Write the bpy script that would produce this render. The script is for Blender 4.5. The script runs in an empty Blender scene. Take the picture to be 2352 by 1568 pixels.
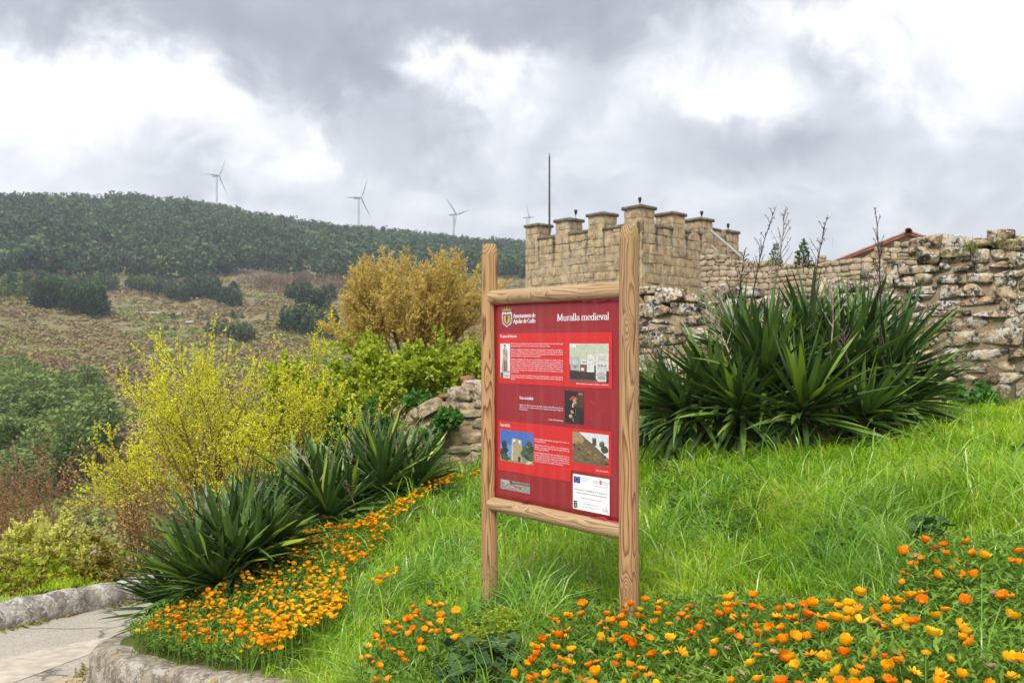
import bpy, math, random
import numpy as np
from mathutils import Vector, Matrix, Euler

random.seed(7)
RNG = np.random.default_rng(7)
SC = bpy.context.scene
COL = SC.collection
R = math.radians

# ---------------------------------------------------------------- camera, world, sun, exposure
F, CX, CY = 2286.7, 1176.0, 784.0          # focal length and centre in the units the photograph was measured in
EYE = 1.6
cam = bpy.data.cameras.new('camera')
cam.sensor_width, cam.lens = 36.0, 35.0
cam.clip_start, cam.clip_end = 0.05, 30000
cam.dof.use_dof = True
cam.dof.focus_distance = 5.6
cam.dof.aperture_fstop = 7.1
cam_o = bpy.data.objects.new('camera', cam)
COL.objects.link(cam_o)
cam_o.location = (0, 0, EYE)
cam_o.rotation_euler = (R(90), 0, 0)
SC.camera = cam_o
SC.view_settings.view_transform = 'Standard'
SC.view_settings.look = 'None'
SC.view_settings.exposure = 1.44
SC.view_settings.gamma = 1.0
SC.view_settings.use_curve_mapping = False
SC.cycles.max_bounces = 6
SC.cycles.volume_bounces = 0
SC.cycles.use_denoising = True
SUN_DIR = Vector((-0.16, -0.60, 0.78)).normalized()
SKY_GAIN = 0.52                             # sky radiance before exposure
HAZE_DENSITY = 0.00019


def nd(nt, typ, ins=None, **props):
    n = nt.nodes.new('ShaderNode' + typ)
    for k, v in props.items():
        setattr(n, k, v)
    for k, v in (ins or {}).items():
        s = n.inputs[k]
        if isinstance(v, bpy.types.NodeSocket):
            nt.links.new(v, s)
        else:
            s.default_value = v
    return n


def mth(nt, op, a, b=None, c=None, clamp=False):
    ins = {0: a}
    if b is not None: ins[1] = b
    if c is not None: ins[2] = c
    return nd(nt, 'Math', ins, operation=op, use_clamp=clamp).outputs[0]


def ramp(nt, fac, stops, interp='LINEAR'):
    n = nd(nt, 'ValToRGB', {0: fac})
    n.color_ramp.interpolation = interp
    el = n.color_ramp.elements
    while len(el) < len(stops): el.new(0.5)
    for e, (p, c) in zip(el, stops):
        e.position = p
        e.color = (c, c, c, 1) if isinstance(c, (int, float)) else (*c[:3], 1)
    return n.outputs[0]


def mix(nt, fac, a, b, blend='MIX'):
    n = nd(nt, 'Mix', data_type='RGBA', blend_type=blend)
    for i, v in ((0, fac), (6, a), (7, b)):
        if isinstance(v, bpy.types.NodeSocket): nt.links.new(v, n.inputs[i])
        elif i == 0: n.inputs[0].default_value = v
        else: n.inputs[i].default_value = (*v[:3], 1)
    return n.outputs[2]


def build_world():
    w = bpy.data.worlds.new('World')
    SC.world = w
    w.use_nodes = True
    nt = w.node_tree
    nt.nodes.clear()
    elev = math.asin(SUN_DIR.z)
    sky = nd(nt, 'TexSky', sky_type='NISHITA', sun_disc=False)
    sky.sun_elevation = elev
    sky.sun_rotation = math.atan2(SUN_DIR.x, SUN_DIR.y)
    d = nd(nt, 'TexCoord').outputs['Generated']
    sep = nd(nt, 'SeparateXYZ', {0: d})
    x, y, z = sep.outputs
    az = mth(nt, 'ARCTAN2', x, y)
    el = mth(nt, 'ARCSINE', z)
    zz = mth(nt, 'ADD', mth(nt, 'MAXIMUM', z, 0.0), 0.16)      # cloud layer seen in perspective
    pl = nd(nt, 'CombineXYZ', {0: mth(nt, 'DIVIDE', x, zz), 1: mth(nt, 'DIVIDE', y, zz), 2: 0.0}).outputs[0]
    n1 = nd(nt, 'TexNoise', {'Vector': d, 'Scale': 7.0, 'Detail': 5.0, 'Roughness': 0.55})
    n2 = nd(nt, 'TexNoise', {'Vector': pl, 'Scale': 1.1, 'Detail': 6.0, 'Roughness': 0.52, 'Distortion': 0.4})
    n3 = nd(nt, 'TexNoise', {'Vector': d, 'Scale': 13.0, 'Detail': 8.0, 'Roughness': 0.62, 'Distortion': 0.5})
    nc = nd(nt, 'SeparateColor', {0: n1.outputs['Color']})
    nf = nd(nt, 'SeparateColor', {0: n3.outputs['Color']})
    def wob(base, a, b, amp, amp2):
        t = mth(nt, 'MULTIPLY_ADD', mth(nt, 'SUBTRACT', a, 0.5), amp, base)
        return mth(nt, 'MULTIPLY_ADD', mth(nt, 'SUBTRACT', b, 0.5), amp2, t)
    azw = wob(az, nc.outputs[0], nf.outputs[0], 0.26, 0.16)
    elw = wob(el, nc.outputs[1], nf.outputs[1], 0.15, 0.11)
    acc = mth(nt, 'MULTIPLY_ADD', mth(nt, 'SUBTRACT', n2.outputs[0], 0.5), 0.60, 0.63)
    acc = mth(nt, 'MULTIPLY_ADD', mth(nt, 'SUBTRACT', n3.outputs[0], 0.5), 0.52, acc)
    blobs = [(900, 10, 620, 110, -.34), (640, 130, 240, 80, -.24), (1500, 70, 330, 80, -.22), (120, 10, 260, 60, -.22),
             (960, 330, 150, 90, -.20), (1300, 300, 80, 120, -.15), (1760, 370, 260, 80, -.20), (1910, 190, 80, 80, -.18),
             (420, 375, 130, 50, -.17), (790, 200, 90, 60, -.18), (2200, 400, 260, 90, -.10), (2120, 260, 120, 60, -.10), (1500, 300, 60, 60, -.06),
             (110, 190, 230, 90, .34), (430, 215, 150, 60, .18), (980, 165, 150, 40, .24), (1880, 60, 330, 70, .24),
             (1800, 240, 200, 60, .22), (2270, 150, 150, 100, .14), (620, 410, 220, 60, .08), (760, 340, 60, 60, .20),
             (1150, 240, 60, 60, .14)]
    for px, py, sx, sy, amp in blobs:
        amp *= 1.2 if amp < 0 else 1.1
        a0 = math.atan((px - CX) / F)
        e0 = math.atan((CY - py) / math.hypot(F, px - CX))
        u = mth(nt, 'DIVIDE', mth(nt, 'SUBTRACT', azw, a0), sx / F)
        v = mth(nt, 'DIVIDE', mth(nt, 'SUBTRACT', elw, e0), sy / F)
        r2 = mth(nt, 'ADD', mth(nt, 'MULTIPLY', u, u), mth(nt, 'MULTIPLY', v, v))
        acc = mth(nt, 'MULTIPLY_ADD', mth(nt, 'EXPONENT', mth(nt, 'MULTIPLY', r2, -1.0)), amp, acc)
    col = ramp(nt, acc, [(0.08, (.26, .275, .30)), (.34, (.38, .40, .435)), (.57, (.60, .615, .65)),
                         (.75, (.85, .855, .88)), (.92, (1.0, 1.0, 1.0))])
    clouds = nd(nt, 'VectorMath', {0: col, 3: 10.0 * SKY_GAIN}, operation='SCALE').outputs[0]
    both = mix(nt, 0.94, sky.outputs[0], clouds)
    bg = nd(nt, 'Background', {0: both, 1: 0.1})
    out = nt.nodes.new('ShaderNodeOutputWorld')
    nt.links.new(bg.outputs[0], out.inputs[0])


build_world()
sun = bpy.data.lights.new('sun', 'SUN')
sun.energy = 1.5
sun.angle = R(22)
sun.color = (1.0, 0.95, 0.87)
sun_o = bpy.data.objects.new('sun', sun)
COL.objects.link(sun_o)
sun_o.rotation_euler = SUN_DIR.to_track_quat('Z', 'Y').to_euler()
sun_o.location = (-20, -20, 40)


# ---------------------------------------------------------------- helpers
def at(px, py, d):
    return Vector(((px - CX) / F * d, d, EYE - (py - CY) / F * d))


def mesh_np(name, V, quads=None, tris=None, tint=None, smooth=False, uv=None):
    """a mesh from numpy arrays"""
    V = np.asarray(V, dtype=np.float32).reshape(-1, 3)
    q = np.zeros((0, 4), np.int32) if quads is None else np.asarray(quads, np.int32).reshape(-1, 4)
    t = np.zeros((0, 3), np.int32) if tris is None else np.asarray(tris, np.int32).reshape(-1, 3)
    me = bpy.data.meshes.new(name)
    me.vertices.add(len(V))
    me.vertices.foreach_set('co', V.ravel())
    nl = q.size + t.size
    me.loops.add(nl)
    me.loops.foreach_set('vertex_index', np.concatenate([q.ravel(), t.ravel()]).astype(np.int32))
    me.polygons.add(len(q) + len(t))
    starts = np.concatenate([np.arange(len(q)) * 4, q.size + np.arange(len(t)) * 3]).astype(np.int32)
    me.polygons.foreach_set('loop_start', starts)
    if smooth:
        me.polygons.foreach_set('use_smooth', np.ones(len(q) + len(t), bool))
    if tint is not None:
        a = me.attributes.new('tint', 'FLOAT', 'POINT')
        a.data.foreach_set('value', np.asarray(tint, np.float32).ravel())
    me.update(calc_edges=True)
    me.validate()
    return me


class MB:
    """collects pieces of one mesh"""
    def __init__(s):
        s.V, s.Q, s.T, s.A, s.n = [], [], [], [], 0

    def add(s, V, quads=None, tris=None, tint=0.5):
        V = np.asarray(V, float).reshape(-1, 3)
        if quads is not None and len(quads): s.Q.append(np.asarray(quads, np.int64).reshape(-1, 4) + s.n)
        if tris is not None and len(tris): s.T.append(np.asarray(tris, np.int64).reshape(-1, 3) + s.n)
        s.V.append(V)
        s.A.append(np.broadcast_to(np.asarray(tint, float), (len(V),)))
        s.n += len(V)
        return s

    def box(s, lo, hi, tint=0.5):
        (a, b, c), (d, e, f) = lo, hi
        V = [(a, b, c), (d, b, c), (d, e, c), (a, e, c), (a, b, f), (d, b, f), (d, e, f), (a, e, f)]
        return s.add(V, [(0, 3, 2, 1), (4, 5, 6, 7), (0, 1, 5, 4), (1, 2, 6, 5), (2, 3, 7, 6), (3, 0, 4, 7)], tint=tint)

    def mesh(s, name, smooth=False):
        return mesh_np(name, np.concatenate(s.V) if s.V else np.zeros((0, 3)), np.concatenate(s.Q) if s.Q else None,
                       np.concatenate(s.T) if s.T else None, np.concatenate(s.A) if s.A else None, smooth)


def obj(name, me, m=None, parent=None, loc=None, rot=None, scale=None, **props):
    o = bpy.data.objects.new(name, me)
    COL.objects.link(o)
    if m is not None and me is not None and len(me.materials) == 0:
        for x in (m if isinstance(m, (list, tuple)) else [m]):
            me.materials.append(x)
    if parent is not None: o.parent = parent
    if loc is not None: o.location = loc
    if rot is not None: o.rotation_euler = rot
    if scale is not None: o.scale = scale
    for k, v in props.items(): o[k] = v
    return o


def thing(name, label, category, loc=(0, 0, 0), group=None, rot=None):
    o = obj(name, None, loc=loc, rot=rot, label=label, category=category)
    o.empty_display_size = 0.1
    if group: o['group'] = group
    return o


def tag(o, label, category, group=None):
    o['label'] = label
    o['category'] = category
    if group: o['group'] = group
    return o


def copy_tree(o, parent=None):
    c = o.copy()
    COL.objects.link(c)
    if parent is not None: c.parent = parent
    for ch in list(o.children): copy_tree(ch, c)
    return c


def tubes(P0, P1, r0, r1, k=4, tint=0.5):
    """many tapered prisms at once"""
    P0, P1 = np.asarray(P0, float), np.asarray(P1, float)
    n = len(P0)
    d = P1 - P0
    L = np.linalg.norm(d, axis=1, keepdims=True)
    d = d / np.maximum(L, 1e-9)
    ref = np.where(np.abs(d[:, 2:3]) > 0.9, [[1., 0, 0]], [[0, 0, 1.]])
    a = np.cross(d, ref); a /= np.maximum(np.linalg.norm(a, axis=1, keepdims=True), 1e-9)
    b = np.cross(d, a)
    ang = np.arange(k) * 2 * np.pi / k
    ring = a[:, None] * np.cos(ang)[None, :, None] + b[:, None] * np.sin(ang)[None, :, None]
    r0 = np.broadcast_to(r0, (n,))[:, None, None]; r1 = np.broadcast_to(r1, (n,))[:, None, None]
    V = np.concatenate([P0[:, None] + ring * r0, P1[:, None] + ring * r1], axis=1)
    i = np.arange(k); j = (i + 1) % k
    q = np.stack([i, j, j + k, i + k], 1)
    Q = (np.arange(n)[:, None, None] * 2 * k + q[None]).reshape(-1, 4)
    t = np.broadcast_to(np.asarray(tint, float), (n,))
    return V.reshape(-1, 3), Q, np.repeat(t, 2 * k)


def unit(v):
    return v / np.maximum(np.linalg.norm(v, axis=-1, keepdims=True), 1e-9)


def leaves(P, D, L, W, fold=0.25, rng=RNG, side=None):
    """diamond shaped folded leaves: base P, direction D, length L, width W"""
    P = np.asarray(P, float); n = len(P)
    D = unit(np.asarray(D, float))
    L = np.broadcast_to(L, (n,))[:, None]; W = np.broadcast_to(W, (n,))[:, None]
    if side is None: side = rng.normal(size=(n, 3))
    S = unit(np.cross(D, side)); U = np.cross(S, D)
    mid = P + D * L * 0.45
    V = np.stack([P, mid + S * W * .5 + U * W * fold, P + D * L, mid - S * W * .5 + U * W * fold], 1)
    T = (np.arange(n)[:, None, None] * 4 + np.array([[0, 1, 2], [0, 2, 3]])[None]).reshape(-1, 3)
    return V.reshape(-1, 3), T


def lathe(prof, k=16):
    prof = np.asarray(prof, float)
    ang = np.arange(k) * 2 * np.pi / k
    V = np.stack([np.outer(prof[:, 0], np.cos(ang)), np.outer(prof[:, 0], np.sin(ang)),
                  np.repeat(prof[:, 1:2], k, 1)], -1).reshape(-1, 3)
    Q = []
    for r in range(len(prof) - 1):
        for i in range(k):
            j = (i + 1) % k
            Q.append((r * k + i, r * k + j, (r + 1) * k + j, (r + 1) * k + i))
    return V, np.array(Q)


def vnoise(p, seed=0, octaves=3):
    """cheap smooth pseudo noise, about -1..1"""
    p = np.asarray(p, float)
    rs = np.random.default_rng(seed)
    out = np.zeros(p.shape[:-1]); amp = 1.0; tot = 0
    for o in range(octaves):
        for _ in range(3):
            k = rs.normal(size=p.shape[-1]); k /= np.linalg.norm(k)
            out += amp * np.sin((p @ k) * (2 ** o) * rs.uniform(1.5, 2.8) + rs.uniform(0, 6.28))
        tot += amp * 1.9; amp *= 0.5
    return out / tot


# ---------------------------------------------------------------- materials
def new_mat(name):
    m = bpy.data.materials.new(name)
    m.use_nodes = True
    nt = m.node_tree
    nt.nodes.clear()
    out = nt.nodes.new('ShaderNodeOutputMaterial')
    return m, nt, out


def surf(nt, out, color, rough=0.7, spec=0.3, normal=None, metallic=0.0):
    ins = {'Base Color': color, 'Roughness': rough, 'Specular IOR Level': spec, 'Metallic': metallic}
    if not isinstance(color, bpy.types.NodeSocket): ins['Base Color'] = (*color[:3], 1)
    b = nd(nt, 'BsdfPrincipled', ins)
    if normal is not None: nt.links.new(normal, b.inputs['Normal'])
    nt.links.new(b.outputs[0], out.inputs[0])
    return b


def plain(name, color, rough=0.6, spec=0.3, metallic=0.0, vary=0.12, scale=30.0):
    m, nt, out = new_mat(name)
    tc = nd(nt, 'TexCoord').outputs['Object']
    n = nd(nt, 'TexNoise', {'Vector': tc, 'Scale': scale, 'Detail': 4.0}).outputs[0]
    c0 = [c * (1 - vary) for c in color]; c1 = [min(1, c * (1 + vary)) for c in color]
    surf(nt, out, ramp(nt, n, [(.3, c0), (.7, c1)]), rough, spec, metallic=metallic)
    return m


def leafy(name, stops, transl=0.35, rough=0.5, spec=0.25, use='tint', patch=None):
    """leaf material: colour by the tint attribute or by object"""
    m, nt, out = new_mat(name)
    if use == 'tint': f = nd(nt, 'Attribute', attribute_name='tint').outputs['Fac']
    else: f = nd(nt, 'ObjectInfo').outputs['Random']
    if patch:
        pos = nd(nt, 'NewGeometry').outputs['Position']
        n = nd(nt, 'TexNoise', {'Vector': pos, 'Scale': patch[0], 'Detail': 3.0}).outputs[0]
        f = mth(nt, 'MULTIPLY_ADD', mth(nt, 'SUBTRACT', n, 0.5), patch[1], f, clamp=True)
    col = ramp(nt, f, stops)
    b = nd(nt, 'BsdfPrincipled', {'Base Color': col, 'Roughness': rough, 'Specular IOR Level': spec})
    t = nd(nt, 'BsdfTranslucent', {'Color': col})
    ms = nd(nt, 'MixShader', {0: transl, 1: b.outputs[0], 2: t.outputs[0]})
    nt.links.new(ms.outputs[0], out.inputs[0])
    return m


def stone_mat(name, stops, lichen_lo=None, lichen_hi=None, lich=0.5, dark=0.4, bump=0.6, yellow=0.25, scale=1.0, streak=None):
    m, nt, out = new_mat(name)
    pos = nd(nt, 'NewGeometry').outputs['Position']
    rnd = nd(nt, 'ObjectInfo').outputs['Random']
    big = nd(nt, 'TexNoise', {'Vector': pos, 'Scale': 2.2 * scale, 'Detail': 4.0}).outputs[0]
    fine = nd(nt, 'TexNoise', {'Vector': pos, 'Scale': 24.0 * scale, 'Detail': 8.0, 'Roughness': 0.65}).outputs[0]
    f = mth(nt, 'ADD', mth(nt, 'MULTIPLY', rnd, 0.6), mth(nt, 'MULTIPLY', big, 0.4))
    col = ramp(nt, f, stops)
    col = mix(nt, mth(nt, 'MULTIPLY', fine, 0.55), col, mix(nt, .55, col, (.10, .075, .05)))
    # how weathered: rises with height on the old walls
    if lichen_lo is not None:
        z = nd(nt, 'SeparateXYZ', {0: pos}).outputs[2]
        h = nd(nt, 'MapRange', {0: z, 1: lichen_lo, 2: lichen_hi, 3: 0.0, 4: 1.0}).outputs[0]
    else: h = None
    def amount(th, wid, src, gain):
        v = nd(nt, 'MapRange', {0: src, 1: th, 2: th + wid, 3: 0.0, 4: gain}).outputs[0]
        return mth(nt, 'MULTIPLY', v, h) if h is not None else v
    dk = nd(nt, 'TexNoise', {'Vector': pos, 'Scale': 5.5 * scale, 'Detail': 7.0, 'Roughness': 0.7}).outputs[0]
    col = mix(nt, amount(.43, .14, dk, dark), col, (.055, .048, .042))
    if streak is not None:
        col = mix(nt, streak(nt, pos, dk), col, (.03, .026, .022))
    lc = nd(nt, 'TexNoise', {'Vector': pos, 'Scale': 15.0 * scale, 'Detail': 6.0, 'Roughness': 0.62, 'Distortion': 0.5}).outputs[0]
    lp = nd(nt, 'TexNoise', {'Vector': pos, 'Scale': 3.0 * scale, 'Detail': 2.0}).outputs[0]
    lm = mth(nt, 'ADD', lc, mth(nt, 'MULTIPLY', mth(nt, 'SUBTRACT', lp, 0.5), 0.5))
    col = mix(nt, amount(.525, .06, lm, lich), col, (.58, .57, .53))
    yl = nd(nt, 'TexNoise', {'Vector': pos, 'Scale': 6.0 * scale, 'Detail': 6.0, 'Roughness': 0.6}).outputs[1]
    yl = nd(nt, 'SeparateColor', {0: yl}).outputs[2]
    col = mix(nt, amount(.62, .06, yl, yellow), col, (.42, .27, .05))
    bm = nd(nt, 'Bump', {'Strength': bump, 'Distance': 0.03 / scale, 'Height': mth(nt, 'ADD', fine, mth(nt, 'MULTIPLY', lc, .5))}).outputs[0]
    surf(nt, out, col, 0.92, 0.12, bm)
    return m


def wood_mat(name, c_light, c_mid, c_dark, green=0.0):
    m, nt, out = new_mat(name)
    tc = nd(nt, 'TexCoord').outputs['Object']
    rnd = nd(nt, 'ObjectInfo').outputs['Random']
    off = nd(nt, 'CombineXYZ', {0: 0.0, 1: 0.0, 2: mth(nt, 'MULTIPLY', rnd, 37.0)}).outputs[0]
    p = nd(nt, 'VectorMath', {0: tc, 1: off}, operation='ADD').outputs[0]
    st = nd(nt, 'VectorMath', {0: p, 1: (1.0, 1.0, 0.11)}, operation='MULTIPLY').outputs[0]
    warp = nd(nt, 'TexNoise', {'Vector': st, 'Scale': 9.0, 'Detail': 2.0, 'Roughness': 0.5}).outputs[0]
    sep = nd(nt, 'SeparateXYZ', {0: tc})
    px = mth(nt, 'ADD', sep.outputs[0], 0.012); py = mth(nt, 'ADD', sep.outputs[1], -0.008)
    r = mth(nt, 'SQRT', mth(nt, 'ADD', mth(nt, 'MULTIPLY', px, px), mth(nt, 'MULTIPLY', py, py)))
    r = mth(nt, 'MULTIPLY_ADD', warp, 0.050, r)
    kv = nd(nt, 'VectorMath', {0: p, 1: (7.0, 7.0, 3.1)}, operation='MULTIPLY').outputs[0]
    vo = nd(nt, 'TexVoronoi', {'Vector': kv, 'Scale': 1.0, 'Randomness': 1.0}).outputs['Distance']
    knot = mth(nt, 'EXPONENT', mth(nt, 'MULTIPLY', mth(nt, 'MULTIPLY', vo, vo), -22.0))
    r = mth(nt, 'MULTIPLY_ADD', knot, 0.035, r)
    ring = mth(nt, 'FRACT', mth(nt, 'MULTIPLY', r, 215.0))
    fib = nd(nt, 'TexNoise', {'Vector': nd(nt, 'VectorMath', {0: p, 1: (220., 220., 6.)}, operation='MULTIPLY').outputs[0], 'Scale': 1.0, 'Detail': 4.0}).outputs[0]
    ring = mth(nt, 'MULTIPLY_ADD', mth(nt, 'SUBTRACT', fib, .5), .35, ring)
    col = ramp(nt, ring, [(0.0, c_light), (.38, c_light), (.68, c_mid), (.88, c_dark), (.97, c_light)])
    big = nd(nt, 'TexNoise', {'Vector': st, 'Scale': 4.0, 'Detail': 4.0}).outputs[0]
    col = mix(nt, nd(nt, 'MapRange', {0: big, 1: .45, 2: .75, 3: 0.0, 4: .45}).outputs[0], col, mix(nt, .5, col, (.20, .17, .13)))
    col = mix(nt, nd(nt, 'MapRange', {0: knot, 1: .62, 2: .9, 3: 0.0, 4: .85}).outputs[0], col, (.085, .045, .022))
    # drying checks
    ck = nd(nt, 'TexNoise', {'Vector': nd(nt, 'VectorMath', {0: p, 1: (60., 60., 1.6)}, operation='MULTIPLY').outputs[0], 'Scale': 1.0, 'Detail': 2.0}).outputs[0]
    ckm = nd(nt, 'MapRange', {0: ck, 1: .73, 2: .77, 3: 0.0, 4: .8}).outputs[0]
    col = mix(nt, ckm, col, (.045, .03, .018))
    gw = nd(nt, 'TexNoise', {'Vector': st, 'Scale': 14.0, 'Detail': 6.0, 'Roughness': .7}).outputs[0]
    col = mix(nt, nd(nt, 'MapRange', {0: gw, 1: .50, 2: .74, 3: 0.0, 4: .38}).outputs[0], col, (.19, .16, .125))
    if green:
        gn = nd(nt, 'TexNoise', {'Vector': st, 'Scale': 7.0, 'Detail': 5.0}).outputs[0]
        zf = nd(nt, 'MapRange', {0: sep.outputs[2], 1: green - .45, 2: green, 3: 0.0, 4: .7}).outputs[0]
        gm = mth(nt, 'MULTIPLY', nd(nt, 'MapRange', {0: gn, 1: .42, 2: .62, 3: 0.0, 4: 1.0}).outputs[0], zf)
        col = mix(nt, gm, col, (.17, .15, .045))
    hgt = mth(nt, 'SUBTRACT', ring, mth(nt, 'MULTIPLY', ckm, 2.0))
    bm = nd(nt, 'Bump', {'Strength': .6, 'Distance': 0.002, 'Height': hgt}).outputs[0]
    surf(nt, out, col, 0.75, 0.2, bm)
    return m


def ground_mat(name, cols, scale, green=None, rough=0.95, bump=0.5, bscale=6.0):
    m, nt, out = new_mat(name)
    pos = nd(nt, 'NewGeometry').outputs['Position']
    n = nd(nt, 'TexNoise', {'Vector': pos, 'Scale': scale, 'Detail': 8.0, 'Roughness': 0.65, 'Distortion': .3}).outputs[0]
    k = len(cols)
    col = ramp(nt, n, [(.28 + .44 * i / (k - 1), c) for i, c in enumerate(cols)])
    if green:
        g = nd(nt, 'TexNoise', {'Vector': pos, 'Scale': green[0], 'Detail': 3.0, 'Roughness': .5}).outputs[0]
        col = mix(nt, nd(nt, 'MapRange', {0: g, 1: green[1], 2: green[1] + .05, 3: 0.0, 4: .85}).outputs[0], col, green[2])
    f = nd(nt, 'TexNoise', {'Vector': pos, 'Scale': bscale, 'Detail': 6.0}).outputs[0]
    bm = nd(nt, 'Bump', {'Strength': bump, 'Distance': .3 / bscale, 'Height': f}).outputs[0]
    surf(nt, out, col, rough, 0.1, bm)
    return m


# ---------------------------------------------------------------- heights of the land
def road_z(x, y):
    return .0275 * x - .1013 * y - .12


WALL_A, WALL_B = np.array([-1.2, 12.1]), np.array([5.2, 9.2])      # front line of the old town wall
BANK = np.array([
    (-3.1, 7.45, -.74), (-2.3, 6.65, -.56), (-1.46, 5.8, -.36), (-.5, 4.8, -.2), (.6, 3.8, -.05), (1.8, 2.9, .16), (3.2, 2.2, .3),
    (-2.54, 8, -.5), (-3.0, 8.7, -.85), (-2.6, 9.6, -.75), (-1.6, 8.9, -.12), (-1.2, 10.6, -.1), (-.33, 11, .10), (-.7, 12, .08),
    (-1.5, 7.6, -.36), (-.87, 7.2, -.16), (-.46, 6, -.19), (-.1376, 6.05, -.05), (.6, 5.1, .03), (.43, 8, .03), (1.15, 8.5, .62), (2.3, 7.4, .70), (1.2, 7.7, .52), (3.2, 7.7, .82),
    (2.4, 8.3, .76), (4.46, 9.4, .98), (1.4, 3.2, .30), (1.8, 4.3, .36), (2.2, 6, .56), (1.05, 6.5, .2), (3.5, 6, .75),
    (3, 3.5, .5), (5, 5, .85), (7, 8.2, 1.15), (2, 10.4, .85), (.5, 10, .3), (0, 11.6, .22), (.96, 4.2, .10), (8, 3, 1.0),
    (-1.3, 12.1, .1), (3.4, 9.6, .95), (-3.2, 12.3, -.95), (-2.2, 11.5, -.55), (1.2, 10.9, .6), (10, 7, 1.3), (-2.1, 12.6, -.4)])


def tps_fit(P):
    n = len(P)
    d = np.linalg.norm(P[:, None, :2] - P[None, :, :2], axis=-1)
    K = np.where(d > 0, d * d * np.log(np.maximum(d, 1e-9)), 0) + np.eye(n) * 0.03
    A = np.zeros((n + 3, n + 3))
    A[:n, :n] = K; A[:n, n] = 1; A[:n, n + 1:] = P[:, :2]; A[n:, :n] = A[:n, n:].T
    return np.linalg.solve(A, np.concatenate([P[:, 2], np.zeros(3)]))


_W = tps_fit(BANK)


def bank_exact(x, y):
    x, y = np.broadcast_arrays(np.asarray(x, float), np.asarray(y, float))
    z = _W[-3] + _W[-2] * x + _W[-1] * y
    for (a, b, _), w in zip(BANK, _W):
        d2 = (x - a) ** 2 + (y - b) ** 2
        z = z + w * 0.5 * d2 * np.log(np.maximum(d2, 1e-12))
    return z + .025 * np.sin(3.1 * x + 1.3 * y) * np.sin(2.3 * y - 1.1 * x + 1)


_GX, _GY = np.arange(-4, 17, .06), np.arange(-1.5, 15.5, .06)
_GZ = bank_exact(*np.meshgrid(_GX, _GY))


def bank_z(x, y):
    x, y = np.broadcast_arrays(np.asarray(x, float), np.asarray(y, float))
    u = np.clip((x - _GX[0]) / .06, 0, len(_GX) - 1.001); v = np.clip((y - _GY[0]) / .06, 0, len(_GY) - 1.001)
    i, j = u.astype(int), v.astype(int)
    f, g = u - i, v - j
    return (_GZ[j, i] * (1 - f) + _GZ[j, i + 1] * f) * (1 - g) + (_GZ[j + 1, i] * (1 - f) + _GZ[j + 1, i + 1] * f) * g


def _zz(d, py): return EYE - (py - CY) / F * d


_near_l = [(6, -1.5), (10.3, -1.35), (12, -1.45), (16, -2.8), (30, -9), (60, -15), (100, -19)]
_T = {
    -1400: _near_l + [(d, _zz(d, p)) for d, p in ((170, 1020), (250, 880), (330, 795), (520, 690), (700, 640), (1150, 500), (2100, 530), (4500, 700))],
    0: _near_l + [(d, _zz(d, p)) for d, p in ((130, 1160), (170, 1010), (250, 880), (330, 805), (520, 708), (700, 650), (1150, 481), (2100, 492), (4500, 700))],
    400: _near_l + [(d, _zz(d, p)) for d, p in ((150, 1060), (230, 930), (330, 850), (520, 745), (620, 695), (750, 652), (1200, 496), (2100, 507), (4500, 700))],
    800: [(6, -1.6), (10, -1.2), (12, -.6), (14, -.3), (18, -.7), (30, -6), (60, -14), (100, -18)] + [(d, _zz(d, p)) for d, p in ((150, 1000), (230, 900), (300, 855), (480, 742), (650, 682), (800, 645), (1300, 548), (2100, 557), (4500, 720))],
    1100: [(6, -1.6), (10, -1), (12.2, .25), (14, .5), (20, .4), (28, 0), (60, -8), (100, -14)] + [(d, _zz(d, p)) for d, p in ((150, 960), (300, 850), (500, 745), (900, 645), (1450, 583), (2100, 593), (4500, 720))],
    1300: [(6, -1.6), (11, .4), (13, 1.2), (16, 1.6), (40, 1.8), (60, -2), (100, -10)] + [(d, _zz(d, p)) for d, p in ((300, 840), (900, 660), (1500, 590), (2100, 600), (4500, 730))],
    1600: [(6, 1.2), (11, 1.7), (13, 2.0), (45, 2.2), (70, 0), (120, -10)] + [(d, _zz(d, p)) for d, p in ((300, 830), (900, 700), (1800, 640), (4500, 740))],
    2400: [(6, 2.0), (11, 2.2), (13, 2.2), (45, 2.4), (80, 0), (120, -8)] + [(d, _zz(d, p)) for d, p in ((300, 820), (1000, 720), (2500, 660), (4500, 740))],
    3900: [(6, 2.0), (11, 2.2), (13, 2.2), (45, 2.4), (80, 0), (120, -8)] + [(d, _zz(d, p)) for d, p in ((300, 820), (1000, 720), (2500, 660), (4500, 740))],
}
_PX = np.array(sorted(_T), float)
_LD = np.linspace(math.log(6), math.log(4500), 300)
_TAB = []
for _p in _PX:
    a = np.array(_T[int(_p)])
    z = np.interp(_LD, np.log(a[:, 0]), a[:, 1])
    k = np.ones(7) / 7
    zs = np.convolve(np.pad(z, 3, mode='edge'), k, 'valid')
    _TAB.append(zs)
_TAB = np.array(_TAB)


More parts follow.
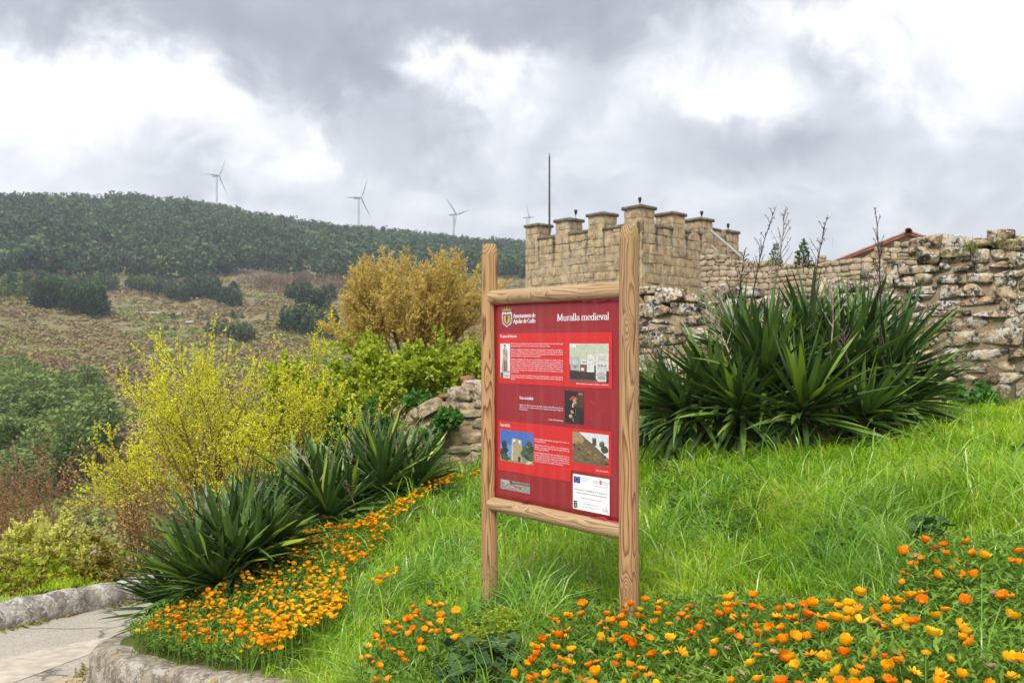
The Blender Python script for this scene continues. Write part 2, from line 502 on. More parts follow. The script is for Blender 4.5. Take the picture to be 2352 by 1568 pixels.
def valley_z(x, y, rough=True):
    x, y = np.broadcast_arrays(np.asarray(x, float), np.asarray(y, float))
    px = np.clip(x / y * F + CX, _PX[0], _PX[-1] - 1e-6)
    i = np.clip(np.searchsorted(_PX, px, 'right') - 1, 0, len(_PX) - 2)
    f = (px - _PX[i]) / (_PX[i + 1] - _PX[i])
    f = f * f * (3 - 2 * f) * .5 + f * .5
    ld = np.clip((np.log(y) - _LD[0]) / (_LD[1] - _LD[0]), 0, len(_LD) - 1.001)
    j = ld.astype(int); g = ld - j
    g0 = _TAB[i, j] * (1 - g) + _TAB[i, j + 1] * g
    g1 = _TAB[i + 1, j] * (1 - g) + _TAB[i + 1, j + 1] * g
    z = g0 * (1 - f) + g1 * f
    if rough:
        amp = np.clip((y - 90) / 500, 0, 1)
        p = np.stack([x, y], -1)
        z = z + amp * (vnoise(p / 38, 3, 3) * 4.2 + vnoise(p / 130, 5, 2) * 6.0)
    return z


# curb on the far side of the road: everything beyond it is falling land
CURB = np.array([(-9.5, 3.2), (-7.6, 5.6), (-6.1, 8.2), (-5.15, 10.0), (-4.42, 11.7), (-4.1, 13.6), (-4.2, 16.0)])


def curb_side(x, y):
    """signed distance to the curb line, positive beyond it"""
    best = np.full(np.shape(x), 1e9); sgn = np.zeros(np.shape(x))
    for (a, b) in zip(CURB[:-1], CURB[1:]):
        d = b - a; L2 = d @ d
        t = np.clip(((x - a[0]) * d[0] + (y - a[1]) * d[1]) / L2, 0, 1)
        qx, qy = a[0] + t * d[0], a[1] + t * d[1]
        dist = np.hypot(x - qx, y - qy)
        cr = d[0] * (y - a[1]) - d[1] * (x - a[0])
        m = dist < best
        best = np.where(m, dist, best); sgn = np.where(m, np.sign(cr), sgn)
    return best * sgn


def land_z(x, y):
    """land beyond the road, near and far"""
    z = valley_z(x, y)
    s = curb_side(x, y)
    near = (y < 22) & (x < -1.9)
    k = np.clip(s / 3.0, 0, 1)
    k = k * k * (3 - 2 * k)
    zn = np.where(s < 0, road_z(x, y) - .3, (road_z(x, y) + .10) * (1 - k) + np.minimum(z, road_z(x, y) + .1) * k)
    return np.where(near, zn, z)


def hit_land(px, py, dmin=90.0):
    """where the sight line through (px, py) meets the land beyond dmin"""
    d = np.exp(np.linspace(math.log(dmin), math.log(3000), 500))
    x = (px - CX) / F * d
    z = valley_z(x, d)
    q = CY - (z - EYE) / d * F
    i = np.argmax(q < py)
    return x[i], d[i], z[i]


def hit_bank(px, py, h=0.0, lo=2.6, hi=13.0):
    """where sight lines meet the bank raised by h (arrays)"""
    px, py = np.asarray(px, float), np.asarray(py, float)
    d = np.linspace(lo, hi, 240)
    X = (px[:, None] - CX) / F * d[None]; Y = np.broadcast_to(d[None], X.shape)
    Zr = EYE - (py[:, None] - CY) / F * d[None]
    B = bank_z(X, Y) + h
    under = Zr <= B
    ok = under.any(1)
    i = np.argmax(under, 1)
    i0 = np.maximum(i - 1, 0)
    r = np.arange(len(px))
    g0 = Zr[r, i0] - B[r, i0]; g1 = Zr[r, i] - B[r, i]
    t = np.where(np.abs(g0 - g1) > 1e-9, g0 / np.where(np.abs(g0 - g1) > 1e-9, g0 - g1, 1), 0)
    t = np.clip(t, 0, 1)
    dd = d[i0] + (d[i] - d[i0]) * t
    return (px - CX) / F * dd, dd, ok


# ---------------------------------------------------------------- land: bank, valley, road
M_SOIL = ground_mat('soil_and_thatch', [(.060, .075, .018), (.085, .11, .025), (.11, .095, .045)], 5.0, bump=.8, bscale=30)
M_SLOPE = ground_mat('dry_slope', [(.13, .12, .06), (.19, .16, .08), (.25, .205, .115), (.18, .165, .075), (.31, .26, .17)], .030,
                     green=(.012, .60, (.12, .20, .045)), bump=1.0, bscale=.35)
M_ROAD = None


def grid_mesh(name, xs, ys, zf, keep=None, smooth=True):
    X, Y = np.meshgrid(xs, ys)
    Z = zf(X, Y)
    V = np.stack([X, Y, Z], -1).reshape(-1, 3)
    ny, nx = X.shape
    i = np.arange(ny - 1)[:, None] * nx + np.arange(nx - 1)[None]
    Q = np.stack([i, i + 1, i + nx + 1, i + nx], -1).reshape(-1, 4)
    if keep is not None:
        cx = V[Q].mean(1)
        Q = Q[keep(cx[:, 0], cx[:, 1])]
    return mesh_np(name, V, Q, smooth=smooth)


# outline of the planted bank on the road side (front wall line, then up the left edge)
RET = np.array([(-3.05, 9.2), (-3.12, 8.3), (-3.12, 7.75), (-2.98, 7.38), (-2.7, 7.02), (-2.3, 6.6), (-1.46, 5.75), (-.5, 4.78), (.6, 3.8), (1.8, 2.9), (3.2, 2.2), (5.0, 1.5)])
_POLY = np.array(list(map(tuple, RET)) + [(16, -1), (16, 14), (2, 14.5), (-3.4, 14.5), (-3.2, 12.5), (-3.0, 10.5)])


def inside(poly, x, y):
    x, y = np.asarray(x, float), np.asarray(y, float)
    r = np.zeros(x.shape, bool)
    n = len(poly)
    for i in range(n):
        (x0, y0), (x1, y1) = poly[i], poly[(i + 1) % n]
        if y0 == y1: continue
        c = ((y0 > y) != (y1 > y)) & (x < (x1 - x0) * (y - y0) / (y1 - y0) + x0)
        r ^= c
    return r


bank_me = grid_mesh('grass_bank', np.arange(-3.6, 12, .1), np.arange(1.2, 14.6, .1), bank_z,
                    keep=lambda x, y: inside(_POLY, x, y))
obj('grass_bank', bank_me, M_SOIL, kind='structure')

# the valley and the hills, one sheet from behind the bank to the far ridge
dd = np.exp(np.linspace(math.log(7.5), math.log(4500), 330))
uu = (np.linspace(-1300, 3800, 420) - CX) / F
U, D = np.meshgrid(uu, dd)
VX, VY = U * D, D
VZ = land_z(VX, VY)
VZ = np.where((VY < 14.6) & inside(_POLY, VX, VY), np.minimum(VZ, bank_z(VX, VY) - .25), VZ)
V = np.stack([VX, VY, VZ], -1).reshape(-1, 3)
i = np.arange(len(dd) - 1)[:, None] * len(uu) + np.arange(len(uu) - 1)[None]
Q = np.stack([i, i + 1, i + len(uu) + 1, i + len(uu)], -1).reshape(-1, 4)
c = V[Q].mean(1)
tw = (WALL_B - WALL_A) / np.linalg.norm(WALL_B - WALL_A)
nb = np.array([-tw[1], tw[0]])                       # away from the camera
back = (c[:, 0] - WALL_A[0]) * nb[0] + (c[:, 1] - WALL_A[1]) * nb[1]
ok = ~((c[:, 0] > -1.1) & (back < .35)) | (c[:, 1] > 16)
obj('hillside', mesh_np('hillside', V, Q[ok], smooth=True), M_SLOPE, kind='structure')


def road_mat():
    m, nt, out = new_mat('worn_concrete')
    pos = nd(nt, 'NewGeometry').outputs['Position']
    big = nd(nt, 'TexNoise', {'Vector': pos, 'Scale': 1.3, 'Detail': 5.0}).outputs[0]
    ag = nd(nt, 'TexVoronoi', {'Vector': pos, 'Scale': 85.0}).outputs['Color']
    ag = nd(nt, 'SeparateColor', {0: ag}).outputs[0]
    fine = nd(nt, 'TexNoise', {'Vector': pos, 'Scale': 60.0, 'Detail': 5.0}).outputs[0]
    col = ramp(nt, big, [(.3, (.32, .29, .25)), (.5, (.42, .375, .31)), (.7, (.36, .33, .28))])
    col = mix(nt, mth(nt, 'MULTIPLY', mth(nt, 'GREATER_THAN', ag, .62), .5), col, (.47, .43, .37))
    col = mix(nt, mth(nt, 'MULTIPLY', mth(nt, 'LESS_THAN', ag, .22), .5), col, (.15, .135, .115))
    w = nd(nt, 'TexNoise', {'Vector': pos, 'Scale': 2.0, 'Detail': 5.0}).outputs[1]
    pw = nd(nt, 'VectorMath', {0: w, 1: (.5, .5, .5)}, operation='MULTIPLY').outputs[0]
    pw = nd(nt, 'VectorMath', {0: pos, 1: pw}, operation='ADD').outputs[0]
    vo = nd(nt, 'TexVoronoi', {'Vector': pw, 'Scale': .55}, feature='DISTANCE_TO_EDGE').outputs[0]
    ck = nd(nt, 'MapRange', {0: vo, 1: .004, 2: .016, 3: .75, 4: 0.0}).outputs[0]
    col = mix(nt, ck, col, (.09, .08, .065))
    bm = nd(nt, 'Bump', {'Strength': .5, 'Distance': .01, 'Height': mth(nt, 'SUBTRACT', fine, ck)}).outputs[0]
    surf(nt, out, col, .92, .15, bm)
    return m


M_ROAD = road_mat()
me = grid_mesh('road', np.arange(-16, 9, .25), np.arange(-8, 17, .25), road_z,
               keep=lambda x, y: (curb_side(x, y) < .3) | (x < -9.5))
obj('road', me, M_ROAD, kind='structure')


def strip_on_road(name, pts, lift, m):
    mb = MB(); a = np.array(pts, float)
    V = []
    for x0, y0, x1, y1 in a: V += [(x0, y0, road_z(x0, y0) + lift), (x1, y1, road_z(x1, y1) + lift)]
    k = len(a)
    mb.add(V, [(2 * i, 2 * i + 1, 2 * i + 3, 2 * i + 2) for i in range(k - 1)])
    return obj(name, mb.mesh(name), m, kind='structure')


def road_hit(px, py):
    u, v = (px - CX) / F, (py - CY) / F
    d = 1.72 / (v + .0275 * u - .1013)
    return u * d, d


# pale poured strip along the road and a second one in the corner of the view
far_edge = [(-260, 1597), (-80, 1533), (60, 1500), (180, 1475), (290, 1455), (340, 1447), (400, 1440)]
near_edge = [(-260, 1690), (-80, 1608), (70, 1553), (190, 1508), (300, 1474), (350, 1460), (400, 1450)]
strip_on_road('road_patch', [(*road_hit(*a), *road_hit(*b)) for a, b in zip(near_edge, far_edge)], .004,
              plain('pale_concrete', (.47, .41, .33), .92, .15, vary=.22, scale=9))
strip_on_road('road_patch', [(*road_hit(*a), *road_hit(*b)) for a, b in zip([(0, 1640), (120, 1610), (215, 1590)], [(70, 1572), (140, 1556), (205, 1550)])], .008,
              plain('sandy_concrete', (.40, .33, .25), .92, .15, vary=.2, scale=12))


def sweep(path, prof, closed=False, jitter=0.0, seed=0):
    """profile (side, up) swept along 3D path; side points to the left of travel"""
    path = np.asarray(path, float); prof = np.asarray(prof, float)
    t = np.gradient(path, axis=0); t[:, 2] = 0; t = unit(t)
    sd = np.stack([-t[:, 1], t[:, 0], np.zeros(len(t))], -1)
    V = path[:, None] + sd[:, None] * prof[None, :, 0:1] + np.array([0, 0, 1.])[None, None] * prof[None, :, 1:2]
    if jitter: V = V + vnoise(V * 5, seed, 4)[..., None] * np.array([1, 1, .8]) * jitter
    n, k = V.shape[:2]
    Q = []
    for i in range(n - 1):
        for j in range(k if closed else k - 1):
            j2 = (j + 1) % k
            Q.append((i * k + j, i * k + j2, (i + 1) * k + j2, (i + 1) * k + j))
    T = []
    if closed:
        for e, base in ((0, 0), (1, (n - 1) * k)):
            c = [base + j for j in range(k)]
            for j in range(1, k - 1): T.append((c[0], c[j], c[j + 1]) if e else (c[0], c[j + 1], c[j]))
    return V.reshape(-1, 3), np.array(Q), (np.array(T) if T else None)


def resample(P, step):
    P = np.asarray(P, float)
    s = np.concatenate([[0], np.cumsum(np.linalg.norm(np.diff(P, axis=0), axis=1))])
    q = np.arange(0, s[-1], step)
    # smooth the corners a little
    out = np.stack([np.interp(q, s, P[:, k]) for k in range(P.shape[1])], -1)
    ker = np.ones(5) / 5
    for k in range(P.shape[1]):
        e = np.pad(out[:, k], 2, mode='edge'); out[:, k] = np.convolve(e, ker, 'valid')
    return out


M_KERB = stone_mat('lichened_concrete', [(.1, (.33, .31, .275)), (.5, (.42, .39, .34)), (.9, (.49, .45, .39))], lich=.8, dark=.6, bump=.8, yellow=.5, scale=1.6)
M_LOWWALL = stone_mat('crusted_kerb_stone', [(.1, (.27, .24, .19)), (.5, (.37, .32, .25)), (.9, (.46, .39, .28))], lich=.55, dark=.6, bump=1.2, yellow=.8, scale=1.8)

# far kerb beside the valley, in two lengths with a sunken joint between
kroot = thing('road_kerb', 'rounded grey concrete kerb wall with lichen along the valley side of the road', 'kerb', (CURB[3][0], CURB[3][1], road_z(*CURB[3])))
kp = resample(CURB, .08)
prof = [(-.16, -.2), (-.15, .08), (-.11, .19), (-.02, .25), (.09, .24), (.16, .15), (.17, -.2)]
for a, b, nm, sd in ((0, 84, 'low_kerb', .72), (84, len(kp), 'tall_kerb', 1.0)):
    P = np.stack([kp[a:b, 0], kp[a:b, 1], road_z(kp[a:b, 0], kp[a:b, 1])], -1)
    pr = np.array(prof) * np.array([1, sd])
    Vv, Qq, Tt = sweep(P, pr, True, .035, 4)
    obj(nm, MB().add(Vv - np.array(kroot.location), Qq, Tt).mesh(nm, True), M_KERB, kroot)

# low retaining kerb that holds the flower bank
rroot = thing('retaining_kerb', 'low broad stone kerb crusted with lichen holding the flower bank above the road', 'retaining wall', (RET[3][0], RET[3][1], road_z(*RET[3])))
rp = resample(RET, .06)
top = np.minimum(bank_z(rp[:, 0], rp[:, 1]) + .02, 9)
P = np.stack([rp[:, 0], rp[:, 1], top], -1)
drop = top - road_z(rp[:, 0], rp[:, 1])
t = np.gradient(P, axis=0); t[:, 2] = 0; t = unit(t)
sd = np.stack([t[:, 1], -t[:, 0], np.zeros(len(t))], -1)     # away from the bank
rows = []
for off, up in ((-.30, -.05), (-.12, .0), (.05, .012), (.10, -.005), (.125, -.04), (.13, -.12), (.145, -.25), (.16, None)):
    z = P.copy() + (-sd) * -off
    z[:, 2] = (P[:, 2] + up) if up is not None else P[:, 2] - drop - .05
    if up is not None: z[:, 2] = np.maximum(z[:, 2], P[:, 2] - drop - .03)
    rows.append(z)
V = np.stack(rows, 1)
nz = vnoise(V * 4, 11, 4)[..., None]
V = V + nz * np.array([.03, .03, .012])
n, k = V.shape[:2]
Q = [(a * k + j, a * k + j + 1, (a + 1) * k + j + 1, (a + 1) * k + j) for a in range(n - 1) for j in range(k - 1)]
obj('kerb_stone', MB().add(V.reshape(-1, 3) - np.array(rroot.location), Q).mesh('kerb_stone', True), M_LOWWALL, rroot)


# ---------------------------------------------------------------- stones
def rounded_stone(seed, res=4, p=5.0, amp=.10, chip=.9, skew_=.10):
    """a rough stone in the unit cube"""
    rs = np.random.default_rng(seed)
    g = np.linspace(-1, 1, res + 1)
    V, idx, Q = [], {}, []
    def vid(v):
        k = tuple(np.round(v, 5))
        if k not in idx:
            idx[k] = len(V); V.append(v)
        return idx[k]
    for ax in range(3):
        for s in (-1, 1):
            a, b = [q for q in range(3) if q != ax]
            for i in range(res):
                for j in range(res):
                    q = []
                    for (u, w) in ((g[i], g[j]), (g[i + 1], g[j]), (g[i + 1], g[j + 1]), (g[i], g[j + 1])):
                        v = np.zeros(3); v[ax] = s; v[a] = u; v[b] = w
                        q.append(vid(v))
                    flip = (s > 0) ^ (ax == 1)
                    Q.append(q if flip else q[::-1])
    V = np.array(V)
    V = V / (np.sum(np.abs(V) ** p, 1, keepdims=True)) ** (1 / p)
    skew = np.eye(3) + rs.uniform(-skew_, skew_, (3, 3)) * (1 - np.eye(3))
    V = V @ skew.T
    taper = 1 + V[:, 0:1] * rs.uniform(-skew_, skew_)
    V[:, 2:3] *= taper
    V = V * (1 + amp * vnoise(V * 1.6, seed + 50, 3)[:, None])
    V = V + rs.normal(size=V.shape) * amp * .16
    cut = unit(rs.normal(size=(5, 3)))
    for c_ in cut:                                   # knock off a few corners
        h_ = V @ c_ - rs.uniform(.86, 1.15)
        V = V - np.maximum(h_, 0)[:, None] * c_ * chip
    me = mesh_np('stone', V * .5, Q, smooth=True)
    me.set_sharp_from_angle(angle=R(28))
    return me


def stone_set(n, m, seed, **kw):
    out = []
    for k in range(n):
        me = rounded_stone(seed + k, **kw); me.materials.append(m); out.append(me)
    return out


def lay_stones(root, A, B, base, top, n_out, hs, ws, variants, rng, depth=.3, limit=300, proud=.0, wob=.05, split=.25,
               tilt=4, gap=.975, stuff_below=None, clip=False):
    """courses of separate stones on the face from A to B; base and top are functions of the distance along it"""
    A, B = np.array(A, float), np.array(B, float)
    L = np.linalg.norm(B - A); t = (B - A) / L
    n_out = np.array(n_out, float)
    ang = math.atan2(t[1], t[0])
    ss = np.linspace(0, L, 60)
    z = min(base(s) for s in ss) - .05; zmax = max(top(s) for s in ss)
    items = []
    ph = rng.uniform(0, 6, 4)
    row = 0
    while z < zmax:
        h = rng.uniform(*hs)
        s = 0.0 if clip else -rng.uniform(0, ws[0])
        while s < L - 1e-3:
            w = rng.uniform(*ws) * (1.0 if rng.random() > .2 else .6)
            if clip and s + w > L - .5 * ws[0]: w = L - s
            c = s + w / 2
            u = wob * (math.sin(c * 1.3 + ph[0] + z) + .5 * math.sin(c * 3.1 + ph[1] + 2 * z))
            cc = min(max(c, 0), L)
            if base(cc) - .12 < z + h * .5 + u and z + h * .72 + u < top(cc):
                if rng.random() < split and h > .8 * hs[1] and w < .8 * ws[1]:
                    k = rng.uniform(.38, .62)
                    items.append((c, z + u + h * k / 2, w, h * k)); items.append((c, z + u + h * (k + (1 - k) / 2), w, h * (1 - k)))
                else:
                    hh = h * rng.uniform(.94, 1.08)
                    items.append((c, z + u + h / 2, w, hh))
            s += w
        z += h
    made = 0
    mb = MB()
    rl = np.array(root.location)
    for (c, zc, w, h) in items:
        p = A + t * c + n_out * (proud + rng.uniform(-.016, .014) * min(1, depth * 3))
        me = variants[rng.integers(len(variants))]
        fl = 1 if rng.random() < .5 else -1
        sc = (w * gap * 1.03, depth * rng.uniform(.9, 1.15), h * gap * 1.03)
        rot = Euler((R(rng.uniform(-tilt, tilt)), R(rng.uniform(-tilt, tilt)), ang + (math.pi if fl < 0 else 0) + R(rng.uniform(-tilt, tilt))))
        loc = Vector((p[0], p[1], zc))
        if made < limit and not (stuff_below and zc < stuff_below(c)):
            obj('stone', me, parent=root, loc=loc - root.location, rot=rot, scale=sc)
            made += 1
        else:
            M = np.array(Matrix.LocRotScale(loc - root.location, rot, sc))
            co = np.empty(len(me.vertices) * 3); me.vertices.foreach_get('co', co); co = co.reshape(-1, 3)
            qs = np.empty(len(me.loops), np.int32); me.loops.foreach_get('vertex_index', qs)
            mb.add(co @ M[:3, :3].T + M[:3, 3], qs.reshape(-1, 4))
    if mb.n:
        obj('packed_stones', mb.mesh('packed_stones', True), variants[0].materials[0], root, kind='stuff')
    return made


def wall_core(root, A, B, base, top, n_out, thick, m, inset=.07, name='core', n=50):
    A, B = np.array(A, float), np.array(B, float)
    L = np.linalg.norm(B - A); t = (B - A) / L; n_out = np.array(n_out, float)
    s = np.linspace(0, L, n)
    rows = []
    for q in s:
        p = A + t * q
        f = p - n_out * inset; b = p - n_out * thick
        zb, zt = base(q) - .3, top(q) - .10
        rows.append([(f[0], f[1], zb), (f[0], f[1], zt), (b[0], b[1], zt + .02), (b[0], b[1], zb)])
    V = np.array(rows).reshape(-1, 3) - np.array(root.location)
    Q = [(i * 4 + j, i * 4 + (j + 1) % 4, (i + 1) * 4 + (j + 1) % 4, (i + 1) * 4 + j) for i in range(n - 1) for j in range(4)]
    Q += [(0, 1, 2, 3), tuple((n - 1) * 4 + x for x in (3, 2, 1, 0))]
    return obj(name, MB().add(V, Q).mesh(name), m, root)


# ---- the old town wall along the top of the bank
M_OLD = stone_mat('weathered_sandstone', [(.15, (.38, .30, .19)), (.4, (.60, .455, .265)), (.6, (.50, .395, .25)), (.75, (.58, .40, .245)), (.9, (.47, .38, .255))],
                  lichen_lo=-.4, lichen_hi=1.65, lich=.78, dark=1.0, bump=1.1, yellow=.6, scale=1.9)
M_MORTAR = stone_mat('earth_mortar', [(.2, (.30, .23, .145)), (.8, (.42, .32, .205))], lich=.1, dark=.3, bump=1.0, yellow=.1, scale=2.0)
LW = np.linalg.norm(WALL_B - WALL_A)
TOPX = np.array([0, .05, .133, .25, .407, .6, .75, .79, .82, .86, .93, 1.0, 1.5]) * LW
TOPZ = np.array([.62, .85, 1.15, 1.6, 2.1, 2.13, 2.2, 2.30, 2.52, 2.58, 2.66, 2.68, 2.7])
def ow_top(s): return float(np.interp(s, TOPX, TOPZ)) + .05 * math.sin(s * 5) + .03 * math.sin(s * 11 + 1)
tdir = (WALL_B - WALL_A) / LW
nfront = np.array([tdir[1], -tdir[0]])
nfront = nfront if nfront[1] < 0 else -nfront
def ow_base(s):
    p = WALL_A + tdir * s
    return float(bank_z(p[0], p[1]))
WALL_END = WALL_A + tdir * 8.6
wroot = thing('town_wall', 'old rubble stone wall blotched with grey and white lichen, running behind the sign and the big yucca', 'wall', (*WALL_A, ow_base(0)))
wall_core(wroot, WALL_A + tdir * .15, WALL_END, lambda s: ow_base(s) - .2, lambda s: ow_top(s) - .05, nfront, .55, M_MORTAR, inset=-.12)
vs = stone_set(16, M_OLD, 100, res=6, p=12.0, amp=.09, chip=1.0)
rng = np.random.default_rng(21)
lay_stones(wroot, WALL_A, WALL_END, ow_base, ow_top, nfront, (.07, .17), (.12, .38), vs, rng, depth=.30, limit=300, wob=.055, split=.35, tilt=4, gap=1.01,
           stuff_below=lambda s: 99 if (1.35 < s < 2.95) else -9)
# loose cap stones
for k, (s, w) in enumerate(((4.9, .34), (5.35, .4), (5.75, .3), (6.05, .36), (3.2, .3), (3.7, .24))):
    p = WALL_A + tdir * s - nfront * rng.uniform(.0, .15)
    obj('stone', vs[k % 16], parent=wroot, loc=Vector((p[0], p[1], ow_top(s) + .02)) - wroot.location,
        rot=(R(rng.uniform(-8, 8)), R(rng.uniform(-8, 8)), math.atan2(tdir[1], tdir[0]) + R(rng.uniform(-15, 15))), scale=(w, .32, rng.uniform(.15, .22)))
# tumbled stones at the low end
for (px, py, w, h, r) in ((985, 940, .44, .17, -22), (1000, 975, .28, .17, -12), (978, 1010, .26, .18, 0), (1062, 908, .34, .22, -12), (1095, 885, .26, .14, 5), (1040, 935, .24, .16, -8)):
    q = at(px, py, 11.85)
    obj('stone', vs[int(px) % 12], parent=wroot, loc=q - wroot.location, rot=(0, R(r), math.atan2(tdir[1], tdir[0])), scale=(w, .34, h))
# broken roof tiles lying on the low end
M_TERRA = plain('terracotta', (.26, .125, .08), .85, .15, vary=.35, scale=14)
def tile_mesh(name, L=.42, r=.09, arc=160):
    a = np.linspace(R(90 - arc / 2), R(90 + arc / 2), 8)
    V = []
    for x, rr in ((-L / 2, r), (L / 2, r * .8)):
        for q in (rr, rr - .014): V += [(x, math.cos(b) * q, math.sin(b) * q) for b in a]
    n = 8
    Q = []
    for j in range(n - 1):
        Q += [(j, j + 1, 2 * n + j + 1, 2 * n + j), (n + j, 3 * n + j, 3 * n + j + 1, n + j + 1),
              (j, n + j, n + j + 1, j + 1), (2 * n + j, 2 * n + j + 1, 3 * n + j + 1, 3 * n + j)]
    return MB().add(V, Q).mesh(name, False)
TILE = tile_mesh('roof_tile'); TILE.materials.append(M_TERRA)
brick = MB().box((-.10, -.06, -.02), (.10, .06, .02)).mesh('brick'); brick.materials.append(M_TERRA)
for (px, py, rx, rz, lab, me) in ((1026, 908, 8, -12, 'flat terracotta brick lying on the tumbled end of the old wall', brick),
                                  (1072, 872, 14, 25, 'curved roof tile fragment on top of the low wall nearest the left sign post', TILE)):
    o = obj('brick' if me is brick else 'roof_tile', me, loc=at(px, py, 11.8), rot=(R(rx), R(-8), R(rz)), scale=(1, 1, 1) if me is brick else (.42, .6, .6))
    tag(o, lab, 'brick' if me is brick else 'tile')

# ---- rubble field wall between the tower and the house
M_FIELD = stone_mat('pale_rubble', [(.15, (.34, .28, .19)), (.45, (.52, .42, .28)), (.7, (.44, .37, .27)), (.9, (.58, .47, .32))],
                    lichen_lo=3.4, lichen_hi=4.5, lich=.25, dark=.85, bump=.8, yellow=.2, scale=.8)
FA, FB = np.array([5.75, 30.0]), np.array([12.3, 25.6])
LF = np.linalg.norm(FB - FA); tf = (FB - FA) / LF; nf = np.array([tf[1], -tf[0]])
FPX = [1600, 1625, 1640, 1665, 1700, 1760, 1800, 1870, 1940, 1975, 2000, 2050, 2100, 2165, 2230, 2290]
FPY = [575, 566, 570, 590, 601, 599, 597, 592, 591, 584, 574, 563, 553, 549, 562, 565]
def f_top(s):
    p = FA + tf * s
    return EYE - (np.interp(CX + p[0] / p[1] * F, FPX, FPY) - CY) / F * p[1] + .04 * math.sin(s * 9)
froot = thing('field_wall', 'tan rubble wall of small stones running from the castle tower towards the tiled roof', 'wall', (*FA, 2.1))
wall_core(froot, FA, FB, lambda s: 2.0, f_top, nf, .5, M_MORTAR, inset=-.03)
fv = stone_set(8, M_FIELD, 300, res=4, p=4.5, amp=.10)
rng = np.random.default_rng(5)
lay_stones(froot, FA, FB, lambda s: 2.1, f_top, nf, (.11, .22), (.15, .38), fv, rng, depth=.2, limit=298, wob=.05, split=.3,
           stuff_below=lambda s: 3.45)

# ---- the castle tower
TC = np.array([4.14, 32.0])
eL = np.array([-3.164, 4.86]); eL /= np.linalg.norm(eL)
eR = np.array([2.52, 3.10]); eR /= np.linalg.norm(eR)
nL = np.array([-eL[1], eL[0]]); nL = nL if nL[1] < 0 else -nL
nR = np.array([eR[1], -eR[0]]); nR = nR if nR[1] < 0 else -nR
ZC, ZM = 5.45, 5.98                      # tops of the low coping and of the merlon caps


def tower_streak(nt, pos, noise):
    """rain stains that run down from the ends of the coping on both faces"""
    D2 = np.linalg.inv(np.stack([eL, eR], 1))
    rel = nd(nt, 'VectorMath', {0: pos, 1: (-TC[0], -TC[1], 0)}, operation='ADD').outputs[0]
    a = nd(nt, 'VectorMath', {0: rel, 1: (D2[0, 0], D2[0, 1], 0)}, operation='DOT_PRODUCT').outputs['Value']
    b = nd(nt, 'VectorMath', {0: rel, 1: (D2[1, 0], D2[1, 1], 0)}, operation='DOT_PRODUCT').outputs['Value']
    wob_ = mth(nt, 'MULTIPLY', mth(nt, 'SUBTRACT', noise, .5), .22)
    def bands(s, other, pitch):
        f = mth(nt, 'FRACT', mth(nt, 'DIVIDE', mth(nt, 'ADD', s, wob_), pitch))
        k = None
        for c, w, g in ((.47, .045, 1.0), (.975, .04, .9), (.20, .02, .35)):
            m_ = nd(nt, 'MapRange', {0: mth(nt, 'ABSOLUTE', mth(nt, 'SUBTRACT', f, c)), 1: w * .4, 2: w * 1.5, 3: g, 4: 0.0}).outputs[0]
            k = m_ if k is None else mth(nt, 'MAXIMUM', k, m_)
        return mth(nt, 'MULTIPLY', k, mth(nt, 'LESS_THAN', other, .15))
    k = mth(nt, 'MAXIMUM', bands(a, b, 1.933), bands(b, a, 2.0))
    z = nd(nt, 'SeparateXYZ', {0: pos}).outputs[2]
    fade = nd(nt, 'MapRange', {0: z, 1: 3.9, 2: 5.2, 3: 0.0, 4: 1.0}).outputs[0]
    up = nd(nt, 'MapRange', {0: z, 1: 5.42, 2: 5.6, 3: 1.0, 4: 0.0}).outputs[0]
    k = mth(nt, 'MULTIPLY', mth(nt, 'MULTIPLY', k, fade), up)
    return mth(nt, 'MULTIPLY', k, nd(nt, 'MapRange', {0: noise, 1: .36, 2: .52, 3: .35, 4: .95}).outputs[0])


M_TOWER = stone_mat('tower_sandstone', [(.15, (.45, .34, .19)), (.45, (.62, .465, .255)), (.7, (.52, .415, .255)), (.9, (.68, .50, .27))],
                    lich=.25, dark=.45, bump=.8, yellow=.22, scale=.75, streak=tower_streak)
M_TMORT = plain('tower_mortar', (.36, .30, .21), .95, .1, vary=.2, scale=8)
M_COPE = stone_mat('mossy_coping', [(.2, (.13, .105, .075)), (.8, (.20, .165, .115))], lich=.2, dark=.5, bump=.8, yellow=.4, scale=1.0)
troot = thing('castle_tower', 'square tan stone tower with battlements and rain stains behind the sign', 'tower', (TC[0], TC[1], 2.0))
tl = np.array(troot.location)


def para(mb, a0, a1, b0, b1, z0, z1, inset=0.0):
    """block in the tower's own skew plan: a along the left face, b along the right face"""
    V = []
    for z in (z0, z1):
        for a, b in ((a0, b0), (a1, b0), (a1, b1), (a0, b1)):
            p = TC + eL * a + eR * b
            V.append((p[0] - tl[0], p[1] - tl[1], z - tl[2]))
    return mb.add(V, [(0, 1, 2, 3), (7, 6, 5, 4), (0, 4, 5, 1), (1, 5, 6, 2), (2, 6, 7, 3), (3, 7, 4, 0)])


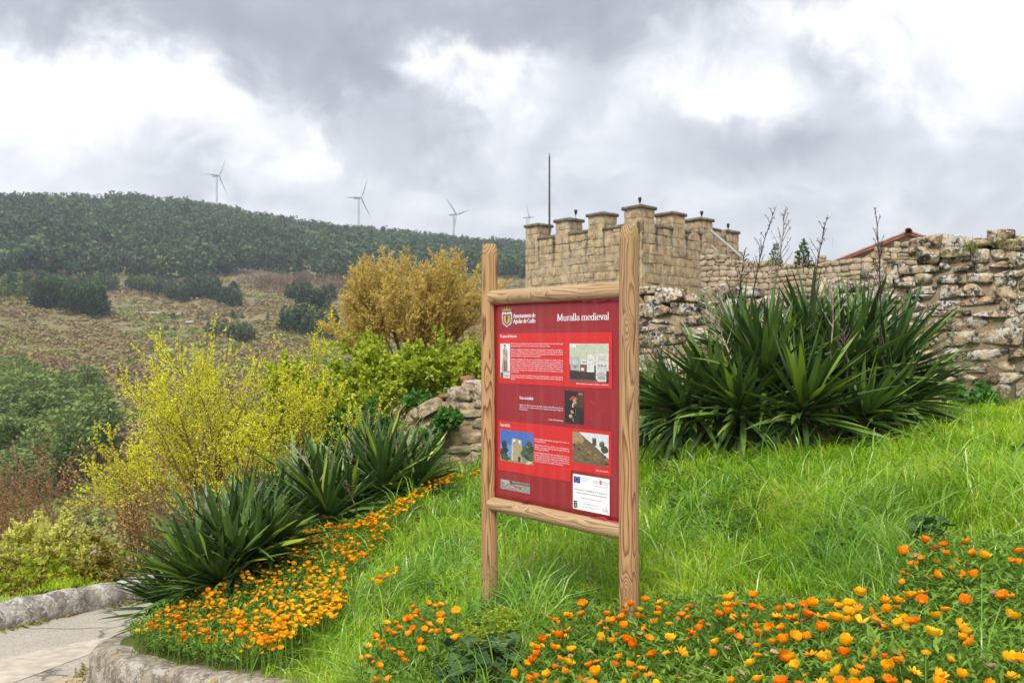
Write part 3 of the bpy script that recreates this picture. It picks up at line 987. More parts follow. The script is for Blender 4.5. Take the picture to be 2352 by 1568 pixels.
LEFT_LEN, RIGHT_LEN = 6.62, 4.85
mb = MB()
para(mb, .0, LEFT_LEN, .0, RIGHT_LEN, 1.5, ZC - .12)
obj('core', mb.mesh('core'), M_TMORT, troot)
tv = stone_set(10, M_TOWER, 500, res=4, p=18.0, amp=.022, chip=.2, skew_=.03)
rng = np.random.default_rng(9)
lay_stones(troot, TC, TC + eL * LEFT_LEN, lambda s: 1.9, lambda s: ZC - .05, nL, (.25, .36), (.34, .85), tv, rng, depth=.22, limit=150, proud=-.07, gap=.965, clip=True,
           wob=.010, split=.12, tilt=1.0, stuff_below=lambda s: 2.7)
lay_stones(troot, TC, TC + eR * RIGHT_LEN, lambda s: 1.9, lambda s: ZC - .05, nR, (.29, .36), (.38, .75), tv, rng, depth=.22, limit=110, proud=-.07, gap=.97, clip=True,
           wob=.004, split=.05, tilt=.7, stuff_below=lambda s: 2.4)


def merlon(a0, a1, b0, b1, ztop, zbot=ZC - .14, dz=0.0):
    mb = MB()
    para(mb, a0 + .004, a1 - .06, b0 + .004, b1 - .06, zbot, ztop - .10)
    mer = obj('merlon', mb.mesh('merlon'), M_TMORT, troot)
    mb = MB()
    para(mb, a0 - .075, a1 + .075, b0 - .075, b1 + .075, ztop - .105, ztop)
    obj('cap', mb.mesh('cap'), M_COPE, mer)
    hcount = max(2, int(round((ztop - .11 - zbot) / .3)))
    hh = (ztop - .11 - zbot) / hcount
    for face in range(2):
        Ax = TC + eL * a0 + eR * b0
        if face == 0: e, n, Lf = eL, nL, a1 - a0
        else: e, n, Lf = eR, nR, b1 - b0
        for r in range(hcount):
            cut = [0, Lf] if rng.random() < .25 else [0, Lf * rng.uniform(.35, .65), Lf]
            for s0, s1 in zip(cut[:-1], cut[1:]):
                p = Ax + e * (s0 + s1) / 2 - n * .07
                obj('stone', tv[rng.integers(10)], parent=mer, loc=(p[0] - tl[0], p[1] - tl[1], zbot + hh * (r + .5) - tl[2]),
                    rot=(R(rng.uniform(-1, 1)), R(rng.uniform(-1.5, 1.5)), math.atan2(e[1], e[0]) + R(rng.uniform(-1, 1))),
                    scale=((s1 - s0) * .99, .20, hh * .985))
    return mer


W = .84
merlon(0, W, 0, W, ZM + .02)
for k in (1, 2, 3): merlon(1.933 * k, 1.933 * k + W * (1 if k < 3 else .98), 0, W * .95, ZM)
for k in (1, 2): merlon(0, W, 2.0 * k, 2.0 * k + W, ZM, zbot=ZC - .14)
# low coping between the merlons
for k in range(3):
    mb = MB(); para(mb, 1.933 * k + W - .02, 1.933 * (k + 1) + .02, -.06, .55, ZC - .12, ZC)
    obj('coping', mb.mesh('coping'), M_COPE, troot)
for k in range(2):
    mb = MB(); para(mb, -.06, .55, 2.0 * k + W - .02, 2.0 * (k + 1) + .02, ZC - .12, ZC - .002)
    obj('coping', mb.mesh('coping'), M_COPE, troot)
# far parapet seen through the gaps, and the lower end beyond the last merlon
mb = MB(); para(mb, LEFT_LEN - .9, LEFT_LEN - .2, 1.2, 4.4, 4.6, ZC - .02); obj('parapet', mb.mesh('parapet'), M_TMORT, troot)
mb = MB(); para(mb, LEFT_LEN - .95, LEFT_LEN - .15, 1.15, 4.45, ZC - .02, ZC + .09); obj('coping', mb.mesh('coping'), M_COPE, troot)
mb = MB(); para(mb, .12, .8, 4.85, 5.95, 1.6, 5.60); obj('parapet', mb.mesh('parapet'), M_TMORT, troot)
mb = MB(); para(mb, .04, .88, 4.93, 5.62, 5.60, 5.70); obj('coping', mb.mesh('coping'), M_COPE, troot)
lay_stones(troot, TC + eR * 4.85 + eL * .12, TC + eR * 6.0 + eL * .12, lambda s: 3.4, lambda s: 5.68, nR, (.27, .33), (.35, .6), tv, rng, depth=.18, limit=40, proud=-.03, wob=.0, split=0, tilt=1)
mb = MB(); para(mb, .05, .8, 5.95, 6.95, 1.6, 4.95); obj('parapet', mb.mesh('parapet'), M_TMORT, troot)
lay_stones(troot, TC + eR * 5.95 + eL * .05, TC + eR * 6.95 + eL * .05, lambda s: 3.3, lambda s: 5.0, nR, (.27, .33), (.35, .6), tv, rng, depth=.18, limit=30, proud=-.05, wob=.0, split=0, tilt=1)
merlon(0, W, 6.05, 6.05 + W, 5.72, zbot=4.9)

# garden torches on the merlons
M_BLACK = plain('black_plastic', (.02, .02, .022), .45, .4)
M_SMOKE = plain('frosted_lens', (.22, .21, .20), .4, .4)
torch_spots = [((0, W), (0, W), ZM + .02, 'on the tallest corner battlement of the tower'), ((5.8, 5.8 + W), (0, W), ZM, 'on the far left battlement of the tower beside the flagpole'),
               ((0, W), (4.0, 4.0 + W), ZM, 'on the third battlement of the right face of the tower'), ((0, W), (6.05, 6.05 + W), 5.72, 'on the lowest battlement at the right end of the tower')]
tm1 = MB().add(*lathe([(.001, 0), (.012, 0), (.012, .10), (.02, .12)], 8)).mesh('stake', True)
tm2 = MB().add(*lathe([(.02, .12), (.045, .17), (.068, .26), (.07, .30), (.06, .335), (.001, .345)], 10)).mesh('lamp_cage', True)
tm3 = MB().add(*lathe([(.03, .17), (.052, .20), (.052, .24), (.03, .26)], 10)).mesh('lens', True)
tm1.materials.append(M_BLACK); tm2.materials.append(M_BLACK); tm3.materials.append(M_SMOKE)
for (a, b, z, where) in torch_spots:
    p = TC + eL * (a[0] + a[1]) / 2 * .6 + eR * (b[0] + b[1]) / 2 * (1 if b[0] > 0 else .6)
    t = thing('garden_torch', 'small black solar torch lamp ' + where, 'lamp', (p[0], p[1], z), 'torch lamps on the battlements')
    t.scale = (.85, .85, .85)
    obj('stake', tm1, parent=t); obj('lamp_cage', tm2, parent=t); obj('lens', tm3, parent=t)

# flagpole behind the battlements, handrail of the stair
M_POLE = plain('dark_steel', (.045, .05, .045), .45, .5, vary=.2)
fp = thing('flagpole', 'thin dark bare flagpole rising behind the left battlements of the tower', 'flagpole', at(1262, 553, 36.4))
hgt = (553 - 352) / F * 36.4
V, Q, _ = tubes([(0, 0, 0)], [(0, 0, hgt - .12)], .042, .03, 10)
obj('pole', MB().add(V, Q).mesh('pole', True), M_POLE, fp)
obj('finial', MB().add(*lathe([(.0, hgt - .12), (.03, hgt - .10), (.012, hgt - .06), (.035, hgt - .02), (.0, hgt + .01)], 8)).mesh('finial', True), plain('grey_finial', (.3, .3, .3), .5), fp)
M_STEEL = plain('galvanised_tube', (.42, .43, .44), .35, .5, metallic=.6)
a, b = at(1633, 530, 33.4), at(1712, 598, 31.8)
hr = thing('handrail', 'grey tubular handrail slanting down the right end of the tower', 'handrail', b)
for q, (p0, p1, r) in enumerate(((a, b, .045), (at(1633, 564, 33.4), at(1672, 598, 32.4), .03))):
    V, Q, _ = tubes([p0 - b], [p1 - b], r, r, 8)
    obj('rail', MB().add(V, Q).mesh('rail', True), M_STEEL, hr)

# tiled roof of the house behind the field wall
hroot = thing('house', 'house with a low terracotta tiled roof peeking over the old walls at right', 'house', (12.6, 31.6, 2.1), rot=(0, 0, R(-24)))
M_PLASTER = plain('stone_gable', (.36, .29, .20), .95, .1, vary=.25, scale=5)
wl = MB()
gh, hw, dl = 2.84, 3.6, 7.0
pitch = math.tan(R(21))
V = [(-hw, 0, 0), (hw, 0, 0), (hw, 0, gh - hw * pitch + .05), (0, 0, gh + .02), (-hw, 0, gh - hw * pitch + .05)]
V = V + [(x, dl, z) for x, _, z in V]
wl.add(V, [(0, 1, 6, 5), (1, 2, 7, 6), (4, 0, 5, 9)], [(0, 4, 3), (0, 3, 2), (0, 2, 1), (5, 8, 9), (5, 7, 8), (5, 6, 7)])
obj('wall', wl.mesh('wall'), M_PLASTER, hroot)
rf = MB()
for sgn in (-1, 1):
    V = [(0, -.25, gh + .08), (sgn * (hw + .3), -.25, gh + .08 - (hw + .3) * pitch), (sgn * (hw + .3), dl + .2, gh + .08 - (hw + .3) * pitch), (0, dl + .2, gh + .08)]
    V += [(x, y, z - .06) for x, y, z in V]
    rf.add(V, [(0, 1, 2, 3), (7, 6, 5, 4), (0, 4, 5, 1), (1, 5, 6, 2), (2, 6, 7, 3)])
roof = obj('roof', rf.mesh('roof'), M_TERRA, hroot)
rt = tile_mesh('roof_tile', .5, .085, 150); rt.materials.append(M_TERRA)
for sgn in (-1, 1):
    for r in range(9):
        for c in range(15):
            dx = .25 + r * .42
            y = -.17 + c * .185
            obj('roof_tile', rt, parent=roof, loc=(sgn * dx, y, gh + .085 - dx * pitch + .005 * (c % 3)), rot=(0, R(21), R(0 if sgn > 0 else 180)))
for c in range(12):
    obj('roof_tile', rt, parent=roof, loc=(0, -.2 + c * .42, gh + .12), rot=(R(0), 0, R(90)), scale=(1, 1.35, 1.2))


# ---------------------------------------------------------------- the information sign
PL, PR = np.array([-.1376, 6.05]), np.array([.60, 5.10])
SW = float(np.linalg.norm(PR - PL)); sd_ = (PR - PL) / SW
SIGN_ROT = math.atan2(sd_[1], sd_[0])
sroot = thing('information_sign', 'wooden post-and-rail information board with a red printed panel about the medieval wall', 'sign',
              (PL[0], PL[1], 0), rot=(0, 0, SIGN_ROT))
M_WOOD = wood_mat('weathered_pine', (.43, .26, .125), (.28, .145, .060), (.115, .052, .021), green=2.19)
M_RAIL = wood_mat('pale_pine', (.46, .32, .18), (.36, .23, .115), (.19, .11, .055))


def log(r, z0, z1, seed, round_ends=0.012, k=28, n=40, flat=0.0):
    zs = np.linspace(z0, z1, n)
    ang = np.arange(k) * 2 * np.pi / k
    V = []
    for z in zs:
        e = min(z - z0, z1 - z)
        rr = r * (1 - .0) - max(0, round_ends - e)
        for a in ang:
            q = rr * (1 + .018 * math.sin(3 * a + z * 2 + seed) + .012 * math.sin(z * 7 + seed * 2 + a))
            x, y = math.cos(a) * q, math.sin(a) * q
            if flat: x = max(-flat * r, min(flat * r, x)); y = max(-flat * r, min(flat * r, y))
            V.append((x, y, z))
    Q = [(i * k + j, i * k + (j + 1) % k, (i + 1) * k + (j + 1) % k, (i + 1) * k + j) for i in range(n - 1) for j in range(k)]
    V += [(0, 0, z0), (0, 0, z1)]
    b, t = n * k, n * k + 1
    T = [(b, (j + 1) % k, j) for j in range(k)] + [(t, (n - 1) * k + j, (n - 1) * k + (j + 1) % k) for j in range(k)]
    return MB().add(V, Q, T).mesh('post', True)


for s, seed in ((0.0, 1), (SW, 4)):
    obj('post', log(.0515, -.45, 2.19, seed, flat=.93), M_WOOD, sroot, loc=(s, 0, 0), rot=(0, 0, R(20 + 130 * seed)))
for z, seed, r in ((1.866, 2, .0425), (.620, 7, .0425)):
    me = log(r, 0, SW, seed, round_ends=.0)
    obj('rail', me, M_RAIL, sroot, loc=(0, 0, z), rot=(R(0), R(90), R(0)))

# printed panel: local x along the board, y away from the viewer, z up
def SZ(zx, zy, yo):
    """a point measured on the photograph of the board, as (along, up)"""
    sx, sy = (1180 + zx / 3.4087) / 1.0884, (yo + zy / 3.4087) / 1.0884
    u, v = (sx - CX) / F, (sy - CY) / F
    s = (-PL[0] + PL[1] * u) / (sd_[0] - sd_[1] * u)
    y = PL[1] + sd_[1] * s
    return s, EYE - v * y


M_PANEL = None


def print_mat(name, col, rough=.38, speck=True, mottle=False):
    m, nt, out = new_mat(name)
    tc = nd(nt, 'TexCoord').outputs['Object']
    n = nd(nt, 'TexNoise', {'Vector': tc, 'Scale': 7.0, 'Detail': 4.0}).outputs[0]
    c = mix(nt, nd(nt, 'MapRange', {0: n, 1: .35, 2: .75, 3: 0.0, 4: .12}).outputs[0], col, [min(1, x * 1.3 + .03) for x in col])
    if mottle:
        g = nd(nt, 'TexNoise', {'Vector': tc, 'Scale': 90.0, 'Detail': 6.0, 'Roughness': .7}).outputs[0]
        c = mix(nt, nd(nt, 'MapRange', {0: g, 1: .35, 2: .65, 3: 0.0, 4: .8}).outputs[0], [x * .62 for x in col], c)
    if speck:
        v = nd(nt, 'TexVoronoi', {'Vector': tc, 'Scale': 55.0}).outputs['Distance']
        r = nd(nt, 'TexNoise', {'Vector': tc, 'Scale': 23.0}).outputs[0]
        k = mth(nt, 'MULTIPLY', mth(nt, 'LESS_THAN', v, .10), mth(nt, 'GREATER_THAN', r, .56))
        c = mix(nt, mth(nt, 'MULTIPLY', k, .5), c, (.75, .45, .38))
    st = nd(nt, 'TexNoise', {'Vector': nd(nt, 'VectorMath', {0: tc, 1: (17., 1., 1.1)}, operation='MULTIPLY').outputs[0], 'Scale': 1.0, 'Detail': 5.0}).outputs[0]
    du = nd(nt, 'TexNoise', {'Vector': tc, 'Scale': 3.0, 'Detail': 6.0, 'Roughness': .65}).outputs[0]
    c = mix(nt, nd(nt, 'MapRange', {0: mth(nt, 'ADD', mth(nt, 'MULTIPLY', st, .6), mth(nt, 'MULTIPLY', du, .4)), 1: .50, 2: .74, 3: 0.0, 4: .08}).outputs[0], c, (.52, .46, .43))
    surf(nt, out, c, nd(nt, 'MapRange', {0: du, 1: .3, 2: .7, 3: rough - .14, 4: rough + .12}).outputs[0], .4)
    return m


M_CRIMSON = print_mat('crimson_print', (.25, .009, .013))
M_SCARLET = print_mat('scarlet_print', (.52, .011, .010))
M_WHITE = print_mat('white_print', (.80, .80, .83), speck=False)
M_INK = print_mat('black_ink', (.03, .03, .035), speck=False)
_ink = {}
def ink(c):
    c = tuple(round(x, 3) for x in c)
    if c not in _ink: _ink[c] = print_mat('print_ink', c, speck=False, mottle=True)
    return _ink[c]


# the panel sheet: a slightly bowed sheet with a rolled edge
x0, x1, z0, z1 = .038, SW - .035, .648, 1.838
nx, nz = 24, 24
V = []
for j in range(nz + 1):
    for i in range(nx + 1):
        x = x0 + (x1 - x0) * i / nx; z = z0 + (z1 - z0) * j / nz
        V.append((x, .0012 * math.sin(i * .5) * math.sin(j * .33), z))
V2 = [(x, y + .006, z) for x, y, z in V]
n = len(V)
Q = [(j * (nx + 1) + i, j * (nx + 1) + i + 1, (j + 1) * (nx + 1) + i + 1, (j + 1) * (nx + 1) + i) for j in range(nz) for i in range(nx)]
Q2 = [tuple(n + q for q in f[::-1]) for f in Q]
ring = [i for i in range(nx + 1)] + [j * (nx + 1) + nx for j in range(1, nz + 1)] + [nz * (nx + 1) + i for i in range(nx - 1, -1, -1)] + [j * (nx + 1) for j in range(nz - 1, 0, -1)]
Q3 = [(ring[k], n + ring[k], n + ring[(k + 1) % len(ring)], ring[(k + 1) % len(ring)]) for k in range(len(ring))]
panel = obj('panel', mesh_np('panel', V + V2, Q + Q2 + Q3, smooth=False), M_CRIMSON, sroot)
FRONT = -.0015

# crumpled film that shows along the top and at the corners
cr = MB()
for (a, b, zc, amp, sd2) in ((.05, 1.15, 1.829, .0025, 1), (.86, 1.17, 1.820, .006, 3), (.92, 1.17, .660, .006, 5)):
    m_ = 60; xs = np.linspace(a, b, m_)
    V = []
    for x in xs:
        for q in range(5):
            V.append((x, FRONT - .004 - .008 * math.sin(q / 4 * math.pi) - .003 * math.sin(x * 90 + q * 2 + sd2),
                      zc + (q - 2) * .006 + amp * math.sin(x * 37 + sd2) * math.sin(x * 11)))
    cr.add(V, [(i * 5 + q, i * 5 + q + 1, (i + 1) * 5 + q + 1, (i + 1) * 5 + q) for i in range(m_ - 1) for q in range(4)])
obj('crumpled_film', cr.mesh('crumpled_film', True), M_CRIMSON, panel)


def flat(name, polys, layer):
    """flat print: list of (points in (along, up), material)"""
    mats = []; V = []; faces = []; mi = []
    for pts, m in polys:
        if m not in mats: mats.append(m)
        b = len(V)
        # each polygon of a picture lies a hair above the one before it
        lift = 0.000006 * len(faces)
        V += [(p[0], FRONT - .0005 * layer - lift, p[1]) for p in pts]
        ar = sum(pts[i][0] * pts[(i + 1) % len(pts)][1] - pts[(i + 1) % len(pts)][0] * pts[i][1] for i in range(len(pts)))
        f = list(range(b, b + len(pts)))
        faces.append(f if ar > 0 else f[::-1]); mi.append(mats.index(m))
    me = bpy.data.meshes.new(name)
    me.from_pydata(V, [], faces)
    for m in mats: me.materials.append(m)
    me.polygons.foreach_set('material_index', mi)
    me.update()
    return obj(name, me, None, panel)


def rect(a, b): return [(a[0], b[1]), (b[0], b[1]), (b[0], a[1]), (a[0], a[1])]


flat('printed_box', [(rect(SZ(228, 998, 540), SZ(1197, 1474, 540)), M_SCARLET)], 1)
tl2, br2 = SZ(225, 305, 960), SZ(845, 832, 960)
tr2 = SZ(1192, 785, 960)
flat('printed_box', [([tl2, (tr2[0], tl2[1]), (tr2[0], tr2[1]), (br2[0], tr2[1]), br2, (tl2[0], br2[1])], M_SCARLET)], 1)


def pic(name, a, b, polys):
    """small printed photograph: polygons in 0..1 of the rectangle, first one the ground"""
    w, h = b[0] - a[0], a[1] - b[1]
    out = []
    for pts, c in polys:
        out.append(([(a[0] + x * w, b[1] + y * h) for x, y in pts], ink(c) if isinstance(c, tuple) else c))
    return flat(name, out, 2)


BG = [(0, 0), (1, 0), (1, 1), (0, 1)]
prs = random.Random(3)
def blob(cx, cy, rx, ry, n=10, j=.15):
    return [(min(1, max(0, cx + math.cos(2 * math.pi * i / n) * rx * (1 + prs.uniform(-j, j)))), min(1, max(0, cy + math.sin(2 * math.pi * i / n) * ry * (1 + prs.uniform(-j, j))))) for i in range(n)]
def bx(a, b, c, d): return [(a, b), (c, b), (c, d), (a, d)]


pic('statue_picture', SZ(244, 1085, 540), SZ(327, 1380, 540), [
    (BG, (.78, .80, .84)), (bx(.02, .0, .3, .16), (.10, .09, .09)), (bx(.28, .01, .98, .17), (.66, .60, .58)), (bx(.2, .165, 1, .2), (.40, .34, .30)),
    ([(.12, .2), (.30, .62), (.24, .78), (.36, .86), (.62, .86), (.78, .76), (.74, .5), (.80, .2)], (.50, .38, .29)),
    ([(.36, .2), (.38, .5), (.50, .5), (.52, .2)], (.16, .10, .07)), ([(.55, .2), (.56, .5), (.66, .5), (.7, .2)], (.20, .13, .09)),
    ([(.2, .3), (.28, .6), (.34, .6), (.3, .28)], (.33, .24, .18)), (blob(.46, .91, .11, .045, 10, .03), (.42, .31, .24)), (blob(.46, .955, .12, .022, 8, .05), (.2, .15, .13)),
    ([(.30, .80), (.62, .62), (.66, .66), (.36, .84)], (.30, .21, .16)), (bx(.4, .07, .85, .085), (.35, .3, .28)), (bx(.48, .045, .8, .06), (.35, .3, .28))])
pic('museum_picture', SZ(835, 1085, 540), SZ(1168, 1422, 540), [
    (BG, (.56, .60, .44)), (bx(.86, .25, 1, 1), (.60, .63, .48)), (bx(0, .9, .17, 1), (.74, .78, .80)), (bx(0, 0, 1, .27), (.045, .03, .025)), (bx(0, 0, 1, .06), (.15, .11, .09)),
    (bx(.0, .27, .26, .44), (.05, .04, .03)), (bx(.62, .27, .72, .44), (.05, .04, .03)),
    ([(.02, .30), (.25, .28), (.27, .36), (.26, .64), (.02, .66)], (.42, .45, .46)), (blob(.14, .53, .08, .08), (.54, .57, .58)), (blob(.14, .40, .06, .03), (.25, .27, .28)), (blob(.14, .37, .03, .014), (.1, .1, .11)),
    (bx(.31, .46, .43, .58), (.72, .73, .70)), ([(.33, .51), (.35, .54), (.38, .51), (.41, .54), (.43, .51), (.43, .5), (.33, .5)], (.10, .09, .09)), (bx(.28, .26, .45, .45), (.18, .08, .04)), (bx(.30, .29, .38, .37), (.70, .73, .76)),
    (bx(.46, .26, .64, .68), (.74, .74, .70)), (blob(.54, .68, .07, .035), (.74, .74, .70)), (bx(.48, .575, .61, .585), (.12, .12, .12)), (bx(.47, .46, .63, .47), (.55, .55, .53)),
    ([(.68, .10), (.74, .02), (.93, .03), (.98, .12), (.99, .78), (.96, .74), (.80, .75), (.68, .72)], (.68, .69, .66)), (bx(.74, .55, .94, .69), (.56, .57, .55)),
    (bx(.73, .32, .79, .46), (.30, .31, .31)), (bx(.81, .32, .87, .46), (.32, .33, .33)), (bx(.89, .32, .94, .46), (.30, .31, .31)),
    (blob(.76, .36, .025, .06), (.66, .67, .64)), (blob(.84, .36, .025, .06), (.66, .67, .64)), (blob(.915, .36, .02, .06), (.66, .67, .64)),
    (blob(.82, .2, .12, .08), (.46, .47, .46)), (blob(.83, .12, .1, .05), (.36, .37, .37)), (bx(.94, 0, 1, .3), (.03, .03, .04))])
pic('portrait_picture', SZ(792, 53, 960), SZ(951, 343, 960), [
    (BG, (.018, .014, .013)), (bx(.62, .5, 1, .9), (.06, .042, .026)), (blob(.8, .92, .07, .045), (.20, .22, .16)), (blob(.93, .92, .06, .045), (.20, .22, .16)),
    ([(.12, .0), (.25, .40), (.38, .52), (.75, .50), (.95, .3), (1, 0)], (.012, .012, .014)),
    (blob(.54, .66, .10, .12, 12, .05), (.50, .33, .20)), ([(.40, .52), (.42, .66), (.46, .6), (.48, .48)], (.70, .66, .60)),
    ([(.24, .72), (.36, .82), (.50, .85), (.66, .80), (.70, .76), (.55, .755), (.40, .72)], (.52, .06, .035)), ([(.42, .76), (.56, .80), (.7, .765), (.6, .74)], (.62, .10, .06)),
    ([(.50, .585), (.56, .61), (.63, .60), (.62, .56), (.52, .555)], (.03, .02, .015)), (blob(.52, .67, .02, .012), (.05, .03, .02)), (blob(.60, .67, .018, .012), (.05, .03, .02)), (blob(.43, .66, .03, .06), (.03, .02, .02)),
    ([(.32, .36), (.38, .30), (.50, .32), (.46, .38), (.36, .42)], (.50, .32, .16)), (blob(.33, .22, .10, .055), (.52, .38, .22)), ([(.42, .16), (.46, .06), (.5, .05), (.47, .16)], (.40, .26, .14)),
    (bx(.585, .25, .60, .46), (.30, .22, .10))])
polys = [(BG, (.055, .16, .52)), (bx(0, .0, 1, .55), (.14, .32, .66)), (bx(0, 0, 1, .16), (.30, .27, .15)),
         ([(.35, .06), (.36, .72), (.38, .78), (.44, .74), (.5, .77), (.58, .73), (.63, .74), (.66, .7), (.67, .06)], (.42, .36, .20)), ([(.35, .06), (.36, .72), (.40, .74), (.40, .05)], (.60, .53, .32)),
         (bx(.41, .64, .46, .74), (.80, .82, .84)), (bx(.57, .62, .62, .72), (.80, .82, .84)), (bx(.55, .04, .62, .2), (.03, .025, .02)), ([(.40, .62), (.47, .60), (.47, .64), (.42, .64)], (.06, .05, .04))]
for k in range(14): polys.append((blob(.80 + prs.uniform(-.14, .2), .36 + prs.uniform(-.22, .28), .09, .09, 8, .3), [(.030, .07, .018), (.06, .12, .03), (.02, .045, .015)][k % 3]))
for k in range(8): polys.append((blob(.07 + prs.uniform(-.06, .10), .42 + prs.uniform(-.3, .2), .08, .10, 8, .3), [(.018, .03, .015), (.03, .045, .02)][k % 2]))
for k in range(6): polys.append((blob(.22 + prs.uniform(-.14, .08), .14 + prs.uniform(-.1, .06), .08, .05, 8, .3), [(.05, .09, .02), (.08, .11, .03)][k % 2]))
for k in range(5): polys.append((blob(.9 + prs.uniform(-.1, .08), .06 + prs.uniform(-.04, .03), .05, .03, 7, .3), (.62, .60, .46)))
pic('tower_picture', SZ(243, 383, 960), SZ(526, 690, 960), polys)
polys = [(BG, (.72, .76, .80)), ([(0, 0), (1, 0), (1, .25), (.82, .42), (.62, .62), (.42, .78), (.26, .92), (.18, 1), (0, 1)], (.16, .12, .06)),
         ([(0, .62), (.26, .62), (.34, .75), (.22, .97), (.0, 1)], (.40, .28, .14)), (bx(.56, .62, .67, .84), (.10, .055, .04)),
         (bx(.56, .83, .585, .86), (.10, .055, .04)), (bx(.605, .83, .63, .86), (.10, .055, .04)), (bx(.65, .83, .67, .86), (.10, .055, .04)),
         (blob(.82, .68, .08, .10), (.10, .13, .07)), (blob(.9, .52, .1, .12), (.05, .075, .03)), (blob(.86, .6, .02, .14), (.08, .07, .05))]
for k in range(70):
    x, y = prs.random(), prs.random() * .72
    if y > .95 - x: y *= .5
    polys.append((blob(x, y, prs.uniform(.02, .06), prs.uniform(.02, .05), 6, .4), prs.choice([(.25, .17, .07), (.07, .07, .025), (.14, .13, .04), (.33, .22, .10), (.40, .10, .06), (.04, .035, .02), (.30, .24, .07)])))
pic('hillside_picture', SZ(859, 400, 960), SZ(1167, 707, 960), polys)
polys = [(BG, (.30, .32, .27)), ([(0, 1), (.3, 1), (.36, .75), (.2, .55), (.1, .7)], (.42, .45, .38)), ([(.36, .9), (1, .95), (1, .7), (.6, .72), (.38, .6)], (.13, .17, .12)), ([(.3, 1), (.42, .95), (.38, .7), (.2, .6), (.34, .72)], (.04, .05, .04))]
for k in range(46):
    x = prs.random(); y = .5 - .12 * x + prs.uniform(-.12, .16)
    polys.append((blob(x, y, prs.uniform(.012, .04), prs.uniform(.02, .05), 5, .4), prs.choice([(.62, .60, .56), (.55, .07, .03), (.50, .10, .05), (.10, .10, .09), (.70, .68, .64), (.6, .2, .1)])))
for k in range(24):
    x = prs.random(); y = prs.uniform(.02, .3)
    polys.append((blob(x, y, prs.uniform(.03, .07), prs.uniform(.015, .03), 5, .4), prs.choice([(.20, .22, .18), (.40, .42, .36), (.28, .30, .24), (.48, .48, .42)])))
polys.append((bx(.48, .38, .74, .52), (.62, .07, .03)))
pic('village_picture', SZ(245, 805, 960), SZ(498, 935, 960), polys)
pa, pb = SZ(863, 760, 960), SZ(1175, 1118, 960)
fa, fb = SZ(870, 768, 960), SZ(924, 826, 960)
fa = (fa[0], pa[1] - .012); fb = (fb[0], fa[1] - (fb[0] - fa[0]) / 1.5)
pb = (pb[0], .5 * (SZ(867, 1058, 960)[1] + SZ(1172, 1116, 960)[1]))
print('poster', pb[0] - pa[0], pa[1] - pb[1])
PW, PH = pb[0] - pa[0], pa[1] - pb[1]
flat('poster_sheet', [(rect(pa, pb), M_WHITE)], 2)
stars = [(rect(fa, fb), ink((.02, .035, .32)))]
cx_, cz_ = (fa[0] + fb[0]) / 2, (fa[1] + fb[1]) / 2
for k in range(12):
    a = k * math.pi / 6; rr = (fa[1] - fb[1]) * .36; q = (fa[1] - fb[1]) * .075
    stars.append(([(cx_ + math.cos(a) * rr + math.cos(b + math.pi / 2) * (q if i % 2 == 0 else q * .42), cz_ + math.sin(a) * rr + math.sin(b + math.pi / 2) * (q if i % 2 == 0 else q * .42)) for i, b in enumerate(np.arange(10) * math.pi / 5)], ink((.85, .75, .10))))
flat('star_flag', stars, 3)
def PP(x, y): return (pa[0] + x * PW, pb[1] + y * PH)
def prect(x0, y0, x1, y1): return rect(PP(x0, y1), PP(x1, y0))
emb = [([PP(.735, .93), PP(.79, .93), PP(.795, .84), PP(.765, .80), PP(.732, .84)], ink((.62, .03, .04)))]
for k in range(3): emb.append((prect(.742, .845 + k * .026, .785, .853 + k * .026), ink((.80, .65, .6))))
flat('region_crest', emb, 3)
lg = [(prect(.025, .03, .165, .24), ink((.015, .07, .09))), ([PP(.10, .03), PP(.165, .03), PP(.165, .24), PP(.11, .22), PP(.13, .13)], M_WHITE),
      ([PP(.05, .09), PP(.08, .05), PP(.10, .08), PP(.09, .14), PP(.06, .13)], ink((.45, .48, .05))), ([PP(.055, .18), PP(.09, .22), PP(.11, .19), PP(.07, .165)], ink((.35, .5, .55))), ([PP(.11, .06), PP(.14, .10), PP(.15, .09), PP(.12, .045)], ink((.03, .2, .15)))]
flat('green_logo', lg, 3)
og = [([PP(.89 + .015 * k, .215 - .045 * k), PP(.93 + .015 * k, .185 - .045 * k), PP(.935 + .015 * k, .155 - .045 * k), PP(.90 + .015 * k, .185 - .045 * k)], ink((.62, .32, .02) if k % 2 else (.70, .45, .05))) for k in range(4)]
flat('leaf_logo', og, 3)

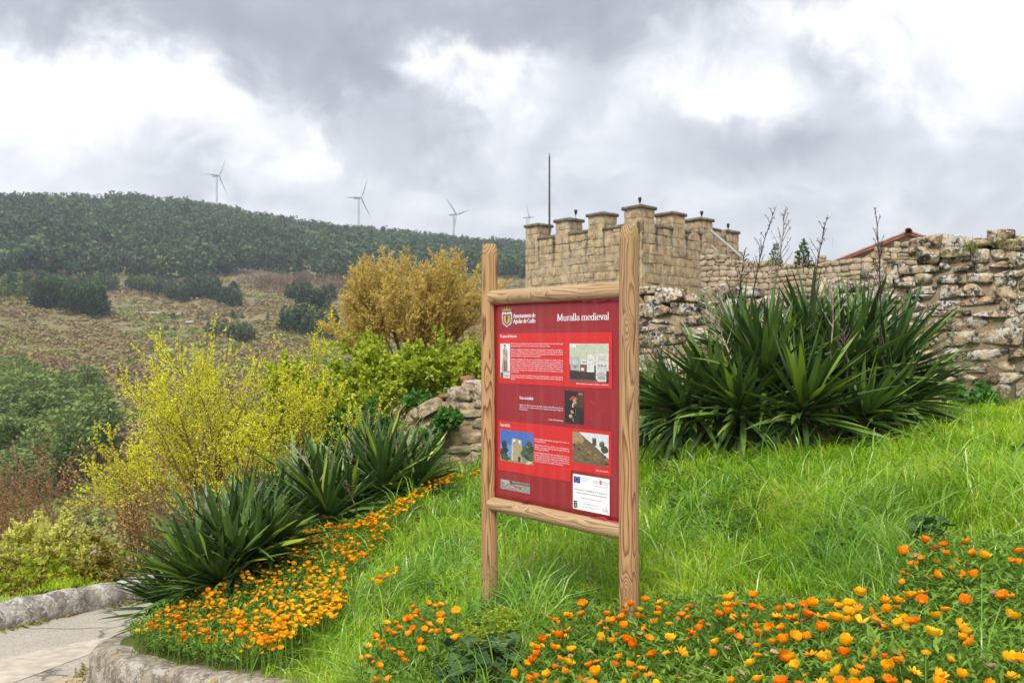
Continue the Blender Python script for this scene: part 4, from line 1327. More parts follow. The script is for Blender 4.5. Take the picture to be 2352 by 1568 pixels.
# coat of arms
ca, cb = SZ(255, 770, 540), SZ(345, 946, 540)
def CP(x, y): return (ca[0] + x * (cb[0] - ca[0]), cb[1] + y * (ca[1] - cb[1]))
sh = lambda k: [CP(.5 + (x - .5) * k, .36 + (y - .36) * k) for x, y in ((.06, .69), (.5, .66), (.94, .69), (.97, .45), (.88, .17), (.5, .0), (.12, .17), (.03, .45))]
crest = [(sh(1.0), ink((.62, .66, .78)))]
for k in range(9):
    for sg in (-1, 1):
        y = .08 + k * .068; x = .5 + sg * (.485 - (.17 if k == 0 else .07 if k == 1 else .02 if k == 2 else 0))
        crest.append(([CP(x - .05, y), CP(x + sg * .05, y + .02), CP(x, y + .05)], ink((.75, .78, .86))))
crest += [(sh(.83), ink((.10, .07, .10))), (sh(.72), ink((.42, .05, .03))), (sh(.60), ink((.66, .46, .06))), (sh(.53), ink((.62, .42, .05))),
          ([CP(.36, .52), CP(.42, .42), CP(.44, .3), CP(.5, .16), CP(.56, .3), CP(.58, .42), CP(.64, .52), CP(.56, .48), CP(.54, .54), CP(.5, .58), CP(.46, .54), CP(.44, .48)], ink((.03, .025, .03))),
          ([CP(.05, .69), CP(.5, .665), CP(.95, .69), CP(.93, .735), CP(.5, .70), CP(.07, .735)], ink((.60, .66, .80))),
          ([CP(.12, .76), CP(.0, .90), CP(.18, .83), CP(.24, .93), CP(.38, .85), CP(.5, 1.0), CP(.62, .85), CP(.76, .93), CP(.82, .83), CP(1.0, .90), CP(.88, .76), CP(.5, .73)], ink((.50, .31, .05))),
          ([CP(.2, .765), CP(.5, .742), CP(.8, .765), CP(.8, .79), CP(.5, .77), CP(.2, .79)], ink((.22, .05, .03)))]
for x, y in ((.0, .91), (.24, .94), (.5, 1.0), (.76, .94), (1.0, .91)):
    crest.append(([CP(x - .035, y), CP(x, y - .02), CP(x + .035, y), CP(x, y + .022)], ink((.62, .46, .12))))
flat('coat_of_arms', crest, 2)


# ---- lettering. headings in a built serif face, small text in the built-in one
def arc(cx, cy, rx, ry, a0, a1, n=14):
    return [(cx + rx * math.cos(R(a0 + (a1 - a0) * i / n)), cy + ry * math.sin(R(a0 + (a1 - a0) * i / n))) for i in range(n + 1)]


X = .66
GL = {
 'M': (1.10, [[(.16, 0), (.20, 1)], [(.20, 1), (.53, .05)], [(.53, .05), (.88, 1)], [(.88, 1), (.93, 0)]], [(.16, 0), (.93, 0), (.17, 1), (.91, 1)]),
 'A': (.80, [[(.06, 0), (.40, 1)], [(.40, 1), (.74, 0)], [(.18, .36), (.62, .36)]], [(.07, 0), (.73, 0)]),
 'C': (.78, [arc(.44, .5, .36, .5, 48, 312, 20)], []), 'U': (.84, [[(.17, 1), (.17, .3)] + arc(.42, .3, .25, .3, 180, 360) + [(.67, 1)]], [(.17, 1), (.67, 1)]),
 'T': (.72, [[(.36, 0), (.36, 1)], [(.04, .97), (.68, .97)], [(.05, .97), (.05, .82)], [(.67, .97), (.67, .82)]], [(.36, 0)]),
 'P': (.66, [[(.17, 0), (.17, 1)], [(.17, .97), (.34, .97)] + arc(.34, .73, .22, .24, 90, -90) + [(.17, .48)]], [(.17, 0)]),
 'u': (.66, [[(.13, X), (.13, .2)] + arc(.31, .2, .18, .19, 180, 300), [(.49, X), (.49, 0)]], []),
 'r': (.44, [[(.14, 0), (.14, X)], arc(.32, X - .17, .17, .17, 150, 50)], [(.14, 0)]),
 'a': (.54, [arc(.26, X - .18, .18, .18, 165, 0) + [(.44, .08), (.52, .03)], arc(.26, .19, .19, .19, 60, 390)], []),
 'l': (.30, [[(.15, 0), (.15, 1.06)]], [(.15, 0)]), 'm': (.98, [[(.13, 0), (.13, X)], arc(.30, X - .19, .18, .19, 160, 0) + [(.48, 0)], arc(.65, X - .19, .18, .19, 160, 0) + [(.83, 0)]], [(.13, 0), (.48, 0), (.83, 0)]),
 'e': (.56, [[(.08, .37), (.48, .37)], arc(.29, .33, .22, .33, 8, 318, 20)], []), 'd': (.64, [arc(.28, .33, .21, .33, 0, 360, 20), [(.51, 1.06), (.51, 0)]], []),
 'i': (.30, [[(.15, 0), (.15, X)], [(.15, .86), (.15, .97)]], [(.15, 0)]), 'í': (.30, [[(.15, 0), (.15, X)], [(.12, .80), (.26, 1.0)]], [(.15, 0)]),
 'v': (.58, [[(.07, X), (.29, 0)], [(.29, 0), (.51, X)]], [(.08, X), (.50, X)]), 'n': (.66, [[(.13, 0), (.13, X)], arc(.31, X - .19, .19, .19, 160, 0) + [(.50, 0)]], [(.13, 0), (.50, 0)]),
 't': (.40, [[(.17, .86), (.17, .14)] + arc(.29, .14, .12, .14, 180, 300), [(.04, X), (.36, X)]], []), 'o': (.60, [arc(.30, .33, .23, .33, 0, 360, 22)], []),
 'y': (.58, [[(.07, X), (.30, .02)], [(.52, X), (.22, -.28)]], [(.08, X), (.5, X)]), 'g': (.56, [arc(.27, .44, .18, .22, 0, 360, 18), arc(.28, -.10, .22, .17, 0, 360, 18), [(.40, .60), (.52, .66)]], []),
 's': (.46, [arc(.23, X - .17, .15, .16, 35, 270), arc(.23, .17, .16, .17, 90, -145)], []), 'é': (.56, [[(.08, .37), (.48, .37)], arc(.29, .33, .22, .33, 8, 318, 20), [(.24, .78), (.40, 1.0)]], []),
 'p': (.64, [[(.13, X), (.13, -.3)], arc(.35, .33, .21, .33, 0, 360, 20)], [(.13, -.3)]), 'c': (.54, [arc(.29, .33, .22, .33, 50, 315, 18)], []),
 'h': (.66, [[(.13, 0), (.13, 1.06)], arc(.31, X - .19, .19, .19, 160, 0) + [(.50, 0)]], [(.13, 0), (.50, 0)]),
 '.': (.28, [[(.12, 0), (.12, .10)]], []), ':': (.28, [[(.12, 0), (.12, .10)], [(.12, .48), (.12, .58)]], []), ' ': (.30, [], []),
}


def serif_line(mb, text, x0, x1, base, cap, bold=1.0):
    thick, thin = .108 * bold, .050 * bold
    adv = sum(GL[c][0] for c in text)
    kx = (x1 - x0) / adv
    cur = 0.0
    y = FRONT - .0005 * 3
    for c in text:
        w, strokes, serifs = GL[c]
        quads = []
        for st in strokes:
            for (ax, ay), (bx_, by) in zip(st[:-1], st[1:]):
                dx, dy = bx_ - ax, by - ay
                L = math.hypot(dx, dy)
                if L < 1e-6: continue
                tk = (thin + (thick - thin) * abs(dy) / L) / 2
                nx_, ny_ = -dy / L * tk, dx / L * tk
                ex, ey = dx / L * .012, dy / L * .012
                quads.append([(ax - ex + nx_, ay - ey + ny_), (ax - ex - nx_, ay - ey - ny_), (bx_ + ex - nx_, by + ey - ny_), (bx_ + ex + nx_, by + ey + ny_)])
        for sx, sy in serifs:
            quads.append([(sx - .13, sy - .025), (sx + .13, sy - .025), (sx + .13, sy + .03), (sx - .13, sy + .03)])
        for q in quads:
            y -= 2e-7
            V = [(x0 + (cur + px) * kx, y, base + py * cap) for px, py in q]
            ar = sum(V[i][0] * V[(i + 1) % 4][2] - V[(i + 1) % 4][0] * V[i][2] for i in range(4))
            mb.add(V if ar > 0 else V[::-1], [(0, 1, 2, 3)])
        cur += w


def heading(name, lines, m=None):
    mb = MB()
    for text, zx0, zx1, zy, cap, yo, bold in lines:
        a = SZ(zx0, zy, yo); b = SZ(zx1, zy, yo)
        serif_line(mb, text, a[0], b[0], a[1], cap, bold)
    return obj(name, mb.mesh(name), m or M_WHITE, panel)


heading('title_lettering', [('Muralla medieval', 727, 1172, 893, .0345 * 1.05, 540, 1.15)])
heading('town_lettering', [('Ayuntamiento de', 356, 543, 867, .0235, 540, 1.55), ('Aguilar de Codés', 356, 545, 912, .0235, 540, 1.55)])
heading('heading_lettering', [('Un poco de historia.', 244, 386, 1034, .0155, 540, 1.55)])
heading('heading_lettering', [('Una curiosidad:', 408, 528, 125, .0165, 960, 1.5)])
heading('heading_lettering', [('Torre de Pío.', 243, 331, 355, .0165, 960, 1.5)])

_font_cache = {}


def small_text(name, lines, m, layer=3):
    """lines: (text, x0, x1, base z, cap height) in board units; each line is fitted to its width"""
    parts_v, parts_f, off = [], [], 0
    for text, x0, x1, zb, cap in lines:
        cu = bpy.data.curves.new('lettering', 'FONT')
        cu.body = text; cu.resolution_u = 1; cu.fill_mode = 'FRONT'
        tmp = bpy.data.objects.new('lettering', cu)
        me = bpy.data.meshes.new_from_object(tmp)
        co = np.empty(len(me.vertices) * 3); me.vertices.foreach_get('co', co); co = co.reshape(-1, 3)
        if len(co):
            w = co[:, 0].max() - co[:, 0].min()
            k = (x1 - x0) / w if x1 is not None else cap / .7 * .8
            V = np.stack([x0 + (co[:, 0] - co[:, 0].min()) * k, np.full(len(co), FRONT - .0005 * layer), zb + co[:, 1] * cap / .7], -1)
            parts_v.append(V)
            for p in me.polygons: parts_f.append([v + off for v in p.vertices])
            off += len(V)
        bpy.data.objects.remove(tmp); bpy.data.curves.remove(cu); bpy.data.meshes.remove(me)
    me = bpy.data.meshes.new(name)
    me.from_pydata(np.concatenate(parts_v).tolist(), [], parts_f)
    me.update()
    return obj(name, me, m, panel)


def para_lines(lines, zx0, zx1, yo, ys, cap, full):
    out = []
    n_full = max(len(t) for t in lines)
    for t, y, f in zip(lines, ys, full):
        a, b = SZ(zx0, y, yo), SZ(zx1, y, yo)
        out.append((t, a[0], b[0] if f else a[0] + (b[0] - a[0]) * len(t) / n_full, a[1], cap))
    return out


T1 = ['Varios restos arqueológicos encontrados en la zona (entre fragmentos de estelas funerarias)', 'atestiguan que Aguilar de Codés estuvo poblada al menos desde época romana.',
      'Debido a su ubicación estratégica, los habitantes de la zona solían concentrarse en este lugar, lo', 'que supuso su fortificación en 1219 a manos de Sancho VII el Fuerte, que supo defender el Reyno',
      'ante los ataques de Castilla. Este hecho histórico tan importante queda reflejado en el escudo', 'actual, que mantiene el águila del blasón del rey navarro.',
      'Finalmente es fundada como villa, como un desdoblamiento de Marañón, en 1269 y recibe de', 'manos de Teobaldo II el fuero de Viana, siguiendo la política de sus antecesores de reforzamiento',
      'de la frontera con Castilla y como posición de apoyo de la zona de Laguardia (que entonces', 'pertenecía al Reyno de Navarra). Esta nueva situación permite a la villa estar exenta de peajes y',
      'celebrar mercado los martes, lo que supone un gran estímulo para sus pobladores. Además, por', 'su importancia estratégica, fue repoblada en varias ocasiones (en 1271 por Enrique I y en 1373', 'por Carlos III).',
      'Ya en 1463, por la sentencia arbitral de Bayona, la villa debía pasar a manos del monarca', 'castellano Enrique IV, pero sus habitantes se resistieron y permanecieron dentro del Reyno de', 'Navarra.']
Y1 = [1092, 1111, 1142, 1159, 1177, 1195, 1225, 1243, 1260, 1277, 1295, 1313, 1330, 1359, 1376, 1393]
F1 = [1, 0, 1, 1, 1, 0, 1, 1, 1, 1, 1, 1, 0, 1, 1, 0]
small_text('history_text', para_lines(T1, 336, 778, 540, Y1, .0088, F1), M_WHITE)
small_text('caption_text', para_lines(['Estelas funerarias romanas en el Museo de Navarra.'], 893, 1168, 540, [1431], .0085, [1]), M_WHITE)
T2 = ['Aguilar de Codés fue escenario importante, durante el siglo XIX, de las Guerras', 'Carlistas, ya que en diversos momentos constituyó el principal refugio de', 'Zumalacárregui.']
small_text('curiosity_text', para_lines(T2, 408, 780, 960, [180, 198, 217], .0088, [1, 1, 0]), M_WHITE)
small_text('caption_text', para_lines(['Tomás de Zumalacárregui.'], 655, 781, 960, [305], .0088, [1]), M_WHITE)
T3 = ['En la actualidad, todavía quedan en pie parte de los muros de', 'la antigua fortaleza.', 'Aquí puedes ver la Torre de Pío, cuyo emplazamiento', 'defensivo en un lugar elevado (la atalaya es parte de la roca)', 'domina una gran panorámica.',
      'La torre formaba parte del recinto amurallado sobre el que se', 'asienta la calle de La Solana, que aprovecha la línea antigua de', 'las murallas de las que se aprecian también restos', 'incorporados en la casa del nº 1 de la calle, que presenta traza', 'de torreón prismático de buen sillar y muros macizos.']
Y3 = [470, 488, 520, 538, 555, 585, 603, 621, 639, 657]
small_text('tower_text', para_lines(T3, 537, 832, 960, Y3, .0088, [1, 0, 1, 1, 0, 1, 1, 1, 1, .0]), M_WHITE)
small_text('caption_text', para_lines(['Vista de la muralla.'], 1060, 1166, 960, [738], .0088, [1]), M_WHITE)
def pt(text, x0, x1, y, cap): a = PP(x0, y); return (text, a[0], PP(x1, y)[0], a[1], cap * PH)
small_text('poster_text', [pt('Adecuación y Señalización de puntos de', .05, .95, .555, .050), pt('interés cultural y recorridos naturales', .08, .93, .465, .050), pt('Ayuntamiento de Aguilar de Codés', .21, .80, .335, .034)], M_INK, 3.5)
small_text('poster_fine_print', [pt('UNIÓN EUROPEA', .215, .39, .905, .022), pt('FONDO EUROPEO AGRÍCOLA', .215, .43, .855, .022), pt('Gobierno', .57, .72, .875, .032), pt('de Navarra', .545, .72, .825, .032), pt('Nafarroako', .81, .985, .875, .032), pt('Gobernua', .81, .965, .825, .032),
                                 pt('de desarrollo rural: Europa invierte en las zonas rurales', .03, .42, .80, .016), pt('Departamento de Desarrollo Rural y Medio Ambiente', .60, .97, .765, .016), pt('Landa Garapeneko eta Ingurumeneko Departamentua', .60, .97, .735, .016),
                                 pt('Actuación subvencionada por el programa de desarrollo rural', .26, .72, .20, .017), pt('de Navarra y cofinanciada por la Unión Europea', .26, .72, .175, .017), pt('Fondo Europeo Agrícola de Desarrollo Rural', .26, .72, .115, .017), pt('medida de ayuda a los puntos de interés', .26, .6, .09, .017)], M_INK, 3.5)
small_text('poster_fine_print', [pt('TEDER', .79, .93, .075, .06)], ink((.20, .48, .42)), 3.5)


# ---------------------------------------------------------------- far woods, pines and scrub
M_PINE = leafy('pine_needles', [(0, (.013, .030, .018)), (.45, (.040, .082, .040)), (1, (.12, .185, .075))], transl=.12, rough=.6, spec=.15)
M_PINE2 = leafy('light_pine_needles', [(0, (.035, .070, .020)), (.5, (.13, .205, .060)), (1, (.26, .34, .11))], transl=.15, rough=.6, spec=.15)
M_BARE = leafy('bare_twigs', [(0, (.13, .085, .065)), (.5, (.20, .135, .10)), (1, (.27, .19, .14))], transl=.1, rough=.8, spec=.1)
M_SCRUB = leafy('scrub_leaves', [(0, (.22, .16, .105)), (.35, (.34, .25, .135)), (.6, (.32, .265, .115)), (.82, (.22, .25, .075)), (1, (.27, .36, .07))], transl=.15, rough=.8, spec=.1)
M_BARK = plain('bark', (.115, .085, .06), .9, .1, vary=.35, scale=25)


def pine_points(n, rng, shape, h=1.0, r=.26):
    """needle tufts of a pine 1 m high: positions, directions, tints"""
    k = np.arange(n)
    if shape == 'cone':
        t = rng.random(n) ** .75
        z = .14 + .86 * (1 - t) ** 1.0 * .98
        rad = r * (1 - (z - .14) / .88) ** .75 * rng.uniform(.45, 1.0, n) + .012
    else:
        u = rng.random(n)
        z = .28 + .70 * u
        rad = r * np.sqrt(np.clip(1 - ((z - .58) / .42) ** 2, .02, 1)) * rng.uniform(.45, 1.05, n)
    a = rng.uniform(0, 6.283, n)
    lump = 1 + .22 * np.sin(a * 3 + z * 11) + .12 * np.sin(a * 5 - z * 17)
    P = np.stack([np.cos(a) * rad * lump, np.sin(a) * rad * lump, z], -1)
    D = np.stack([np.cos(a) * .8, np.sin(a) * .8, rng.uniform(-.1, .8, n)], -1) + rng.normal(size=(n, 3)) * .35
    tint = np.clip(.02 + .80 * z + rng.normal(size=n) * .18, 0, 1)  # lit tops and shaded lower crowns painted into the tint by height
    return P, D, tint


def pine_mesh(name, n, seed, shape, r, size, width):
    rng = np.random.default_rng(seed)
    P, D, tn = pine_points(n, rng, shape, r=r)
    V, T = leaves(P - unit(D) * size * .35, D, rng.uniform(.7, 1.25, n) * size, rng.uniform(.8, 1.2, n) * width, .15, rng)
    return mesh_np(name, V, tris=T, tint=np.repeat(tn, 4))


TRUNK = MB()
_v, _q, _ = tubes([(0, 0, -.04), (0, 0, .45)], [(0, 0, .45), (.01, 0, .93)], [.022, .015], [.015, .004], 6)
TRUNK = MB().add(_v, _q).mesh('trunk', True); TRUNK.materials.append(M_BARK)
PINES = []
for k in range(5):
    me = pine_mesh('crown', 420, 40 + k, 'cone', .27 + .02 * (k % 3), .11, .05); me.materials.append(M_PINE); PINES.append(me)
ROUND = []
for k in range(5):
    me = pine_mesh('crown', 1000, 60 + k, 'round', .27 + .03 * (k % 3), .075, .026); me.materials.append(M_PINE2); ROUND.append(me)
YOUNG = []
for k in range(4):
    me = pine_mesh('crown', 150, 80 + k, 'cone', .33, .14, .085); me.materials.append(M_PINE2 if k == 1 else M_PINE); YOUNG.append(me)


def plant_tree(name, crown, loc, h, label, cat, group, wide=1.0, trunk=TRUNK):
    t = thing(name, label, cat, loc, group, rot=(0, 0, random.uniform(0, 6.28)))
    t.scale = (h * wide, h * wide, h)
    obj('crown', crown, parent=t)
    obj('trunk', trunk, parent=t)
    return t


def merged(name, m, protos, X, Y, Z, H, Wd, rng, kind='stuff', tint_shift=None):
    """many copies of small meshes joined into one object"""
    data = []
    for me in protos:
        co = np.empty(len(me.vertices) * 3); me.vertices.foreach_get('co', co)
        lv = np.empty(len(me.loops), np.int32); me.loops.foreach_get('vertex_index', lv)
        tn = np.empty(len(me.vertices)); me.attributes['tint'].data.foreach_get('value', tn)
        data.append((co.reshape(-1, 3), lv.reshape(-1, 3), tn))
    Vs, Ts, As, off = [], [], [], 0
    which = rng.integers(len(protos), size=len(X))
    for p in range(len(protos)):
        idx = np.where(which == p)[0]
        co, lv, tn = data[p]
        a = rng.uniform(0, 6.283, len(idx))
        c, s = np.cos(a)[:, None], np.sin(a)[:, None]
        x = (co[None, :, 0] * c - co[None, :, 1] * s) * (H * Wd)[idx][:, None] + X[idx][:, None]
        y = (co[None, :, 0] * s + co[None, :, 1] * c) * (H * Wd)[idx][:, None] + Y[idx][:, None]
        z = co[None, :, 2] * H[idx][:, None] + Z[idx][:, None]
        Vs.append(np.stack([x, y, z], -1).reshape(-1, 3))
        Ts.append((np.arange(len(idx))[:, None, None] * len(co) + lv[None] + off).reshape(-1, 3))
        sh = rng.normal(size=len(idx)) * .16 if tint_shift is None else tint_shift[idx]
        As.append(np.clip(tn[None] + sh[:, None], 0, 1).ravel())
        off += len(idx) * len(co)
    o = obj(name, mesh_np(name, np.concatenate(Vs), tris=np.concatenate(Ts), tint=np.concatenate(As)), m)
    o['kind'] = kind
    return o


# the pine forest on the ridge: one wood
rng = np.random.default_rng(31)
small = []
for k in range(6): small.append(pine_mesh('far_pine', 62, 90 + k, 'cone', .24 + .03 * (k % 2), .19, .105))
for k in range(3): small.append(pine_mesh('far_pine', 60, 190 + k, 'round', .27 + .04 * k, .17, .10))
base_px = [-300, 0, 120, 300, 420, 540, 620, 720, 830, 900, 1000, 1200, 1400]
base_py = [640, 648, 650, 648, 655, 640, 640, 650, 648, 640, 640, 640, 650]
xs, ys = [], []
for _ in range(23000):
    y = rng.uniform(600, 1750); x = (rng.uniform(-260, 1400) - CX) / F * y
    if rng.random() > y / 1750: continue
    xs.append(x); ys.append(y)
xs, ys = np.array(xs), np.array(ys)
zs = valley_z(xs, ys)
px, py = xs / ys * F + CX, CY - (zs - EYE) / ys * F
zr = valley_z(xs, ys * 1.04)
keep = (py < np.interp(px, base_px, base_py) + 4 * np.sin(px / 23.)) & (ys < np.interp(px, [0, 400, 800, 1100, 1400], [1230, 1290, 1400, 1560, 1700]))
clear = vnoise(np.stack([xs, ys], -1) / 70, 9, 2)
keep &= clear < .97
xs, ys, zs = xs[keep], ys[keep], zs[keep]
hh = rng.uniform(12, 21, len(xs))
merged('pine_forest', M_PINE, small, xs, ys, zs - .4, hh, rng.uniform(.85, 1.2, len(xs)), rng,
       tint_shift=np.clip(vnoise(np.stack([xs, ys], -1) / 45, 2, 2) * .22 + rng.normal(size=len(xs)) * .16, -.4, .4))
print('forest', len(xs))


def in_poly(poly, n, rng, edge=0):
    poly = np.array(poly, float)
    lo, hi = poly.min(0), poly.max(0)
    out = []
    while len(out) < n:
        p = rng.uniform(lo, hi)
        if inside(poly, p[0], p[1]): out.append(p)
    return out


def grove(poly, n, protos, hr, label, group, cat='tree', name='pine_tree', wide=(.9, 1.15), rng=rng, dmin=90):
    pts = sorted(in_poly(poly, n, rng), key=lambda p: p[1])
    for p in pts:
        x, y, z = hit_land(p[0], p[1], dmin)
        h = rng.uniform(*hr)
        pl_ = np.array(poly, float)
        fx_ = (p[0] - pl_[:, 0].min()) / np.ptp(pl_[:, 0]); fy_ = (p[1] - pl_[:, 1].min()) / np.ptp(pl_[:, 1])
        side_ = ', ' + ('left' if fx_ < .33 else 'right' if fx_ > .67 else 'middle') + ' part, ' + ('back' if fy_ < .4 else 'front') + (' and tall' if h > hr[0] + .7 * (hr[1] - hr[0]) else '')
        plant_tree(name, protos[rng.integers(len(protos))], (x, y, z - .15), h, label + side_, cat, group, rng.uniform(*wide))


rng = np.random.default_rng(77)
# square dark grove, open-crowned groves and saplings on the slope (foot points, measured on the photograph)
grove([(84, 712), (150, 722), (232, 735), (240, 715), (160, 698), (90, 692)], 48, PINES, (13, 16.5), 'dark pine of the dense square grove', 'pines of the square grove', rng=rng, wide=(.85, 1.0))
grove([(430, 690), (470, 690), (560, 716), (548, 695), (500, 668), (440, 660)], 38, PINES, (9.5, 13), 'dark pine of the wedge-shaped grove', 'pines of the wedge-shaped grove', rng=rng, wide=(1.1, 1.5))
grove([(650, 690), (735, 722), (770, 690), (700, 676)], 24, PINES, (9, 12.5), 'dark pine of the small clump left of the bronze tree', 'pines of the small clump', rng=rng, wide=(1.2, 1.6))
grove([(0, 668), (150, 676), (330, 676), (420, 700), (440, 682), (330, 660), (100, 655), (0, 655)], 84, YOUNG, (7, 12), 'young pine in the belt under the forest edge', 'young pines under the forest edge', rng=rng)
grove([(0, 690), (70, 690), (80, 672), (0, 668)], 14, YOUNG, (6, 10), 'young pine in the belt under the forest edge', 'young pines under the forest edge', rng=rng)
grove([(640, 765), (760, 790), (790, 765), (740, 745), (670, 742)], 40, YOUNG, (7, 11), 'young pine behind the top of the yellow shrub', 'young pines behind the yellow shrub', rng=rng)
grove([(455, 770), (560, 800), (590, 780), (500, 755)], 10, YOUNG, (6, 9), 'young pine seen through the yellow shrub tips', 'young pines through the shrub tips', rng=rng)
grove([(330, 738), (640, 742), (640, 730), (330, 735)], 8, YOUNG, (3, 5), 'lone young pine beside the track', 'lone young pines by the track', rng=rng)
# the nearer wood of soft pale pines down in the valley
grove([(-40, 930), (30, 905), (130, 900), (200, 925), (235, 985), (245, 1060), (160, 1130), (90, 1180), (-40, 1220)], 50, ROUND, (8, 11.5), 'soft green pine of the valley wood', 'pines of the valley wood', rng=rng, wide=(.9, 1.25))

# bare pinkish woods along the lower edge of the forest
def bare_mesh(seed, n=150):
    rng = np.random.default_rng(seed)
    P, D, tn = pine_points(n, rng, 'round', r=.46)
    P[:, 2] *= .95
    V, T = leaves(P, D + [0, 0, .6], rng.uniform(.08, .17, n), rng.uniform(.035, .06, n), .1, rng)
    return mesh_np('crown', V, tris=T, tint=np.repeat(tn, 4))
BARES = [bare_mesh(120 + k) for k in range(4)]
for me in BARES: me.materials.append(M_BARE)
rng = np.random.default_rng(13)
grove([(545, 670), (720, 672), (740, 655), (550, 650)], 34, BARES, (9, 13), 'bare pinkish tree at the forest foot', 'bare trees at the forest foot', name='bare_tree', rng=rng, wide=(.9, 1.2))
grove([(730, 672), (820, 690), (815, 660), (735, 650)], 16, BARES, (8, 12), 'bare pinkish tree at the forest foot', 'bare trees at the forest foot', name='bare_tree', rng=rng, wide=(1, 1.3))
grove([(0, 656), (260, 664), (280, 654), (0, 648)], 24, BARES, (5, 8), 'small bare pinkish tree above the young pines', 'small bare trees under the forest', name='bare_tree', rng=rng, wide=(1, 1.4))
grove([(330, 664), (430, 672), (430, 655), (330, 650)], 9, BARES, (5, 7), 'small bare pinkish tree above the young pines', 'small bare trees under the forest', name='bare_tree', rng=rng, wide=(1, 1.4))

# scrub all over the slope: uncountable
rng = np.random.default_rng(3)
def scrub_mesh(seed, n=17):
    rng = np.random.default_rng(seed)
    d = unit(rng.normal(size=(n, 3))); d[:, 2] = np.abs(d[:, 2])
    P = d * rng.uniform(.5, 1.0, (n, 1)) * [.9, .9, .7]
    V, T = leaves(P - d * .2, d + rng.normal(size=(n, 3)) * .5, rng.uniform(.45, .8, n), rng.uniform(.30, .5, n), .2, rng)
    V[:, 2] = np.maximum(V[:, 2], -.1)
    return mesh_np('scrub', V, tris=T, tint=np.repeat(np.clip(.45 + .2 * P[:, 2] + rng.normal(size=n) * .10, 0, 1), 4))
SCRUBS = [scrub_mesh(140 + k) for k in range(5)]
N = 34000
y = np.exp(rng.uniform(math.log(75), math.log(900), N)); px = rng.uniform(-150, 1250, N); x = (px - CX) / F * y
z = valley_z(x, y)
py = CY - (z - EYE) / y * F
nz = vnoise(np.stack([x, y], -1) / 26, 21, 3)
keep = (py > np.interp(px, base_px, base_py) - 3) & (nz > -1.25 + .5 * rng.random(N) - .2 * (y < 170))
x, y, z, nz = x[keep], y[keep], z[keep], nz[keep]
ts = np.clip(vnoise(np.stack([x, y], -1) / 33, 22, 3) * .42 + rng.normal(size=len(x)) * .16 + .05 * (y < 160), -.5, .5)
H = rng.uniform(.3, .9, len(x)) * np.interp(y, [75, 200, 900], [1.0, 1.8, 3.2])
merged('hillside_scrub', M_SCRUB, SCRUBS, x, y, z, H, rng.uniform(1.0, 2.0, len(x)), rng, tint_shift=ts)

# pale track across the slope and a few outcrops
M_TRACK = plain('pale_track', (.42, .42, .40), .9, .1, vary=.15, scale=.3)
tp = [hit_land(p, q) for p, q in ((225, 718), (255, 719), (300, 720.5), (340, 722), (380, 723.5), (425, 725))]
tv_ = []
for k, (a, b, c) in enumerate(tp):
    wdt = 2.4 if 1 <= k <= 4 else 1.2
    for o_ in (-wdt, wdt * 1.5): tv_.append((a, b + o_, float(valley_z(a, b + o_)) + .9))
obj('track', MB().add(tv_, [(2 * k, 2 * k + 2, 2 * k + 3, 2 * k + 1) for k in range(len(tp) - 1)]).mesh('track'), M_TRACK, kind='structure')
M_OUT = stone_mat('pale_rock', [(.2, (.36, .32, .26)), (.8, (.50, .46, .38))], lich=.3, dark=.3, bump=.6, yellow=.1, scale=.15)
ov = stone_set(4, M_OUT, 700, res=4, p=3.0, amp=.3)
for k, (px_, py_, w_, lab) in enumerate(((378, 848, 6.5, 'white boulder on the slope just above the yellow shrub'), (352, 822, 5.0, 'pale flat rock outcrop higher up behind the yellow shrub'), (395, 806, 4.5, 'small pale rock behind the tallest tips of the yellow shrub'), (437, 742, 5.5, 'pale rock outcrop beside the track on the slope'))):
    q = hit_land(px_, py_)
    tag(obj('boulder', ov[k], loc=q, rot=(0, 0, k), scale=(w_, w_ * .8, w_ * .4)), lab, 'rock')

# ---------------------------------------------------------------- wind turbines
M_TURB = plain('turbine_paint', (.30, .34, .37), .5, .3, vary=.03)
M_TOWERP = plain('turbine_tower_paint', (.38, .50, .56), .5, .3, vary=.03)
tw_me = MB().add(*lathe([(.030, 0), (.021, 1.0)], 14)).mesh('tower', True); tw_me.materials.append(M_TOWERP)
nac = MB()
for lo, hi in (((-.022, -.045, -.02), (.022, .085, .024)), ((-.018, .085, -.015), (.018, .10, .018))): nac.box(lo, hi)
nac_me = nac.mesh('nacelle'); nac_me.materials.append(M_TURB)
hub_me = MB().add(*lathe([(.0, .035), (.016, .03), (.024, .01), (.022, -.02), (.0, -.02)], 12)).mesh('hub', True); hub_me.materials.append(M_TURB)
bl = []
for k, (s, w, th) in enumerate(((.02, .016, .016), (.09, .022, .015), (.18, .040, .012), (.40, .030, .008), (.70, .019, .005), (1.0, .005, .002))):
    bl += [(-w * .35, 0, s), (0, th, s), (w * .65, 0, s), (0, -th, s)]
BQ = [(i * 4 + j, i * 4 + (j + 1) % 4, (i + 1) * 4 + (j + 1) % 4, (i + 1) * 4 + j) for i in range(5) for j in range(4)]
blade_me = MB().add(bl, BQ).mesh('blade', True); blade_me.materials.append(M_TURB)
